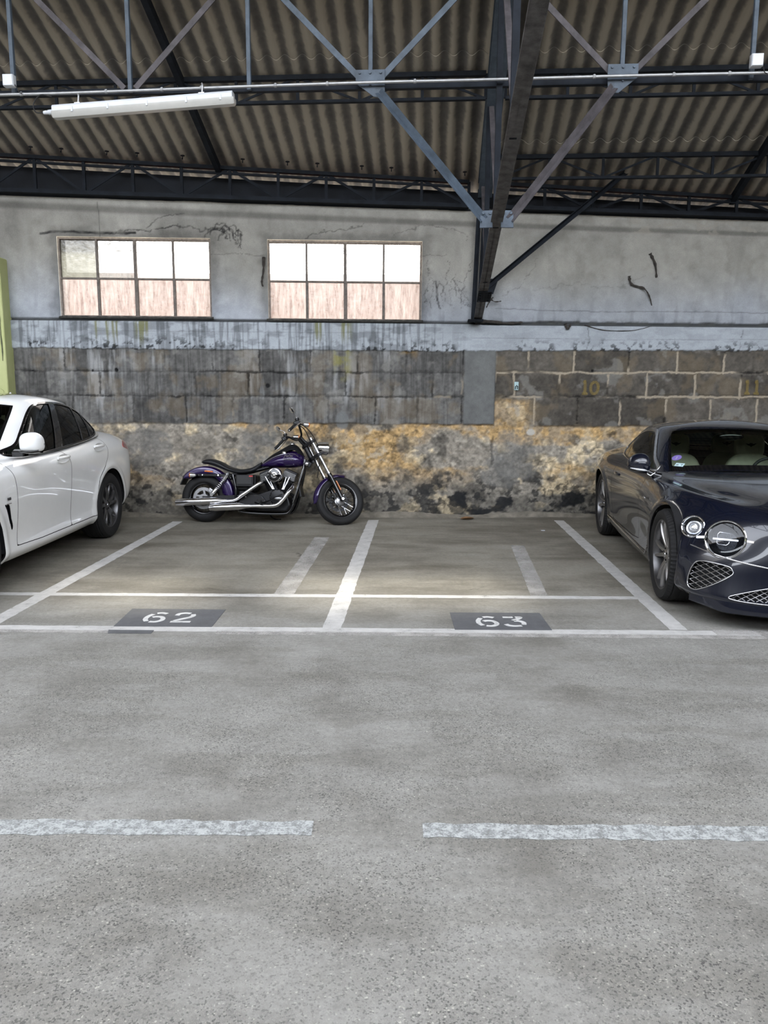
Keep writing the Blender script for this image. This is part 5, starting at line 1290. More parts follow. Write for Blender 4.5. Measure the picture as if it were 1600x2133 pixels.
    # mirrors
    for sgn in (1, -1):
        m = thing('door_mirror', None, None, (-.925, .885 * sgn, 1.12)); m.parent = car
        def q(p): return (p[0], p[1] * sgn * .86, p[2])
        P = []
        for i, (t, sx, sz, ox, oz) in enumerate([(.06, .05, .055, 0, .065), (.08, .085, .075, .01, .070), (.13, .10, .088, .012, .075), (.20, .098, .088, .0, .075), (.245, .075, .070, -.015, .068), (.262, .045, .045, -.025, .060), (.266, .01, .01, -.03, .058)]):
            row = []
            for k in range(24):
                a = 2 * math.pi * k / 24; c_, s_ = math.cos(a), math.sin(a)
                ex = math.copysign(abs(c_) ** .75, c_); ez = math.copysign(abs(s_) ** .75, s_)
                row.append(q((ox + sx * (ex if ex > 0 else ex * .55), t, oz + sz * ez)))
            P.append(row)
        hs = MB().grid(P, closed_v=True).add(P[0], [tuple(range(24))]); smo(hs.build('mirror_shell', M['white_paint'], m, smooth=80))
        lo = MB(); lo.grid([[q((ox + (s + .004) * math.cos(a) * (1 if math.cos(a) > 0 else .6), t, .002 + zz + .022 * abs(math.sin(a)) * (1 if math.sin(a) < 0 else .6) * (-1 if math.sin(a) < 0 else 1))) for a in np.linspace(0, 2 * math.pi, 20, endpoint=False)] for t, s, ox, zz in ((.055, .06, .0, .0), (.10, .092, .01, .0), (.19, .092, .0, .0), (.245, .06, -.015, .006))], closed_v=True); lo.build('mirror_base', M['black_gloss'], m, smooth=60)
        MB().grid([[q((x, y_, z)) for x, z in ((.045, -.045), (.05, -.005), (.0, .015), (-.055, .0), (-.06, -.045))] for y_ in (-.02, .05, .085)], closed_v=True).build('mirror_arm', M['black_gloss'], m, smooth=50)
        MB().add([q(p) for p in ((-.05, .085, .01), (-.05, .245, .015), (-.05, .235, .13), (-.05, .09, .14))], [(0, 1, 2, 3)]).build('mirror_glass', M['chrome'], m)
    fin = MB(); fin.grid([[(-2.62 + .10 * a * s - .03 * (1 - s), .022 * b * s ** .6, 1.535 + .075 * (1 - s)) for a, b in [(math.cos(t), math.sin(t)) for t in np.linspace(0, 2 * math.pi, 14, endpoint=False)]] for s in (1, .8, .5, .22, .05)], closed_v=True); fin.build('roof_antenna', M['white_paint'], car, smooth=60)
    # running gear
    rm = (M['dark_alu'], M['dark_alu'], M['dark_alu'])
    for x in (-.11, -2.864):
        for sgn in (1, -1):
            make_wheel(car, x, .818 * sgn, .367, .245, .243, sgn, 'twin', rm)
    for x in (-.11, -2.864):
        for sgn in (1, -1): MB().lathe([(.43, .925 * sgn), (.43, .55 * sgn), (.0, .55 * sgn)], 40, 'Y', (x, 0, .365), a0=R(-8), a1=R(188)).build('wheel_well', M['void'], car)
    ub = MB(); ub.box((-1.43, 0, .30), (1.9, 1.70, .14)); ub.box((.55, 0, .33), (.25, 1.2, .14)); ub.box((-1.4, 0, .33), (4.2, .9, .14)); ub.build('underbody', M['void'], car)
    # cabin
    cabin = thing('cabin', None, None, (0, 0, 0)); cabin.parent = car
    MB().box((-2.0, 0, .62), (2.3, 1.40, .10)).build('cabin_floor', M['dash'], cabin)
    db = MB(); db.grid([[(x, y, z) for x, z in ((-.80, .80), (-.80, 1.02), (-.95, 1.075), (-1.15, 1.06), (-1.25, .98), (-1.2, .80))] for y in np.linspace(-.74, .74, 6)], closed_v=True); db.build('dashboard', M['dash'], cabin, smooth=50)
    st = MB(); st.lathe([(.185 + .014 * math.cos(t), .014 * math.sin(t)) for t in np.linspace(0, 2 * math.pi, 10, endpoint=False)], 36, 'X', closed=True); st.box((0, 0, 0), (.03, .34, .05)); st.lathe([(0, .03), (.06, .02), (.07, -.02), (0, -.03)], 20, 'X')
    st.xform(Matrix.Translation((-1.36, .38, 1.0)) @ Matrix.Rotation(R(-22), 4, 'Y')); st.build('steering_wheel', M['dash'], cabin, smooth=50)
    for y in (.38, -.38): seat_mesh('front_seat', car, -1.75, y, .64, M['cream_dark'], False)
    for y in (.36, -.36): seat_mesh('rear_seat', car, -2.52, y, .66, M['cream_dark'], False, w=.56)
    return car
build_white_car()
# ------------------------------------------------------------------ the dark blue coupe on the right
M['lamp_inner'] = nmat('smoked_crystal_reflector', (.035, .038, .045), .12, .6, .5, 60, .5, 120)
M['lamp_bar'] = nmat('lamp_glass_bar', (.78, .80, .82), .08, .5, .1, 30)
def build_blue_car():
    az = R(6.3)
    car = thing('blue_coupe', 'glossy dark navy coupe with round headlamps and mesh grilles, parked nose out beside bay 63', 'car', (3.160, 5.915, 0), -math.pi / 2 - az)
    rows = [
        [(0.8, 0, 0.14), (0.775, 0.35, 0.14), (0.7, 0.64, 0.15), (0.56, 0.84, 0.17), (0.38, 0.9, 0.19), (0, 0.9, 0.19), (-0.42, 0.9, 0.18), (-0.95, 0.89, 0.17), (-1.6, 0.89, 0.17), (-2.2, 0.9, 0.18), (-2.7, 0.91, 0.19), (-3.2, 0.9, 0.22), (-3.6, 0.86, 0.26), (-3.85, 0.66, 0.28), (-3.93, 0.35, 0.28), (-3.94, 0, 0.28)],
        [(0.9, 0, 0.165), (0.875, 0.35, 0.165), (0.79, 0.66, 0.18), (0.62, 0.885, 0.21), (0.4, 0.945, 0.23), (0, 0.945, 0.25), (-0.42, 0.94, 0.23), (-0.95, 0.93, 0.21), (-1.6, 0.925, 0.21), (-2.2, 0.935, 0.22), (-2.7, 0.945, 0.25), (-3.2, 0.935, 0.3), (-3.6, 0.88, 0.33), (-3.86, 0.67, 0.35), (-3.95, 0.35, 0.36), (-3.96, 0, 0.36)],
        [(0.885, 0, 0.22), (0.86, 0.35, 0.22), (0.775, 0.66, 0.235), (0.605, 0.88, 0.26), (0.4, 0.95, 0.28), (0, 0.955, 0.31), (-0.42, 0.945, 0.3), (-0.95, 0.925, 0.29), (-1.6, 0.92, 0.29), (-2.2, 0.93, 0.29), (-2.7, 0.95, 0.32), (-3.2, 0.945, 0.36), (-3.6, 0.89, 0.39), (-3.88, 0.68, 0.41), (-3.97, 0.35, 0.42), (-3.98, 0, 0.42)],
        [(0.86, 0, 0.34), (0.835, 0.35, 0.34), (0.745, 0.66, 0.355), (0.57, 0.87, 0.375), (0.39, 0.95, 0.39), (0, 0.965, 0.42), (-0.42, 0.95, 0.41), (-0.95, 0.915, 0.4), (-1.6, 0.91, 0.4), (-2.2, 0.925, 0.4), (-2.7, 0.965, 0.42), (-3.2, 0.96, 0.46), (-3.6, 0.9, 0.49), (-3.9, 0.7, 0.51), (-3.99, 0.36, 0.52), (-4, 0, 0.52)],
        [(0.85, 0, 0.47), (0.82, 0.35, 0.47), (0.725, 0.65, 0.485), (0.545, 0.86, 0.505), (0.36, 0.945, 0.52), (0, 0.968, 0.53), (-0.42, 0.955, 0.52), (-0.95, 0.925, 0.51), (-1.6, 0.918, 0.51), (-2.2, 0.935, 0.51), (-2.7, 0.98, 0.54), (-3.2, 0.97, 0.57), (-3.6, 0.91, 0.6), (-3.89, 0.7, 0.62), (-3.98, 0.36, 0.63), (-3.99, 0, 0.63)],
        [(0.84, 0, 0.575), (0.805, 0.34, 0.58), (0.685, 0.62, 0.59), (0.47, 0.82, 0.605), (0.26, 0.925, 0.615), (-0.02, 0.962, 0.63), (-0.42, 0.955, 0.62), (-0.95, 0.935, 0.61), (-1.6, 0.925, 0.61), (-2.2, 0.945, 0.62), (-2.7, 0.99, 0.65), (-3.2, 0.975, 0.68), (-3.6, 0.91, 0.7), (-3.88, 0.7, 0.72), (-3.97, 0.36, 0.73), (-3.98, 0, 0.74)],
        [(0.83, 0, 0.675), (0.785, 0.33, 0.685), (0.64, 0.6, 0.7), (0.4, 0.785, 0.715), (0.19, 0.89, 0.725), (-0.04, 0.945, 0.735), (-0.42, 0.95, 0.73), (-0.95, 0.937, 0.72), (-1.6, 0.925, 0.72), (-2.2, 0.945, 0.73), (-2.7, 0.985, 0.76), (-3.2, 0.967, 0.785), (-3.6, 0.895, 0.8), (-3.85, 0.69, 0.82), (-3.93, 0.36, 0.83), (-3.94, 0, 0.84)],
        [(0.805, 0, 0.74), (0.75, 0.315, 0.755), (0.59, 0.57, 0.775), (0.335, 0.745, 0.795), (0.12, 0.84, 0.81), (-0.07, 0.9, 0.82), (-0.43, 0.925, 0.82), (-0.95, 0.925, 0.81), (-1.6, 0.915, 0.815), (-2.2, 0.925, 0.835), (-2.7, 0.965, 0.86), (-3.2, 0.94, 0.875), (-3.58, 0.86, 0.89), (-3.79, 0.66, 0.91), (-3.86, 0.35, 0.92), (-3.86, 0, 0.925)],
        [(0.75, 0, 0.775), (0.69, 0.29, 0.795), (0.52, 0.52, 0.82), (0.27, 0.69, 0.845), (0.06, 0.78, 0.862), (-0.11, 0.84, 0.875), (-0.44, 0.878, 0.88), (-0.95, 0.89, 0.88), (-1.6, 0.882, 0.888), (-2.2, 0.885, 0.905), (-2.7, 0.91, 0.925), (-3.2, 0.88, 0.935), (-3.54, 0.79, 0.945), (-3.71, 0.61, 0.96), (-3.77, 0.34, 0.97), (-3.77, 0, 0.975)],
        [(0.66, 0, 0.8), (0.6, 0.25, 0.82), (0.43, 0.44, 0.845), (0.19, 0.59, 0.868), (-0.01, 0.67, 0.885), (-0.15, 0.73, 0.9), (-0.46, 0.79, 0.912), (-0.95, 0.835, 0.925), (-1.6, 0.828, 0.93), (-2.2, 0.82, 0.945), (-2.7, 0.8, 0.96), (-3.15, 0.76, 0.97), (-3.45, 0.67, 0.98), (-3.58, 0.5, 0.99), (-3.62, 0.27, 0.995), (-3.62, 0, 0.995)],
        [(0.57, 0, 0.825), (0.51, 0.21, 0.842), (0.35, 0.38, 0.862), (0.13, 0.52, 0.88), (-0.05, 0.6, 0.895), (-0.2, 0.66, 0.91), (-0.48, 0.72, 0.925), (-0.95, 0.76, 0.945), (-1.6, 0.75, 0.94), (-2.2, 0.74, 0.955), (-2.7, 0.72, 0.97), (-3.1, 0.68, 0.982), (-3.35, 0.6, 0.99), (-3.47, 0.44, 0.998), (-3.5, 0.24, 1), (-3.5, 0, 1)],
        [(0.4, 0, 0.862), (0.36, 0.14, 0.875), (0.23, 0.26, 0.893), (0.05, 0.37, 0.912), (-0.1, 0.44, 0.926), (-0.24, 0.49, 0.94), (-0.5, 0.54, 0.958), (-0.92, 0.58, 0.975), (-1.6, 0.58, 0.94), (-2.2, 0.58, 0.96), (-2.7, 0.56, 0.98), (-3, 0.52, 0.995), (-3.18, 0.45, 1), (-3.26, 0.33, 1.005), (-3.28, 0.18, 1.005), (-3.28, 0, 1.005)],
        [(0.25, 0, 0.885), (0.23, 0, 0.887), (0.14, 0, 0.9), (0.02, 0, 0.918), (-0.1, 0, 0.934), (-0.26, 0, 0.952), (-0.5, 0, 0.972), (-0.88, 0, 0.985), (-1.5, 0, 0.95), (-2.2, 0, 0.965), (-2.6, 0, 0.98), (-2.85, 0, 0.99), (-2.95, 0, 1), (-3, 0, 1), (-3, 0, 1), (-3, 0, 1)]]
    body = Patch.from_grid(rows, 109, 241)
    for wx in (0, -2.851):
        rr = np.hypot(body.V[:, 0] - wx, body.V[:, 2] - .365); body.V[:, 1] += .014 * np.exp(-((rr - .435) / .03) ** 2) * (body.V[:, 2] < .9) * (body.V[:, 1] > .5)
    # the power crease running from the front wing into the door, and the rear haunch
    X, Y, Z = body.V.T; uu = body.UV[:, 0]
    hn = np.exp(-((X + 2.95) / .62) ** 2) * np.exp(-((Z - .80) / .12) ** 2); body.V[:, 1] += .020 * hn * (Y > .6)
    U_, V_ = body.UV.T; fr_ = sstep(1.6, 3.2, V_) * sstep(8.2, 6.6, V_)
    body.V[:, 2] += fr_ * (.020 * np.exp(-((U_ - 8.0) / .55) ** 2) - .014 * np.exp(-((U_ - 9.6) / .7) ** 2))
    for wx in (0, -2.851): body = body.cut(circ(wx, .365, .402))[1]
    cab = np.array(spline([(-.80, 0), (-.86, .40), (-1.02, .68), (-1.5, .765), (-2.2, .755), (-2.7, .70), (-2.95, .55), (-3.05, 0)], 4) + [np.array((-3.05, -.1)), np.array((-.80, -.1))])
    body = body.cut(both_of(in_xy(cab), lambda V, UV: 8.9 - UV[:, 0]))[1]
    G = [
        [(-.66, 0, .985), (-.70, .35, .978), (-.79, .60, .958), (-.96, .765, .925), (-1.2, .822, .915), (-1.6, .826, .918), (-2.1, .815, .93), (-2.6, .785, .948), (-3.0, .71, .97), (-3.26, .5, .99), (-3.36, .25, .998), (-3.38, 0, 1.0)],
        [(-.86, 0, 1.085), (-.90, .35, 1.078), (-.99, .585, 1.058), (-1.13, .735, 1.03), (-1.33, .785, 1.02), (-1.66, .79, 1.022), (-2.1, .78, 1.028), (-2.54, .75, 1.035), (-2.93, .67, 1.05), (-3.17, .475, 1.06), (-3.26, .24, 1.065), (-3.28, 0, 1.068)],
        [(-1.18, 0, 1.235), (-1.21, .32, 1.228), (-1.28, .54, 1.212), (-1.39, .662, 1.185), (-1.54, .702, 1.178), (-1.78, .71, 1.18), (-2.12, .70, 1.175), (-2.46, .672, 1.165), (-2.78, .60, 1.16), (-2.98, .43, 1.165), (-3.05, .22, 1.17), (-3.07, 0, 1.172)],
        [(-1.44, 0, 1.328), (-1.46, .30, 1.322), (-1.51, .50, 1.308), (-1.60, .598, 1.285), (-1.72, .632, 1.283), (-1.92, .642, 1.285), (-2.17, .632, 1.275), (-2.43, .605, 1.255), (-2.66, .54, 1.24), (-2.80, .39, 1.242), (-2.86, .20, 1.247), (-2.87, 0, 1.25)],
        [(-1.52, 0, 1.350), (-1.54, .28, 1.346), (-1.58, .45, 1.337), (-1.66, .54, 1.322), (-1.76, .572, 1.322), (-1.95, .582, 1.325), (-2.18, .573, 1.316), (-2.41, .548, 1.298), (-2.60, .485, 1.284), (-2.72, .35, 1.286), (-2.77, .18, 1.29), (-2.78, 0, 1.293)],
        [(-1.66, 0, 1.375), (-1.66, .15, 1.374), (-1.69, .25, 1.370), (-1.74, .31, 1.365), (-1.82, .335, 1.366), (-1.98, .345, 1.368), (-2.17, .335, 1.360), (-2.34, .315, 1.346), (-2.48, .27, 1.335), (-2.56, .2, 1.335), (-2.59, .1, 1.338), (-2.6, 0, 1.34)],
        [(-1.8, 0, 1.386), (-1.8, 0, 1.386), (-1.82, 0, 1.386), (-1.85, 0, 1.386), (-1.9, 0, 1.386), (-2.0, 0, 1.384), (-2.15, 0, 1.378), (-2.28, 0, 1.37), (-2.38, 0, 1.362), (-2.44, 0, 1.358), (-2.46, 0, 1.356), (-2.46, 0, 1.355)]]
    gh = Patch.from_grid(G, 76, 170)
    dlo = loop([(-1.075, .945), (-1.35, .937), (-1.7, .940), (-2.15, .948), (-2.50, .962), (-2.66, .985), (-2.735, 1.03), (-2.68, 1.085), (-2.50, 1.158), (-2.25, 1.225), (-2.0, 1.255), (-1.80, 1.258), (-1.66, 1.235), (-1.47, 1.145), (-1.25, 1.025)], 5)
    side_only = lambda V, UV: np.maximum(2.64 - UV[:, 1], UV[:, 1] - 8.6)
    screen, gh = gh.cut(lambda V, UV: np.max([UV[:, 1] - 2.62, .05 - UV[:, 0], UV[:, 0] - 3.0], axis=0))
    rear, gh = gh.cut(lambda V, UV: np.max([8.9 - UV[:, 1], .35 - UV[:, 0], UV[:, 0] - 2.95], axis=0))
    trim, gh = gh.cut(both_of(in_xz(dlo, .028), side_only)); rub, trim = trim.cut(in_xz(dlo, 0)); light, rub = rub.cut(in_xz(dlo, -.012))
    gh.both().obj('roof', M['navy_paint'], car); gh.both().moved(-.016).flip().obj('roof_lining', M['cream'], car)
    inner, border = screen.cut(lambda V, UV: np.max([UV[:, 1] - 2.46, .42 - UV[:, 0], UV[:, 0] - 2.86], axis=0))
    border.both().obj('windscreen_border', M['black_gloss'], car)
    scr = inner.both().obj('windscreen', M['screen_glass'], car)
    rear.both().obj('rear_window', M['dark_glass'], car)
    seam = .003
    for sgn in (1, -1):
        f = (lambda p: p) if sgn > 0 else (lambda p: p.mirror())
        f(trim).moved(.005).obj('chrome_window_trim', M['chrome_soft'], car, thick=.008)
        f(rub).moved(-.002).obj('window_seal', M['black_plastic'], car)
    qd = lambda V, UV: V[:, 0] + 2.33 + .22 * (V[:, 2] - .95) / .25
    dg, qg = light.cut(lambda V, UV: -qd(V, UV) + .008); bar_, qg = qg.cut(lambda V, UV: -qd(V, UV) - .008)
    fd = np.array(spline([(-.92, 1.2), (-.90, .93), (-.95, .80), (-.985, .62), (-.955, .42), (-.92, .325)], 5) + spline([(-1.2, .30), (-1.9, .30), (-2.18, .31)], 4) + spline([(-2.24, .42), (-2.27, .62), (-2.245, .80), (-2.20, .92), (-2.2, 1.2)], 5))
    lowside = lambda V, UV: UV[:, 0] - 8.95
    door, body = body.cut(both_of(in_xz(fd), lowside)); door = door.cut(in_xz(fd, -seam))[0]; body = body.cut(both_of(in_xz(fd, seam), lowside))[1]
    # bonnet with shut line
    hf = lambda g: (lambda V, UV: np.max([9.35 - UV[:, 0] + g, UV[:, 1] - 7.35 + g, (.70 - g) * 0 - V[:, 0] - 1.02 + g], axis=0))
    hood, body = body.cut(hf(0)); hood = hood.cut(hf(.014))[0]
    # front: intakes and grilles
    lg = loop([(.885, .265), (.88, .33), (.855, .41), (.82, .448), (.76, .452), (.66, .438), (.635, .415), (.635, .385), (.72, .32), (.82, .255), (.86, .243)], 4)
    front = lambda V, UV: .12 - V[:, 0]
    lgp, body = body.cut(both_of(in_yz(lg), front))
    cg = loop([(.0, .345), (.25, .342), (.40, .318), (.55, .275), (.66, .232), (.60, .212), (.40, .202), (.2, .197), (.0, .196)], 4); cgm = np.vstack([cg, []]) if False else cg
    cgp, body = body.cut(both_of(in_yz(cg), front))
    mg = loop([(.0, .735), (.24, .735), (.33, .72), (.375, .67), (.375, .58), (.34, .48), (.27, .43), (.12, .42), (.0, .42)], 5)
    mgp, body = body.cut(both_of(in_yz(mg), front))
    def at_front(patch, y, z):
        k = np.argmin((np.abs(patch.V[:, 1]) - y) ** 2 + (patch.V[:, 2] - z) ** 2 + 10 * (patch.V[:, 0] < .05)); n = patch.normals()[k]
        return Vector((patch.V[k][0], y, z)), Vector(n)
    LAMPS = {}
    for nm, y, z, rad in (('headlamp', .662, .612, .140), ('outer_headlamp', .822, .660, .086)):
        p, n = at_front(body, y, z); d = (n * .62 + Vector((1, .10, .12)) * .38).normalized(); LAMPS[nm] = (p, d)
        def fcut(V, UV, p=np.array(p), d=np.array(d), rad=rad):
            w = V - p; h = w @ d; rr = np.linalg.norm(w - h[:, None] * d, axis=1); return np.maximum(rr - (rad - .006), np.abs(h) - .2)
        body = body.cut(fcut)[1]
    sill, body = body.cut(lambda V, UV: np.max([UV[:, 0] - 2.35, V[:, 0] + .425, -2.42 - V[:, 0]], axis=0))
    for q_ in (sill, sill.mirror()): q_.obj('sill_panel', M['black_gloss'], car)
    full = (body + door + hood + sill).both()
    body.both().obj('body', M['navy_paint'], car); hood.both().obj('bonnet', M['navy_paint'], car)
    full.moved(-.014).obj('inner_shell', M['void'], car)
    def grille(pt, outline, name, step, rim):
        """recessed dark backing, diamond mesh and bright rim following the cut edge"""
        V = pt.V; A = np.stack([np.ones(len(V)), V[:, 1], V[:, 2], V[:, 1] ** 2, V[:, 1] * V[:, 2]], 1); co = np.linalg.lstsq(A, V[:, 0], rcond=None)[0]
        fx = lambda y, z: float(np.dot([1, y, z, y * y, y * z], co))
        for sgn in (1, -1):
            g = thing(name, None, None); g.parent = car
            (pt if sgn > 0 else pt.mirror()).moved(-.045).obj('backing', M['void'], g)
            ms = MB(); lo = outline.min(0); hi = outline.max(0); sl = .62
            for dirn in (1, -1):
                for c0 in np.arange(-2, 3, step):
                    run = []; ya = np.linspace(lo[0], hi[0], 70); za = c0 + dirn * sl * ya
                    if za.max() < lo[1] or za.min() > hi[1]: continue
                    for y, z, ins in zip(ya, za, sdf_poly(np.stack([ya, za], 1), outline)):
                        if ins < .002: run.append((fx(y, z) - .016, sgn * y, z))
                        elif len(run) > 1: ms.tube(run, .0026, 5); run = []
                        else: run = []
                    if len(run) > 1: ms.tube(run, .0026, 5)
            ms.build('mesh', M['chrome_soft'], g, smooth=60)
            pts = [(fx(a, b) + .001, sgn * a, b) for a, b in np.vstack([outline, outline[:1]])]
            MB().tube(pts, rim, 8).build('rim', M['chrome_soft'], g, smooth=60)
    grille(lgp, lg, 'side_intake', .036, .0045); grille(cgp, cg, 'lower_intake', .034, .0045); grille(mgp, mg, 'radiator_grille', .034, .013)
    # headlamps
    def lamp(y, z, rad, name, big):
        for sgn in (1, -1):
            p, d = LAMPS[name]
            l = thing(name, None, None); l.parent = car
            q = d.to_track_quat('Y', 'Z'); Mx = Matrix.Translation(p + d * .012) @ q.to_matrix().to_4x4()
            Fl = Matrix.Diagonal((1, sgn, 1, 1)); T = Fl @ Mx
            def put(mb, nm, mat, smooth=40): mb.xform(T); return mb.build(nm, mat, l, smooth=smooth)
            put(MB().lathe([(rad - .020, -.05), (rad - .014, -.004), (rad - .012, .010), (rad - .006, .015), (rad, .010), (rad + .002, -.004), (rad, -.06)], 56, 'Y', closed=True), 'bezel', M['chrome'])
            put(MB().lathe([(0, -.07), (rad * .5, -.075), (rad - .022, -.03), (rad - .016, -.002)], 48, 'Y'), 'reflector', M['dark_alu'] if not big else M['lamp_inner'])
            put(MB().lathe([(0, .004), (rad * .5, .003), (rad * .8, .0), (rad - .012, -.005)], 48, 'Y'), 'lens', M['lamp_glass'])
            if big:
                put(MB().lathe([(rad - .022, -.004), (rad - .013, -.002), (rad - .013, -.02), (rad - .03, -.03)], 48, 'Y'), 'inner_ring', M['black_gloss'])
                br = MB(); fr = [(-.075, .052), (-.045, .058), (.025, .055), (.036, .040), (.036, .018), (-.01 + .0, .012)]
                br.tube([(a * -1 * 1.0, -.012, b + .0) for a, b in [(.055, .0), (.058, .035), (.045, .052), (-.020, .050), (-.036, .036), (-.036, .012), (.05, .008)]], .0038, 6)
                br.tube([(-a, -.012, b) for a, b in [(.058, .0), (.055, -.028), (.045, -.036), (-.008, -.038), (-.022, -.024), (-.026, -.010)]], .0032, 6)
                put(br, 'light_guide', M['chrome_soft'], 60)
                put(MB().box((.0, -.006, .001), (rad * 1.20, .006, .012)), 'light_bar', M['lamp_bar'], None)
                wg = MB()
                wg.box((rad + .020, .004, .0), (.050, .010, .014), (0, R(4), 0)); wg.box((-rad - .024, .004, .0), (.058, .010, .016), (0, R(-6), 0)); put(wg, 'chrome_fin', M['chrome'], None)
            else:
                put(MB().ball((0, -.03, 0), (rad * .56, rad * .40, rad * .56), 24, 14), 'projector', M['chrome'], 60)
                put(MB().lathe([(rad * .56, -.03), (rad * .64, -.018), (rad * .68, -.03)], 40, 'Y'), 'projector_ring', M['chrome'])
    lamp(.662, .612, .140, 'headlamp', True); lamp(.822, .660, .086, 'outer_headlamp', False)
    # doors, mirrors, wings
    for sgn in (1, -1):
        f = (lambda p: p) if sgn > 0 else (lambda p: p.mirror())
        d = f(door).obj('door', M['navy_paint'], car)
        f(dg).moved(-.003).obj('window_glass', M['car_glass'], d)
        f(qg).moved(-.003).obj('quarter_window', M['car_glass'], car); f(bar_).obj('window_divider', M['black_gloss'], car)
        hh = MB(); P2 = []
        for i in range(13):
            t = i / 12; x = -1.98 - .20 * t; o = .020 * math.sin(math.pi * t) ** .5
            P2.append([(x, sgn * (.926 + o + a), .795 + b) for a, b in ((0, -.013), (.008, -.009), (.011, 0), (.008, .009), (0, .013), (-.006, 0))])
        hh.grid(P2, closed_v=True); hh.add(P2[0], [tuple(range(6))]); hh.add(P2[-1], [tuple(range(6))[::-1]]); hh.build('door_handle', M['navy_paint'], d, smooth=60)
        bd_ = MB()
        bd_.tube([(-.60, sgn * .962, .735), (-.69, sgn * .958, .735)], .006, 8); bd_.box((-.645, sgn * .962, .742), (.03, .004, .022)); bd_.build('wing_badge', M['chrome_soft'], car)
        ss_ = MB(); ss_.tube([(x, sgn * y, z) for x, y, z in ((-.47, .952, .345), (-.53, .955, .262), (-.9, .942, .256), (-1.6, .936, .262), (-2.4, .948, .30))], .006, 8); ss_.build('sill_trim', M['chrome_soft'], car, smooth=60)
        m = thing('door_mirror', None, None, (-.80, .82 * sgn, .915)); m.parent = car
        def q(p): return (p[0], p[1] * sgn, p[2])
        P = []
        for t, sx, sz, ox, oz in [(.075, .03, .035, .0, .075), (.085, .065, .060, .01, .080), (.12, .088, .078, .015, .088), (.18, .088, .078, .010, .092), (.235, .070, .060, -.006, .088), (.262, .042, .036, -.018, .082), (.268, .008, .008, -.022, .08)]:
            row = []
            for k in range(24):
                a = 2 * math.pi * k / 24; c_, s_ = math.cos(a), math.sin(a)
                row.append(q((ox + sx * (c_ if c_ > 0 else c_ * .5), t, oz + sz * s_ * (.85 if s_ < 0 else 1))))
            P.append([(a, b, .05 + (c - .05) * 1.28) for a, b, c in row])
        smo(MB().grid(P, closed_v=True).add(P[0], [tuple(range(24))]).build('mirror_shell', M['navy_paint'], m, smooth=80))
        MB().tube([q(p) for p in ((.055, .09, .048), (.092, .14, .055), (.088, .20, .062), (.05, .25, .07))], [.006, .010, .009, .004], 8).build('indicator_strip', M['lamp_bar'], m, smooth=60)
        MB().tube([q(p) for p in ((.0, -.02, -.01), (.0, .04, .01), (.0, .10, .035), (0, .13, .05))], [.036, .026, .024, .03], 12).build('mirror_arm', M['black_gloss'], m, smooth=60)
        MB().tube([q(p) for p in ((.03, .03, .03), (.035, .07, .0), (.03, .10, .02))], [.004, .008, .004], 8).build('arm_trim', M['chrome'], m, smooth=60)
        MB().add([q(p) for p in ((-.04, .09, .03), (-.04, .24, .045), (-.04, .235, .14), (-.04, .095, .15))], [(0, 1, 2, 3)]).build('mirror_glass', M['chrome'], m)
        # bumper blade: bright edge above the intake
        kb = MB(); pts = []
        for t in np.linspace(0, 1, 14):
            y = .86 - .46 * t; z = .545 - .095 * t - .012 * math.sin(math.pi * t)
            p, n = at_front(body, y, z); pts.append((p.x + .004, sgn * y, z))
        pts = [tuple(p) for p in spline(pts[::3] + [pts[-1]], 5)]
        kb.tube(pts, [.0055 * math.sin(math.pi * min(1, .15 + .85 * i / len(pts)) * .95) + .0015 for i in range(len(pts))], 8); kb.build('bumper_blade', M['chrome_soft'], car, smooth=60)
    lp = MB(); sp_ = []; k0 = np.abs(body.UV[:, 0] - 1.0) < .06; bx, by = body.V[k0 & (body.V[:, 0] > .30)][:, 0], body.V[k0 & (body.V[:, 0] > .30)][:, 1]; od = np.argsort(by)
    for y in np.linspace(-.87, .87, 70):
        x = float(np.interp(abs(y), by[od], bx[od]))
        k_ = min(1, (.875 - abs(y)) / .22); k_ = k_ * k_ * (3 - 2 * k_)
        bk_ = .05 + .20 * k_; sp_.append([(x - bk_, y * .98, .150 - .032 * k_), (x - .012 + .016 * k_, y, .150 - .038 * k_), (x - .010 + .030 * k_, y, .155 - .035 * k_), (x - .010 + .030 * k_, y, .165 - .029 * k_), (x - .012 + .014 * k_, y, .215), (x - bk_, y * .98, .215)])
    lp.grid(sp_, closed_v=True); lp.build('front_splitter', M['navy_paint'], car, smooth=40)
    rm = (M['dark_alu'], M['alu_dark'], M['alu'])
    for x in (0, -2.851):
        for sgn in (1, -1): make_wheel(car, x, .826 * sgn, .368, .262, .278, sgn, 'ten', rm)
        for sgn in (1, -1): MB().lathe([(.425, .93 * sgn), (.425, .55 * sgn), (.0, .55 * sgn)], 40, 'Y', (x, 0, .365), a0=R(-8), a1=R(188)).build('wheel_well', M['void'], car)
    ub = MB(); ub.box((-1.43, 0, .24), (1.95, 1.72, .12)); ub.box((.50, 0, .25), (.34, 1.3, .14)); ub.box((-1.5, 0, .26), (4.3, .9, .14)); ub.build('underbody', M['void'], car)
    # cabin seen through the windscreen
    cb = thing('cabin', None, None); cb.parent = car
    MB().box((-2.0, 0, .48), (2.2, 1.44, .08)).build('cabin_floor', M['dash'], cb)
    db = MB(); db.grid([[(x, y, z - .04 * abs(y) ** 3) for x, z in ((-.82, .70), (-.84, .945), (-1.0, .965), (-1.22, .95), (-1.32, .86), (-1.25, .70))] for y in np.linspace(-.72, .72, 12)], closed_v=True); db.build('dashboard', M['dash'], cb, smooth=50)
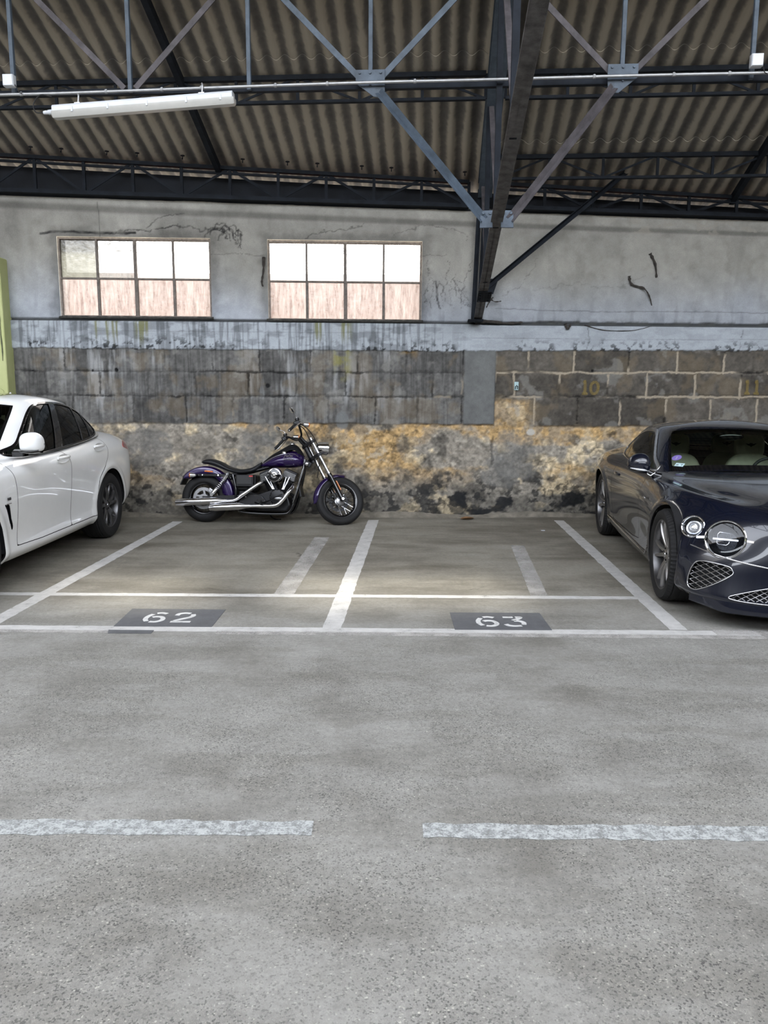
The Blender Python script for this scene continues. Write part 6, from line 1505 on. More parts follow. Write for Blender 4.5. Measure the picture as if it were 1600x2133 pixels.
    st = MB(); st.lathe([(.18 + .015 * math.cos(t), .015 * math.sin(t)) for t in np.linspace(0, 2 * math.pi, 10, endpoint=False)], 36, 'X', closed=True); st.box((0, 0, 0), (.03, .34, .05)); st.lathe([(0, .03), (.06, .02), (.07, -.02), (0, -.03)], 20, 'X')
    st.xform(Matrix.Translation((-1.42, .37, .86)) @ Matrix.Rotation(R(-22), 4, 'Y')); st.build('steering_wheel', M['dash'], cb, smooth=50)
    ps = MB(); ps.grid([[(x, y, z) for x, z in ((-2.72, .55), (-2.75, .93), (-3.25, .96), (-3.25, .55))] for y in (-.70, .70)], closed_v=True); ps.build('parcel_shelf', M['dash'], cb)
    hl_ = MB(); hl_.grid([[(x, y, 1.285 - .03 * abs(y / .5) ** 2 - .035 * ((x + 2.0) / .5) ** 2) for y in np.linspace(-.46, .46, 9)] for x in np.linspace(-2.40, -1.62, 7)]); hl_.build('headlining', M['cream'], cb, smooth=60)
    for y in (.37, -.37): seat_mesh('front_seat', car, -1.74, y, .35, M['cream'], True, w=.52)
    for y in (.33, -.33): seat_mesh('rear_seat', car, -2.36, y, .32, M['cream'], True, w=.52)
    mr_ = MB(); mr_.ball((-1.47, 0, 1.232), (.018, .115, .034), 20, 10); mr_.build('rear_view_mirror', M['black_gloss'], car, smooth=60)
    MB().grid([[(-1.42 - .07 * t, y, 1.305 - .10 * t + .012 * (1 - t)) for y in (-.075, -.06, .06, .075)] for t in np.linspace(0, 1, 4)]).build('camera_housing', M['black_plastic'], car)
    # stickers inside the screen, passenger side bottom corner
    def on_screen(y, z):
        k = np.argmin((inner.V[:, 1] - abs(y)) ** 2 + (inner.V[:, 2] - z) ** 2); return Vector((inner.V[k][0], math.copysign(inner.V[k][1], y), inner.V[k][2])), Vector(inner.normals()[k] * [1, math.copysign(1, y), 1])
    def sticker(y, z, mb, nm, mat, off=.003):
        p, n = on_screen(y, z); Mx = Matrix.Translation(p + n * off) @ n.to_track_quat('Z', 'Y').to_matrix().to_4x4(); mb.xform(Mx); return mb.build(nm, mat, car)
    k = 40
    sticker(-.600, 1.055, MB().prism([(.045 * math.cos(a), .040 * math.sin(a)) for a in np.linspace(0, 2 * math.pi, k, endpoint=False)], 0, .001, 'XY'), 'round_sticker', M['sticker_purple'])
    sticker(-.600, 1.055, MB().box((0, .002, .0015), (.005, .026, .001)).box((.0, -.016, .0015), (.018, .004, .001)).box((-.006, .012, .0015), (.010, .004, .001)), 'sticker_numeral', M['white_plastic'])
    sticker(-.605, .998, MB().box((0, 0, .0005), (.085, .046, .001)), 'square_sticker', M['sticker_pale'])
    sticker(-.605, .998, MB().box((-.018, .004, .0015), (.020, .004, .001)).box((-.018, -.008, .0015), (.020, .004, .001)).box((-.026, -.002, .0015), (.004, .014, .001)).box((.020, .006, .0015), (.024, .004, .001)).box((.024, -.004, .0015), (.004, .018, .001)), 'sticker_print', M['dash'])
    return car
M['alu_dark'] = nmat('grey_painted_alloy', (.36, .345, .33), .30, .85, .1, 12)
build_blue_car()
# ------------------------------------------------------------------ the motorcycle at the wall
M['purple'] = nmat('candy_purple_paint', (.018, .0055, .062), .22, .3, .10, 5, coat=1.0)
M['seat_vinyl'] = nmat('black_seat_vinyl', (.0055, .0065, .0085), .48, 0, .2, 20, .15, 120)
M['chrome_blue'] = nmat('exhaust_chrome', (.78, .78, .80), .10, 1, .05, 6)
M['red_print'] = nmat('red_warning_print', (.40, .03, .025), .5, 0, .1, 30)
def build_bike():
    bk = thing('motorcycle', 'black and purple cruiser motorcycle leaning on its stand at the wall in bay 62', 'motorcycle', (-2.27, 9.53, 0.0), R(-5.03))
    bk.rotation_euler = (R(-7.5), 0, R(-5.03))
    def ring(mb, r_in, r_out, y0, y1, n=72): mb.lathe([(r_in, y0), (r_out, y0), (r_out, y1), (r_in, y1)], n, 'Y', closed=True)
    def bike_wheel(name, r, w, rim, mat4, nsp, spoke_mat, hub_mat, hub_r, disc_y, disc_r):
        wh = thing(name, None, None); wh.parent = bk; wh.matrix_local = mat4
        prof = []
        for t in np.linspace(-1, 1, 25):
            a = t * math.pi * .62; prof.append((r - w * .46 + w * .46 * math.cos(a) - (.004 if abs(abs(t) - .33) < .05 or abs(t) < .05 else 0), w / 2 * math.sin(a) / math.sin(math.pi * .5)))
        prof = [(rim - .004, -w * .34)] + prof + [(rim - .004, w * .34)]
        MB().lathe(prof, 96, 'Y').build('tyre', M['black_rubber'], wh, smooth=50)
        MB().lathe([(rim - .028, -.018), (rim - .02, -w * .30), (rim - .004, -w * .36), (rim + .006, -w * .36), (rim + .004, -w * .31), (rim - .012, -.03), (rim - .012, .03), (rim + .004, w * .31), (rim + .006, w * .36), (rim - .004, w * .36), (rim - .02, w * .30), (rim - .028, .018)], 80, 'Y', closed=True).build('rim', M['black_gloss'], wh, smooth=40)
        sp = MB()
        for k in range(nsp):
            a = 2 * math.pi * k / nsp; s = 1 if k % 2 else -1; da = (.55 if (k // 2) % 2 else -.55)
            sp.tube([(hub_r * .9 * math.cos(a + da), s * .034, hub_r * .9 * math.sin(a + da)), ((rim - .024) * math.cos(a), s * .006, (rim - .024) * math.sin(a))], .0020, 5)
        sp.build('spokes', spoke_mat, wh, smooth=60)
        MB().lathe([(0, -.062), (.018, -.062), (.02, -.05), (hub_r * .55, -.045), (hub_r * .95, -.038), (hub_r, -.032), (hub_r * .6, -.02), (hub_r * .55, .02), (hub_r, .032), (hub_r * .95, .038), (hub_r * .5, .045), (0, .05)], 40, 'Y').build('hub', hub_mat, wh, smooth=40)
        d = MB(); ring(d, disc_r * .72, disc_r, disc_y - .002, disc_y + .002)
        for k in range(5):
            a = 2 * math.pi * k / 5; d.bar((.045 * math.cos(a), disc_y, .045 * math.sin(a)), (disc_r * .76 * math.cos(a + .3), disc_y, disc_r * .76 * math.sin(a + .3)), .024, .004, (0, 1, 0))
        ring(d, .028, .055, disc_y - .003, disc_y + .003)
        d.build('brake_disc', M['alu'] if name == 'rear_wheel' else M['black_satin'], wh, smooth=40)
        return wh
    RH, RR = Vector((.022, 0, .300)), .300
    bike_wheel('rear_wheel', RR, .155, .196, Matrix.Translation(RH), 24, M['black_satin'], M['black_satin'], .06, -.075, .135)
    # steering frame
    A = Vector((1.30, 0, .93)); U = Vector((-.477, 0, .879)); F_ = Vector((.879, 0, .477))
    ST = Matrix.Translation(A) @ Matrix.Rotation(R(28), 4, U) @ Matrix(((F_.x, 0, U.x, 0), (0, 1, 0, 0), (F_.z, 0, U.z, 0), (0, 0, 0, 1)))   # local (forward, left, up the steering axis)
    FR = .308
    ax = Vector((.075, 0, -.758))
    wm = ST @ Matrix.Translation(ax) @ Matrix.Rotation(0, 4, 'X')
    bike_wheel('front_wheel', FR, .108, .212, wm, 36, M['chrome'], M['alu'], .055, .062, .125)
    def S(mb): mb.v = [tuple(ST @ Vector(p)) for p in mb.v]; return mb
    # fork
    for s in (-1, 1):
        S(MB().tube([(.075, s * .105, .075), (.075, s * .105, -.46)], .0205, 20)).build('fork_tube', M['chrome'], bk, smooth=40)
        S(MB().tube([(.075, s * .105, -.40), (.075, s * .105, -.43), (.075, s * .105, -.45), (.075, s * .105, -.72), (.075, s * .105, -.755), (.075, s * .105, -.785)], [.026, .031, .029, .028, .031, .022], 20)).build('fork_slider', M['black_gloss'], bk, smooth=40)
        S(MB().tube([(.075, s * .105, -.385), (.075, s * .105, -.402)], .0275, 20)).build('fork_seal_cover', M['chrome'], bk, smooth=40)
        S(MB().cyl((.075, s * .105, .075), (.075, s * .105, .092), .023, 16)).build('fork_cap', M['chrome_soft'], bk, smooth=40)
        S(MB().box((.112, s * .112, -.585), (.012, .020, .125))).build('fork_reflector', M['amber'], bk, bevel=.003)
        S(MB().cyl((.075, s * .13, -.758), (.075, s * .142, -.758), .017, 6)).build('axle_nut', M['chrome'], bk)
    S(MB().cyl((.075, -.13, -.758), (.075, .13, -.758), .011, 12)).build('axle', M['chrome_soft'], bk)
    for z, h in ((.04, .035), (-.14, .04)):
        mb = MB(); mb.prism([(-.03, -.05), (.05, -.138), (.10, -.138), (.105, -.07), (.06, -.04), (.06, .04), (.105, .07), (.10, .138), (.05, .138), (-.03, .05)], z - h / 2, z + h / 2, 'XY')
        S(mb).build('triple_clamp', M['black_satin'], bk, bevel=.006)
    S(MB().cyl((0, 0, -.19), (0, 0, .06), .032, 20)).build('steering_head', M['black_satin'], bk, smooth=40)
    # front brake caliper and hose on the wall side
    S(MB().box((-.055, .085, -.65), (.075, .05, .10))).build('brake_caliper', M['black_satin'], bk, bevel=.008)
    # front mudguard
    P = []
    for a in np.linspace(R(78), R(190), 40):
        t = (a - R(78)) / R(112); w_ = .062 * min(1, 4 * t + .35) * min(1, 5 * (1 - t) + .25)
        row = []
        for k in np.linspace(-1, 1, 11):
            rr = FR + .030 - .045 * abs(k) ** 2.6; row.append((ax.x + rr * math.cos(a), w_ * 1.05 * k, ax.z + rr * math.sin(a)))
        P.append(row)
    # mudguard angles are measured in the steering frame, tilted by the rake
    mb = MB().grid(P); rk = Matrix.Translation(ax) @ Matrix.Rotation(R(28.5), 4, 'Y') @ Matrix.Translation(-ax); mb.v = [tuple(rk @ Vector(p)) for p in mb.v]
    o = S(mb).build('front_mudguard', M['purple'], bk, smooth=60); md = o.modifiers.new('skin', 'SOLIDIFY'); md.thickness = .004
    for s in (-1, 1): S(MB().bar((.06, s * .07, -.44), (.065, s * .095, -.47), .05, .012)).build('mudguard_stay', M['black_satin'], bk)
    # headlamp: a bullet shell with a visor rim
    hp = [(0, -.115), (.03, -.112), (.055, -.095), (.072, -.06), (.080, -.01), (.083, .03), (.086, .035), (.086, .05), (.078, .052)]
    mb = MB().lathe(hp, 36, 'X'); hm = Matrix.Translation((.20, 0, -.075)) @ Matrix.Rotation(R(28.5), 4, 'Y'); mb.v = [tuple(hm @ Vector(p)) for p in mb.v]; S(mb).build('headlamp', M['chrome'], bk, smooth=40)
    mb = MB().lathe([(.079, .048), (.06, .056), (.03, .061), (0, .063)], 36, 'X'); mb.v = [tuple(hm @ Vector(p)) for p in mb.v]; S(mb).build('headlamp_lens', M['lamp_inner'], bk, smooth=60)
    S(MB().bar((.08, 0, -.14), (.18, 0, -.12), .05, .02)).build('headlamp_bracket', M['black_satin'], bk)
    # handlebar
    for s in (-1, 1): S(MB().tube([(.02, s * .045, .05), (.0, s * .045, .10), (-.015, s * .045, .155)], [.022, .018, .020], 14)).build('riser', M['black_satin'], bk, smooth=40)
    bar = spline([(-.225, -.40, .232), (-.15, -.365, .262), (-.075, -.325, .285), (-.045, -.27, .275), (-.025, -.17, .195), (-.015, -.08, .165), (-.015, .08, .165), (-.025, .17, .195), (-.045, .27, .275), (-.075, .325, .285), (-.15, .365, .262), (-.225, .40, .232)], 6)
    S(MB().tube(bar, .0127, 12)).build('handlebar', M['black_satin'], bk, smooth=50)
    for s in (-1, 1):
        e0, e1 = Vector((-.235, s * .405, .229)), Vector((-.115, s * .347, .273)); dv = (e1 - e0)
        S(MB().tube([e0, e0 + dv * .08, e0 + dv * .5, e0 + dv * .92, e1], [.0155, .0185, .017, .0185, .017], 16)).build('grip', M['black_rubber'], bk, smooth=40)
        S(MB().tube([e0 - dv * .08, e0 - dv * .03, e0], [.013, .017, .017], 14)).build('grip_end', M['chrome'], bk, smooth=40)
        S(MB().box((-.08, s * .328, .288), (.07, .05, .055))).build('switch_box', M['black_plastic'], bk, bevel=.010)
        S(MB().tube([(-.055, s * .325, .315), (-.05, s * .325, .34)], .026, 14)).build('reservoir', M['black_satin'], bk, smooth=40)
        S(MB().tube(spline([(-.045, s * .32, .285), (-.035, s * .36, .278), (-.085, s * .42, .255), (-.165, s * .465, .228), (-.185, s * .478, .224)], 5), [.008] * 5 + [.007] * 11 + [.008, .009, .010, .010, .009], 8)).build('lever', M['chrome_soft'], bk, smooth=60)
        S(MB().tube(spline([(-.055, s * .315, .30), (-.045, s * .325, .37), (-.075, s * .36, .42)], 5), .005, 8)).build('mirror_stem', M['chrome'], bk, smooth=60)
        mb = MB().ball((0, 0, 0), (.014, .062, .040), 20, 12); mb.v = [tuple(Matrix.Translation((-.08, s * .385, .445)) @ Matrix.Rotation(R(-18), 4, 'Y') @ Vector(p)) for p in mb.v]; S(mb).build('mirror', M['chrome'], bk, smooth=60)
        mb = MB().lathe([(0, -.05), (.014, -.045), (.024, -.025), (.029, .0), (.030, .022)], 20, 'X'); T = Matrix.Translation((.045, s * .27, .235)) @ Matrix.Rotation(R(28), 4, 'Y'); mb.v = [tuple(T @ Vector(p)) for p in mb.v]; S(mb).build('front_indicator', M['chrome'], bk, smooth=50)
        mb = MB().lathe([(.029, .022), (.024, .036), (0, .041)], 20, 'X'); mb.v = [tuple(T @ Vector(p)) for p in mb.v]; S(mb).build('indicator_lens', M['amber'], bk, smooth=50)
        S(MB().tube([(.02, s * .27, .24), (-.04, s * .27, .272)], .007, 8)).build('indicator_stalk', M['black_satin'], bk)
    for pts in ([(-.07, -.30, .28), (.02, -.20, .20), (.05, -.10, .06), (.03, -.06, -.10)], [(-.07, .30, .28), (.03, .18, .19), (.05, .08, .05), (.02, .05, -.12)], [(-.05, -.31, .29), (.06, -.22, .16), (.10, -.13, -.05), (.02, -.08, -.25), (-.05, .0, -.38)]):
        S(MB().tube(spline(pts, 6), .0055, 8)).build('control_cable', M['black_rubber'], bk, smooth=60)
    # tank
    def loft(name, st, mat, parent=bk, p=2.6, n=28, smooth=60):
        """st: (x, half width, z low, z high, y shift)"""
        P = []
        for x, hw, z0, z1 in st:
            zc, hh = (z0 + z1) / 2, (z1 - z0) / 2; row = []
            for k in range(n):
                a = 2 * math.pi * k / n; c, s = math.cos(a), math.sin(a)
                wd = hw * (1 - .22 * max(0, s)) ; row.append((x, wd * math.copysign(abs(c) ** (2 / p), c), zc + hh * math.copysign(abs(s) ** (2 / p), s)))
            P.append(row)
        mb = MB().grid(P, closed_v=True).add(P[0], [tuple(range(n))]).add(P[-1], [tuple(range(n))[::-1]])
        return mb.build(name, mat, parent, smooth=smooth)
    def dense(st, n=5): return [tuple(p) for p in spline(st, n)]
    tank = loft('fuel_tank', dense([(.735, .03, .705, .735), (.76, .06, .70, .752), (.83, .105, .695, .80), (.92, .14, .692, .848), (1.02, .158, .692, .885), (1.12, .162, .695, .905), (1.19, .150, .70, .895), (1.245, .115, .712, .865), (1.272, .07, .735, .835), (1.28, .03, .76, .81)]), M['purple'], p=2.3)
    con = MB(); P = []
    for x, zz, w_ in dense([(.76, .765, .03), (.86, .845, .045), (.96, .905, .055), (1.05, .958, .058), (1.115, .988, .058), (1.17, .978, .055), (1.22, .93, .05), (1.26, .872, .04), (1.275, .84, .03)]):
        P.append([(x, -w_ * 1.5, zz - .075), (x, -w_, zz - .014), (x, -w_ * .5, zz), (x, w_ * .5, zz), (x, w_, zz - .014), (x, w_ * 1.5, zz - .075)])
    con.grid(P).build('tank_console', M['black_satin'], bk, smooth=60)
    for x, y, z in ((1.04, -.088, .882), (1.12, .0, .992)): MB().lathe([(0, z + .016), (.022, z + .014), (.030, z + .004), (.030, z - .012)], 24, 'Z', (x, y, 0)).build('filler_cap', M['chrome'], bk, smooth=40)
    for i, (tx, dz, sz) in enumerate((('Harley', .016, .050), ('Davidson', -.022, .046))):
        tmx = text_mesh('tank_lettering', tx, sz, M['chrome_soft'], bk, .0015, shear=.25); tmx.location = (1.105, -.170 + (.006 if i == 0 else .0), .822 + dz); tmx.rotation_euler = (R(97), 0, R(-2))
        tmx.scale = (.78, 1, 1)
    # pale pinstripe sweep over the tank side
    MB().tube(spline([(.80, -.102, .757), (.90, -.137, .812), (1.0, -.155, .848), (1.10, -.158, .866), (1.18, -.150, .858), (1.225, -.13, .825)], 6), .0022, 6).build('tank_pinstripe', M['chrome_soft'], bk, smooth=60)
    # seat
    loft('seat', dense([(-.02, .05, .742, .758), (.01, .085, .728, .776), (.07, .105, .722, .792), (.15, .118, .700, .785), (.24, .128, .668, .752), (.32, .138, .640, .708), (.40, .152, .618, .682), (.48, .162, .608, .670), (.56, .155, .610, .676), (.64, .125, .628, .700), (.70, .085, .662, .738), (.735, .05, .70, .76)]), M['seat_vinyl'], p=3.2)
    MB().tube(spline([(.03, -.108, .742), (.15, -.122, .735), (.26, -.135, .695), (.36, -.150, .655), (.48, -.163, .64), (.58, -.152, .645), (.68, -.10, .69)], 6), .003, 6).build('seat_seam', M['black_plastic'], bk, smooth=60)
    # rear mudguard with its teardrop skirt
    P = []
    for a in np.linspace(R(-2), R(136), 48):
        t = a / R(136); row = []; rr0 = .388 + .016 * math.sin(max(0, t) * math.pi)
        sk = (.075 + .035 * math.exp(-((a - R(18)) / .35) ** 2)) * min(1, max(.15, (a + R(4)) / R(16))) * min(1, (R(140) - a) / R(18))
        for k in np.linspace(-1, 1, 17):
            e = abs(k); y = .098 * math.sin(min(1, e / .75) * math.pi / 2) * (1 if k > 0 else -1); r_ = rr0 - .028 * (min(1, e / .75)) ** 3 - (sk * (e - .75) / .25 if e > .75 else 0)
            row.append((RH.x + r_ * math.cos(a), y, RH.z + r_ * math.sin(a)))
        P.append(row)
    o = MB().grid(P).build('rear_mudguard', M['purple'], bk, smooth=50); md = o.modifiers.new('skin', 'SOLIDIFY'); md.thickness = .004
    for s in (-1, 1):
        MB().bar((-.125, s * .116, .585), (.40, s * .120, .592), .016, .034).build('fender_strut', M['black_gloss'], bk, bevel=.006)
        for x in (.02, .22): MB().cyl((x, s * .116, .588), (x, s * .132, .589), .008, 10).build('strut_bolt', M['chrome'], bk)
        MB().box((.09, s * .103, .635), (.105, .006, .016), (0, R(3), 0)).build('side_reflector', M['amber'], bk, bevel=.002)
        mb = MB().lathe([(0, .055), (.012, .05), (.023, .03), (.029, .0), (.030, -.018)], 22, 'X', (-.10, s * .165, .583)); mb.build('rear_indicator', M['chrome'], bk, smooth=50)
        MB().lathe([(.030, -.018), (.026, -.030), (0, -.036)], 22, 'X', (-.10, s * .165, .583)).build('indicator_lens', M['amber'], bk, smooth=50)
        MB().tube([(-.09, s * .14, .583), (-.09, s * .115, .583)], .009, 8).build('indicator_stalk', M['black_satin'], bk)
        # shock absorber
        a, b = Vector((.350, s * .145, .605)), Vector((.150, s * .145, .345)); d = b - a
        MB().tube([a, a + d * .45], .014, 12).build('shock_rod', M['chrome'], bk, smooth=40)
        MB().tube([a + d * .06, a + d * .08, a + d * .24, a + d * .25], [.022, .029, .029, .024], 18).build('shock_cover', M['chrome'], bk, smooth=40)
        MB().tube([a + d * .70, a + d * .72, a + d * .94, a + d * .95], [.024, .029, .029, .020], 18).build('shock_body', M['chrome_soft'], bk, smooth=40)
        q = d.to_track_quat('Z', 'Y'); coil = [a + d * (.22 + .52 * i / 120) + q @ Vector((.026 * math.cos(2 * math.pi * 7 * i / 120), .026 * math.sin(2 * math.pi * 7 * i / 120), 0)) for i in range(121)]
        MB().tube(coil, .0055, 7).build('shock_spring', M['chrome_soft'], bk, smooth=60)
        for p in (a, b): MB().cyl(p - Vector((0, .018 * s, 0)), p + Vector((0, .024 * s, 0)), .020, 14).build('shock_bolt', M['chrome'], bk, smooth=40)
        # swingarm and frame tubes
        MB().bar((.50, s * .115, .325), (.02, s * .120, .300), .026, .050).build('swingarm', M['black_satin'], bk, bevel=.006)
        MB().tube(spline([(1.285, s * .03, .80), (1.275, s * .05, .70), (1.225, s * .10, .48), (1.175, s * .125, .27), (1.12, s * .13, .155), (1.03, s * .13, .125), (.70, s * .13, .125), (.50, s * .13, .15), (.455, s * .13, .25), (.44, s * .125, .45), (.40, s * .12, .60)], 5), .0175, 12).build('frame_tube', M['black_gloss'], bk, smooth=50)
        MB().tube([(1.255, s * .0 - .02 * s, .79), (.98, s * .03, .74), (.62, s * .06, .64), (.40, s * .11, .60)], .017, 10).build('frame_backbone', M['black_satin'], bk, smooth=50)
        MB().cyl((.02, s * .12, .30), (.02, s * .152, .30), .017, 8).build('axle_nut', M['chrome'], bk)
    MB().box((-.185, 0, .575), (.11, .10, .03), (0, R(-22), 0)).build('plate_arm', M['black_plastic'], bk, bevel=.006)
    MB().box((-.245, 0, .525), (.014, .20, .135), (0, R(24), 0)).build('plate_holder', M['black_plastic'], bk, bevel=.004)
    MB().ball((-.20, 0, .605), (.022, .04, .020), 16, 10).build('tail_lamp', M['red_lamp'], bk, smooth=60)
    # oil tank cover and battery box
    MB().box((.565, -.145, .525), (.225, .07, .150)).build('battery_box', M['black_satin'], bk, bevel=.012)
    MB().box((.565, -.183, .535), (.19, .008, .11)).build('battery_lid', M['black_plastic'], bk, bevel=.004)
    MB().box((.648, -.189, .582), (.045, .002, .018)).build('warning_label', M['red_print'], bk)
    MB().box((.56, .05, .50), (.24, .24, .20)).build('oil_tank', M['black_satin'], bk, bevel=.02)
    # engine
    ec = thing('engine', None, None); ec.parent = bk
    MB().prism([(.46, .17), (.86, .15), (1.08, .155), (1.13, .23), (1.10, .33), (1.03, .40), (.93, .43), (.84, .40), (.72, .36), (.60, .40), (.48, .40)], -.125, .14).build('crankcase', M['black_satin'], ec, bevel=.018)
    MB().prism([(.48, .20), (.80, .19), (.83, .28), (.78, .345), (.62, .37), (.49, .34)], -.155, -.12).build('gearbox_cover', M['black_satin'], ec, bevel=.010)
    MB().lathe([(0, -.185), (.070, -.183), (.092, -.175), (.100, -.160), (.102, -.12)], 40, 'Y', (.978, 0, .330)).build('cam_cover', M['black_satin'], ec, smooth=40)
    for k in range(12):
        a = 2 * math.pi * k / 12; MB().cyl((.978 + .088 * math.cos(a), -.176, .330 + .088 * math.sin(a)), (.978 + .088 * math.cos(a), -.186, .330 + .088 * math.sin(a)), .0065, 8).build('cover_bolt', M['chrome'], ec)
    MB().ball((1.0, -.195, .315), (.062, .022, .026), 20, 12).build('cam_cover_bulge', M['alu'], ec, smooth=60)
    for x, z in ((.52, .24), (.58, .33), (.70, .345), (.76, .22), (.66, .205), (.80, .30), (.55, .36), (.73, .29)):
        MB().cyl((x, -.15, z), (x, -.164, z), .008, 8).build('cover_bolt', M['chrome'], ec)
    MB().prism([(.40, .20), (.55, .14), (1.08, .14), (1.16, .22), (1.16, .34), (1.05, .40), (.60, .38), (.44, .36)], .14, .23).build('primary_cover', M['black_satin'], ec, bevel=.02)
    MB().tube([(1.135, -.0, .30), (1.175, 0, .30)], .042, 20).build('oil_filter', M['black_satin'], ec, smooth=40)
    for base, top, sgn in (((.915, .385), (.812, .615), -1), ((1.015, .385), (1.112, .615), 1)):
        b, t_ = Vector((base[0], .0, base[1])), Vector((top[0], .0, top[1])); d = (t_ - b).normalized(); ang = math.atan2(d.x, d.z)
        fn = MB(); Mx = Matrix.Translation(b) @ Matrix.Rotation(ang, 4, 'Y')
        n = 11; L_ = (t_ - b).length
        for k in range(n):
            mb = MB(); h = .01 + L_ * .74 * k / n; r1, r2 = .074 + .006 * (k / n), .082
            mb.prism([(r1 * math.copysign(abs(math.cos(a)) ** .6, math.cos(a)), r2 * math.copysign(abs(math.sin(a)) ** .6, math.sin(a))) for a in np.linspace(0, 2 * math.pi, 28, endpoint=False)], h, h + .007, 'XY'); mb.v = [tuple(Mx @ Vector(p)) for p in mb.v]; fn.add(mb.v, mb.f)
        mb = MB().cyl((0, 0, 0), (0, 0, L_ * .8), .062, 24); fn.add([tuple(Mx @ Vector(p)) for p in mb.v], mb.f)
        fn.build('cylinder_fins', M['black_satin'], ec)
        hd = MB()
        for k in range(5):
            h = L_ * .78 + .016 * k; hd.box((0, -.005, h), (.185 - .006 * k, .20, .009))
        hd.box((0, 0, L_ * .90), (.15, .17, .09)); hd.v = [tuple(Mx @ Vector(p)) for p in hd.v]; hd.build('cylinder_head', M['alu_fin'], ec, bevel=.003, seg=1)
        rb = MB().box((0, 0, L_ * 1.07), (.165, .15, .055)); rb.v = [tuple(Mx @ Vector(p)) for p in rb.v]; rb.build('rocker_cover', M['black_satin'], ec, bevel=.014)
        for o_, dy in ((-.018, -.004), (.022, .0)):
            p0 = Vector((.978 + sgn * .060 + o_ * .4, -.135, .425)); p1 = Vector((top[0] + sgn * .0 - d.x * .05 + o_ * 1.1, -.118, .578))
            MB().tube([p0, p0 + (p1 - p0) * .12, p0 + (p1 - p0) * .125, p1], [.013, .013, .0095, .0095], 12).build('pushrod_tube', M['chrome'], ec, smooth=40)
    ac = (.948, -.0, .598)
    MB().lathe([(0, -.245), (.030, -.244), (.052, -.238), (.056, -.236), (.080, -.228), (.090, -.214), (.093, -.195), (.088, -.175), (.05, -.165)], 48, 'Y', ac).build('air_cleaner', M['chrome'], ec, smooth=35)
    MB().lathe([(.036, -.2455), (.070, -.2375), (.072, -.234), (.036, -.240)], 48, 'Y', ac, closed=True).build('air_cleaner_ring', M['black_gloss'], ec, smooth=35)
    MB().lathe([(0, -.258), (.014, -.256), (.022, -.248), (.024, -.242)], 24, 'Y', ac).build('air_cleaner_bolt', M['chrome'], ec, smooth=40)
    for k in range(9):
        a = R(200) + R(140) * k / 8; MB().cyl((ac[0] + .080 * math.cos(a), -.231, ac[2] + .080 * math.sin(a)), (ac[0] + .080 * math.cos(a), -.224, ac[2] + .080 * math.sin(a)), .005, 8).build('air_slot', M['void'], ec)
    MB().tube([(.948, -.17, .59), (.955, -.08, .56), (.962, .0, .55)], .035, 16).build('intake', M['black_satin'], ec, smooth=50)
    # exhaust
    ex1 = spline([(.775, -.07, .515), (.765, -.135, .505), (.735, -.178, .478), (.62, -.200, .392), (.50, -.205, .308), (.46, -.205, .287), (.41, -.205, .276), (.30, -.205, .272)], 6)
    MB().tube(ex1, .0215, 18).build('exhaust_pipe', M['chrome_blue'], bk, smooth=60)
    MB().tube(spline([(.78, -.165, .512), (.735, -.198, .480), (.62, -.222, .394), (.52, -.226, .322)], 6), .0245, 18).build('heat_shield', M['chrome_blue'], bk, smooth=60)
    MB().tube([(.36, -.205, .274), (.30, -.205, .273), (.22, -.205, .271), (-.20, -.205, .248), (-.225, -.205, .246), (-.285, -.205, .242), (-.287, -.205, .242), (-.25, -.205, .244)], [.023, .027, .044, .044, .041, .036, .028, .026], 24).build('muffler', M['chrome_blue'], bk, smooth=40)
    ex2 = spline([(1.135, -.06, .50), (1.165, -.12, .485), (1.155, -.185, .44), (1.115, -.225, .375), (1.06, -.24, .295), (1.01, -.243, .245), (.94, -.243, .226), (.80, -.243, .220), (.55, -.243, .212)], 6)
    MB().tube(ex2, .0215, 18).build('exhaust_pipe', M['chrome_blue'], bk, smooth=60)
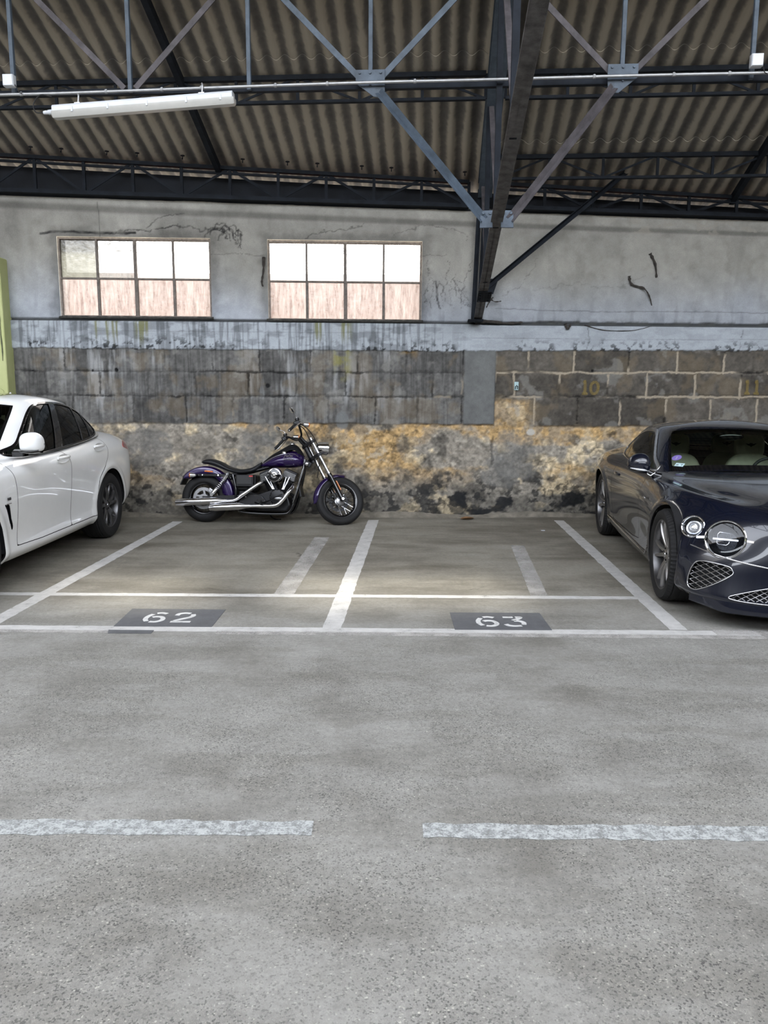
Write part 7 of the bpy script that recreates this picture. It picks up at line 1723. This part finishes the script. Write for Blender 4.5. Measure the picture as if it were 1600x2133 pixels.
    MB().tube(spline([(1.128, -.238, .392), (1.06, -.262, .295), (1.005, -.265, .242), (.93, -.265, .224), (.78, -.265, .219)], 6), .0245, 18).build('heat_shield', M['chrome_blue'], bk, smooth=60)
    MB().tube([(.66, -.243, .216), (.60, -.243, .214), (.52, -.243, .211), (.22, -.243, .190), (.205, -.243, .189), (.155, -.243, .185), (.152, -.243, .185), (.19, -.243, .188)], [.023, .027, .044, .044, .041, .037, .029, .027], 24).build('muffler', M['chrome_blue'], bk, smooth=40)
    # right side controls
    MB().tube(spline([(.70, -.17, .26), (.78, -.25, .25), (.80, -.30, .27)], 5), .010, 8).build('footpeg_mount', M['black_satin'], bk, smooth=60)
    MB().tube([(.80, -.27, .275), (.80, -.36, .285)], [.014, .017], 12).build('footpeg', M['black_rubber'], bk, smooth=40)
    MB().tube(spline([(.78, -.20, .255), (.90, -.28, .285), (.97, -.31, .325), (1.03, -.32, .345)], 5), .008, 8).build('brake_pedal', M['black_satin'], bk, smooth=60)
    MB().box((1.035, -.32, .352), (.07, .045, .014), (0, R(-25), 0)).build('pedal_pad', M['black_rubber'], bk, bevel=.005)
    MB().tube([(1.285, -.145, .685), (1.165, -.155, .26)], .0065, 8).build('downtube_highlight', M['chrome'], bk, smooth=60)  # thin chrome tube added as the bright highlight along the downtube edge
    MB().box((1.335, -.05, .745), (.09, .10, .065), (0, R(30), 0)).build('horn_bracket', M['black_satin'], bk, bevel=.01)
    MB().ball((1.325, -.115, .745), (.024, .012, .024), 18, 10).build('ignition_switch', M['chrome'], bk, smooth=60)
    MB().box((1.235, 0, .42), (.025, .20, .17), (0, R(-14), 0)).build('regulator', M['black_satin'], bk, bevel=.006)
    # disc caliper at the rear and the side stand towards the wall
    MB().box((.13, -.085, .385), (.10, .05, .055), (0, R(35), 0)).build('rear_caliper', M['alu'], bk, bevel=.010)
    MB().tube(spline([(.80, .12, .13), (.83, .20, .07), (.87, .265, .042), (.93, .275, .040)], 5), .011, 10).build('side_stand', M['black_satin'], bk, smooth=60)
    return bk
M['alu_fin'] = nmat('machined_fin_edges', (.22, .22, .22), .4, .9, .25, 25)
bike = build_bike()
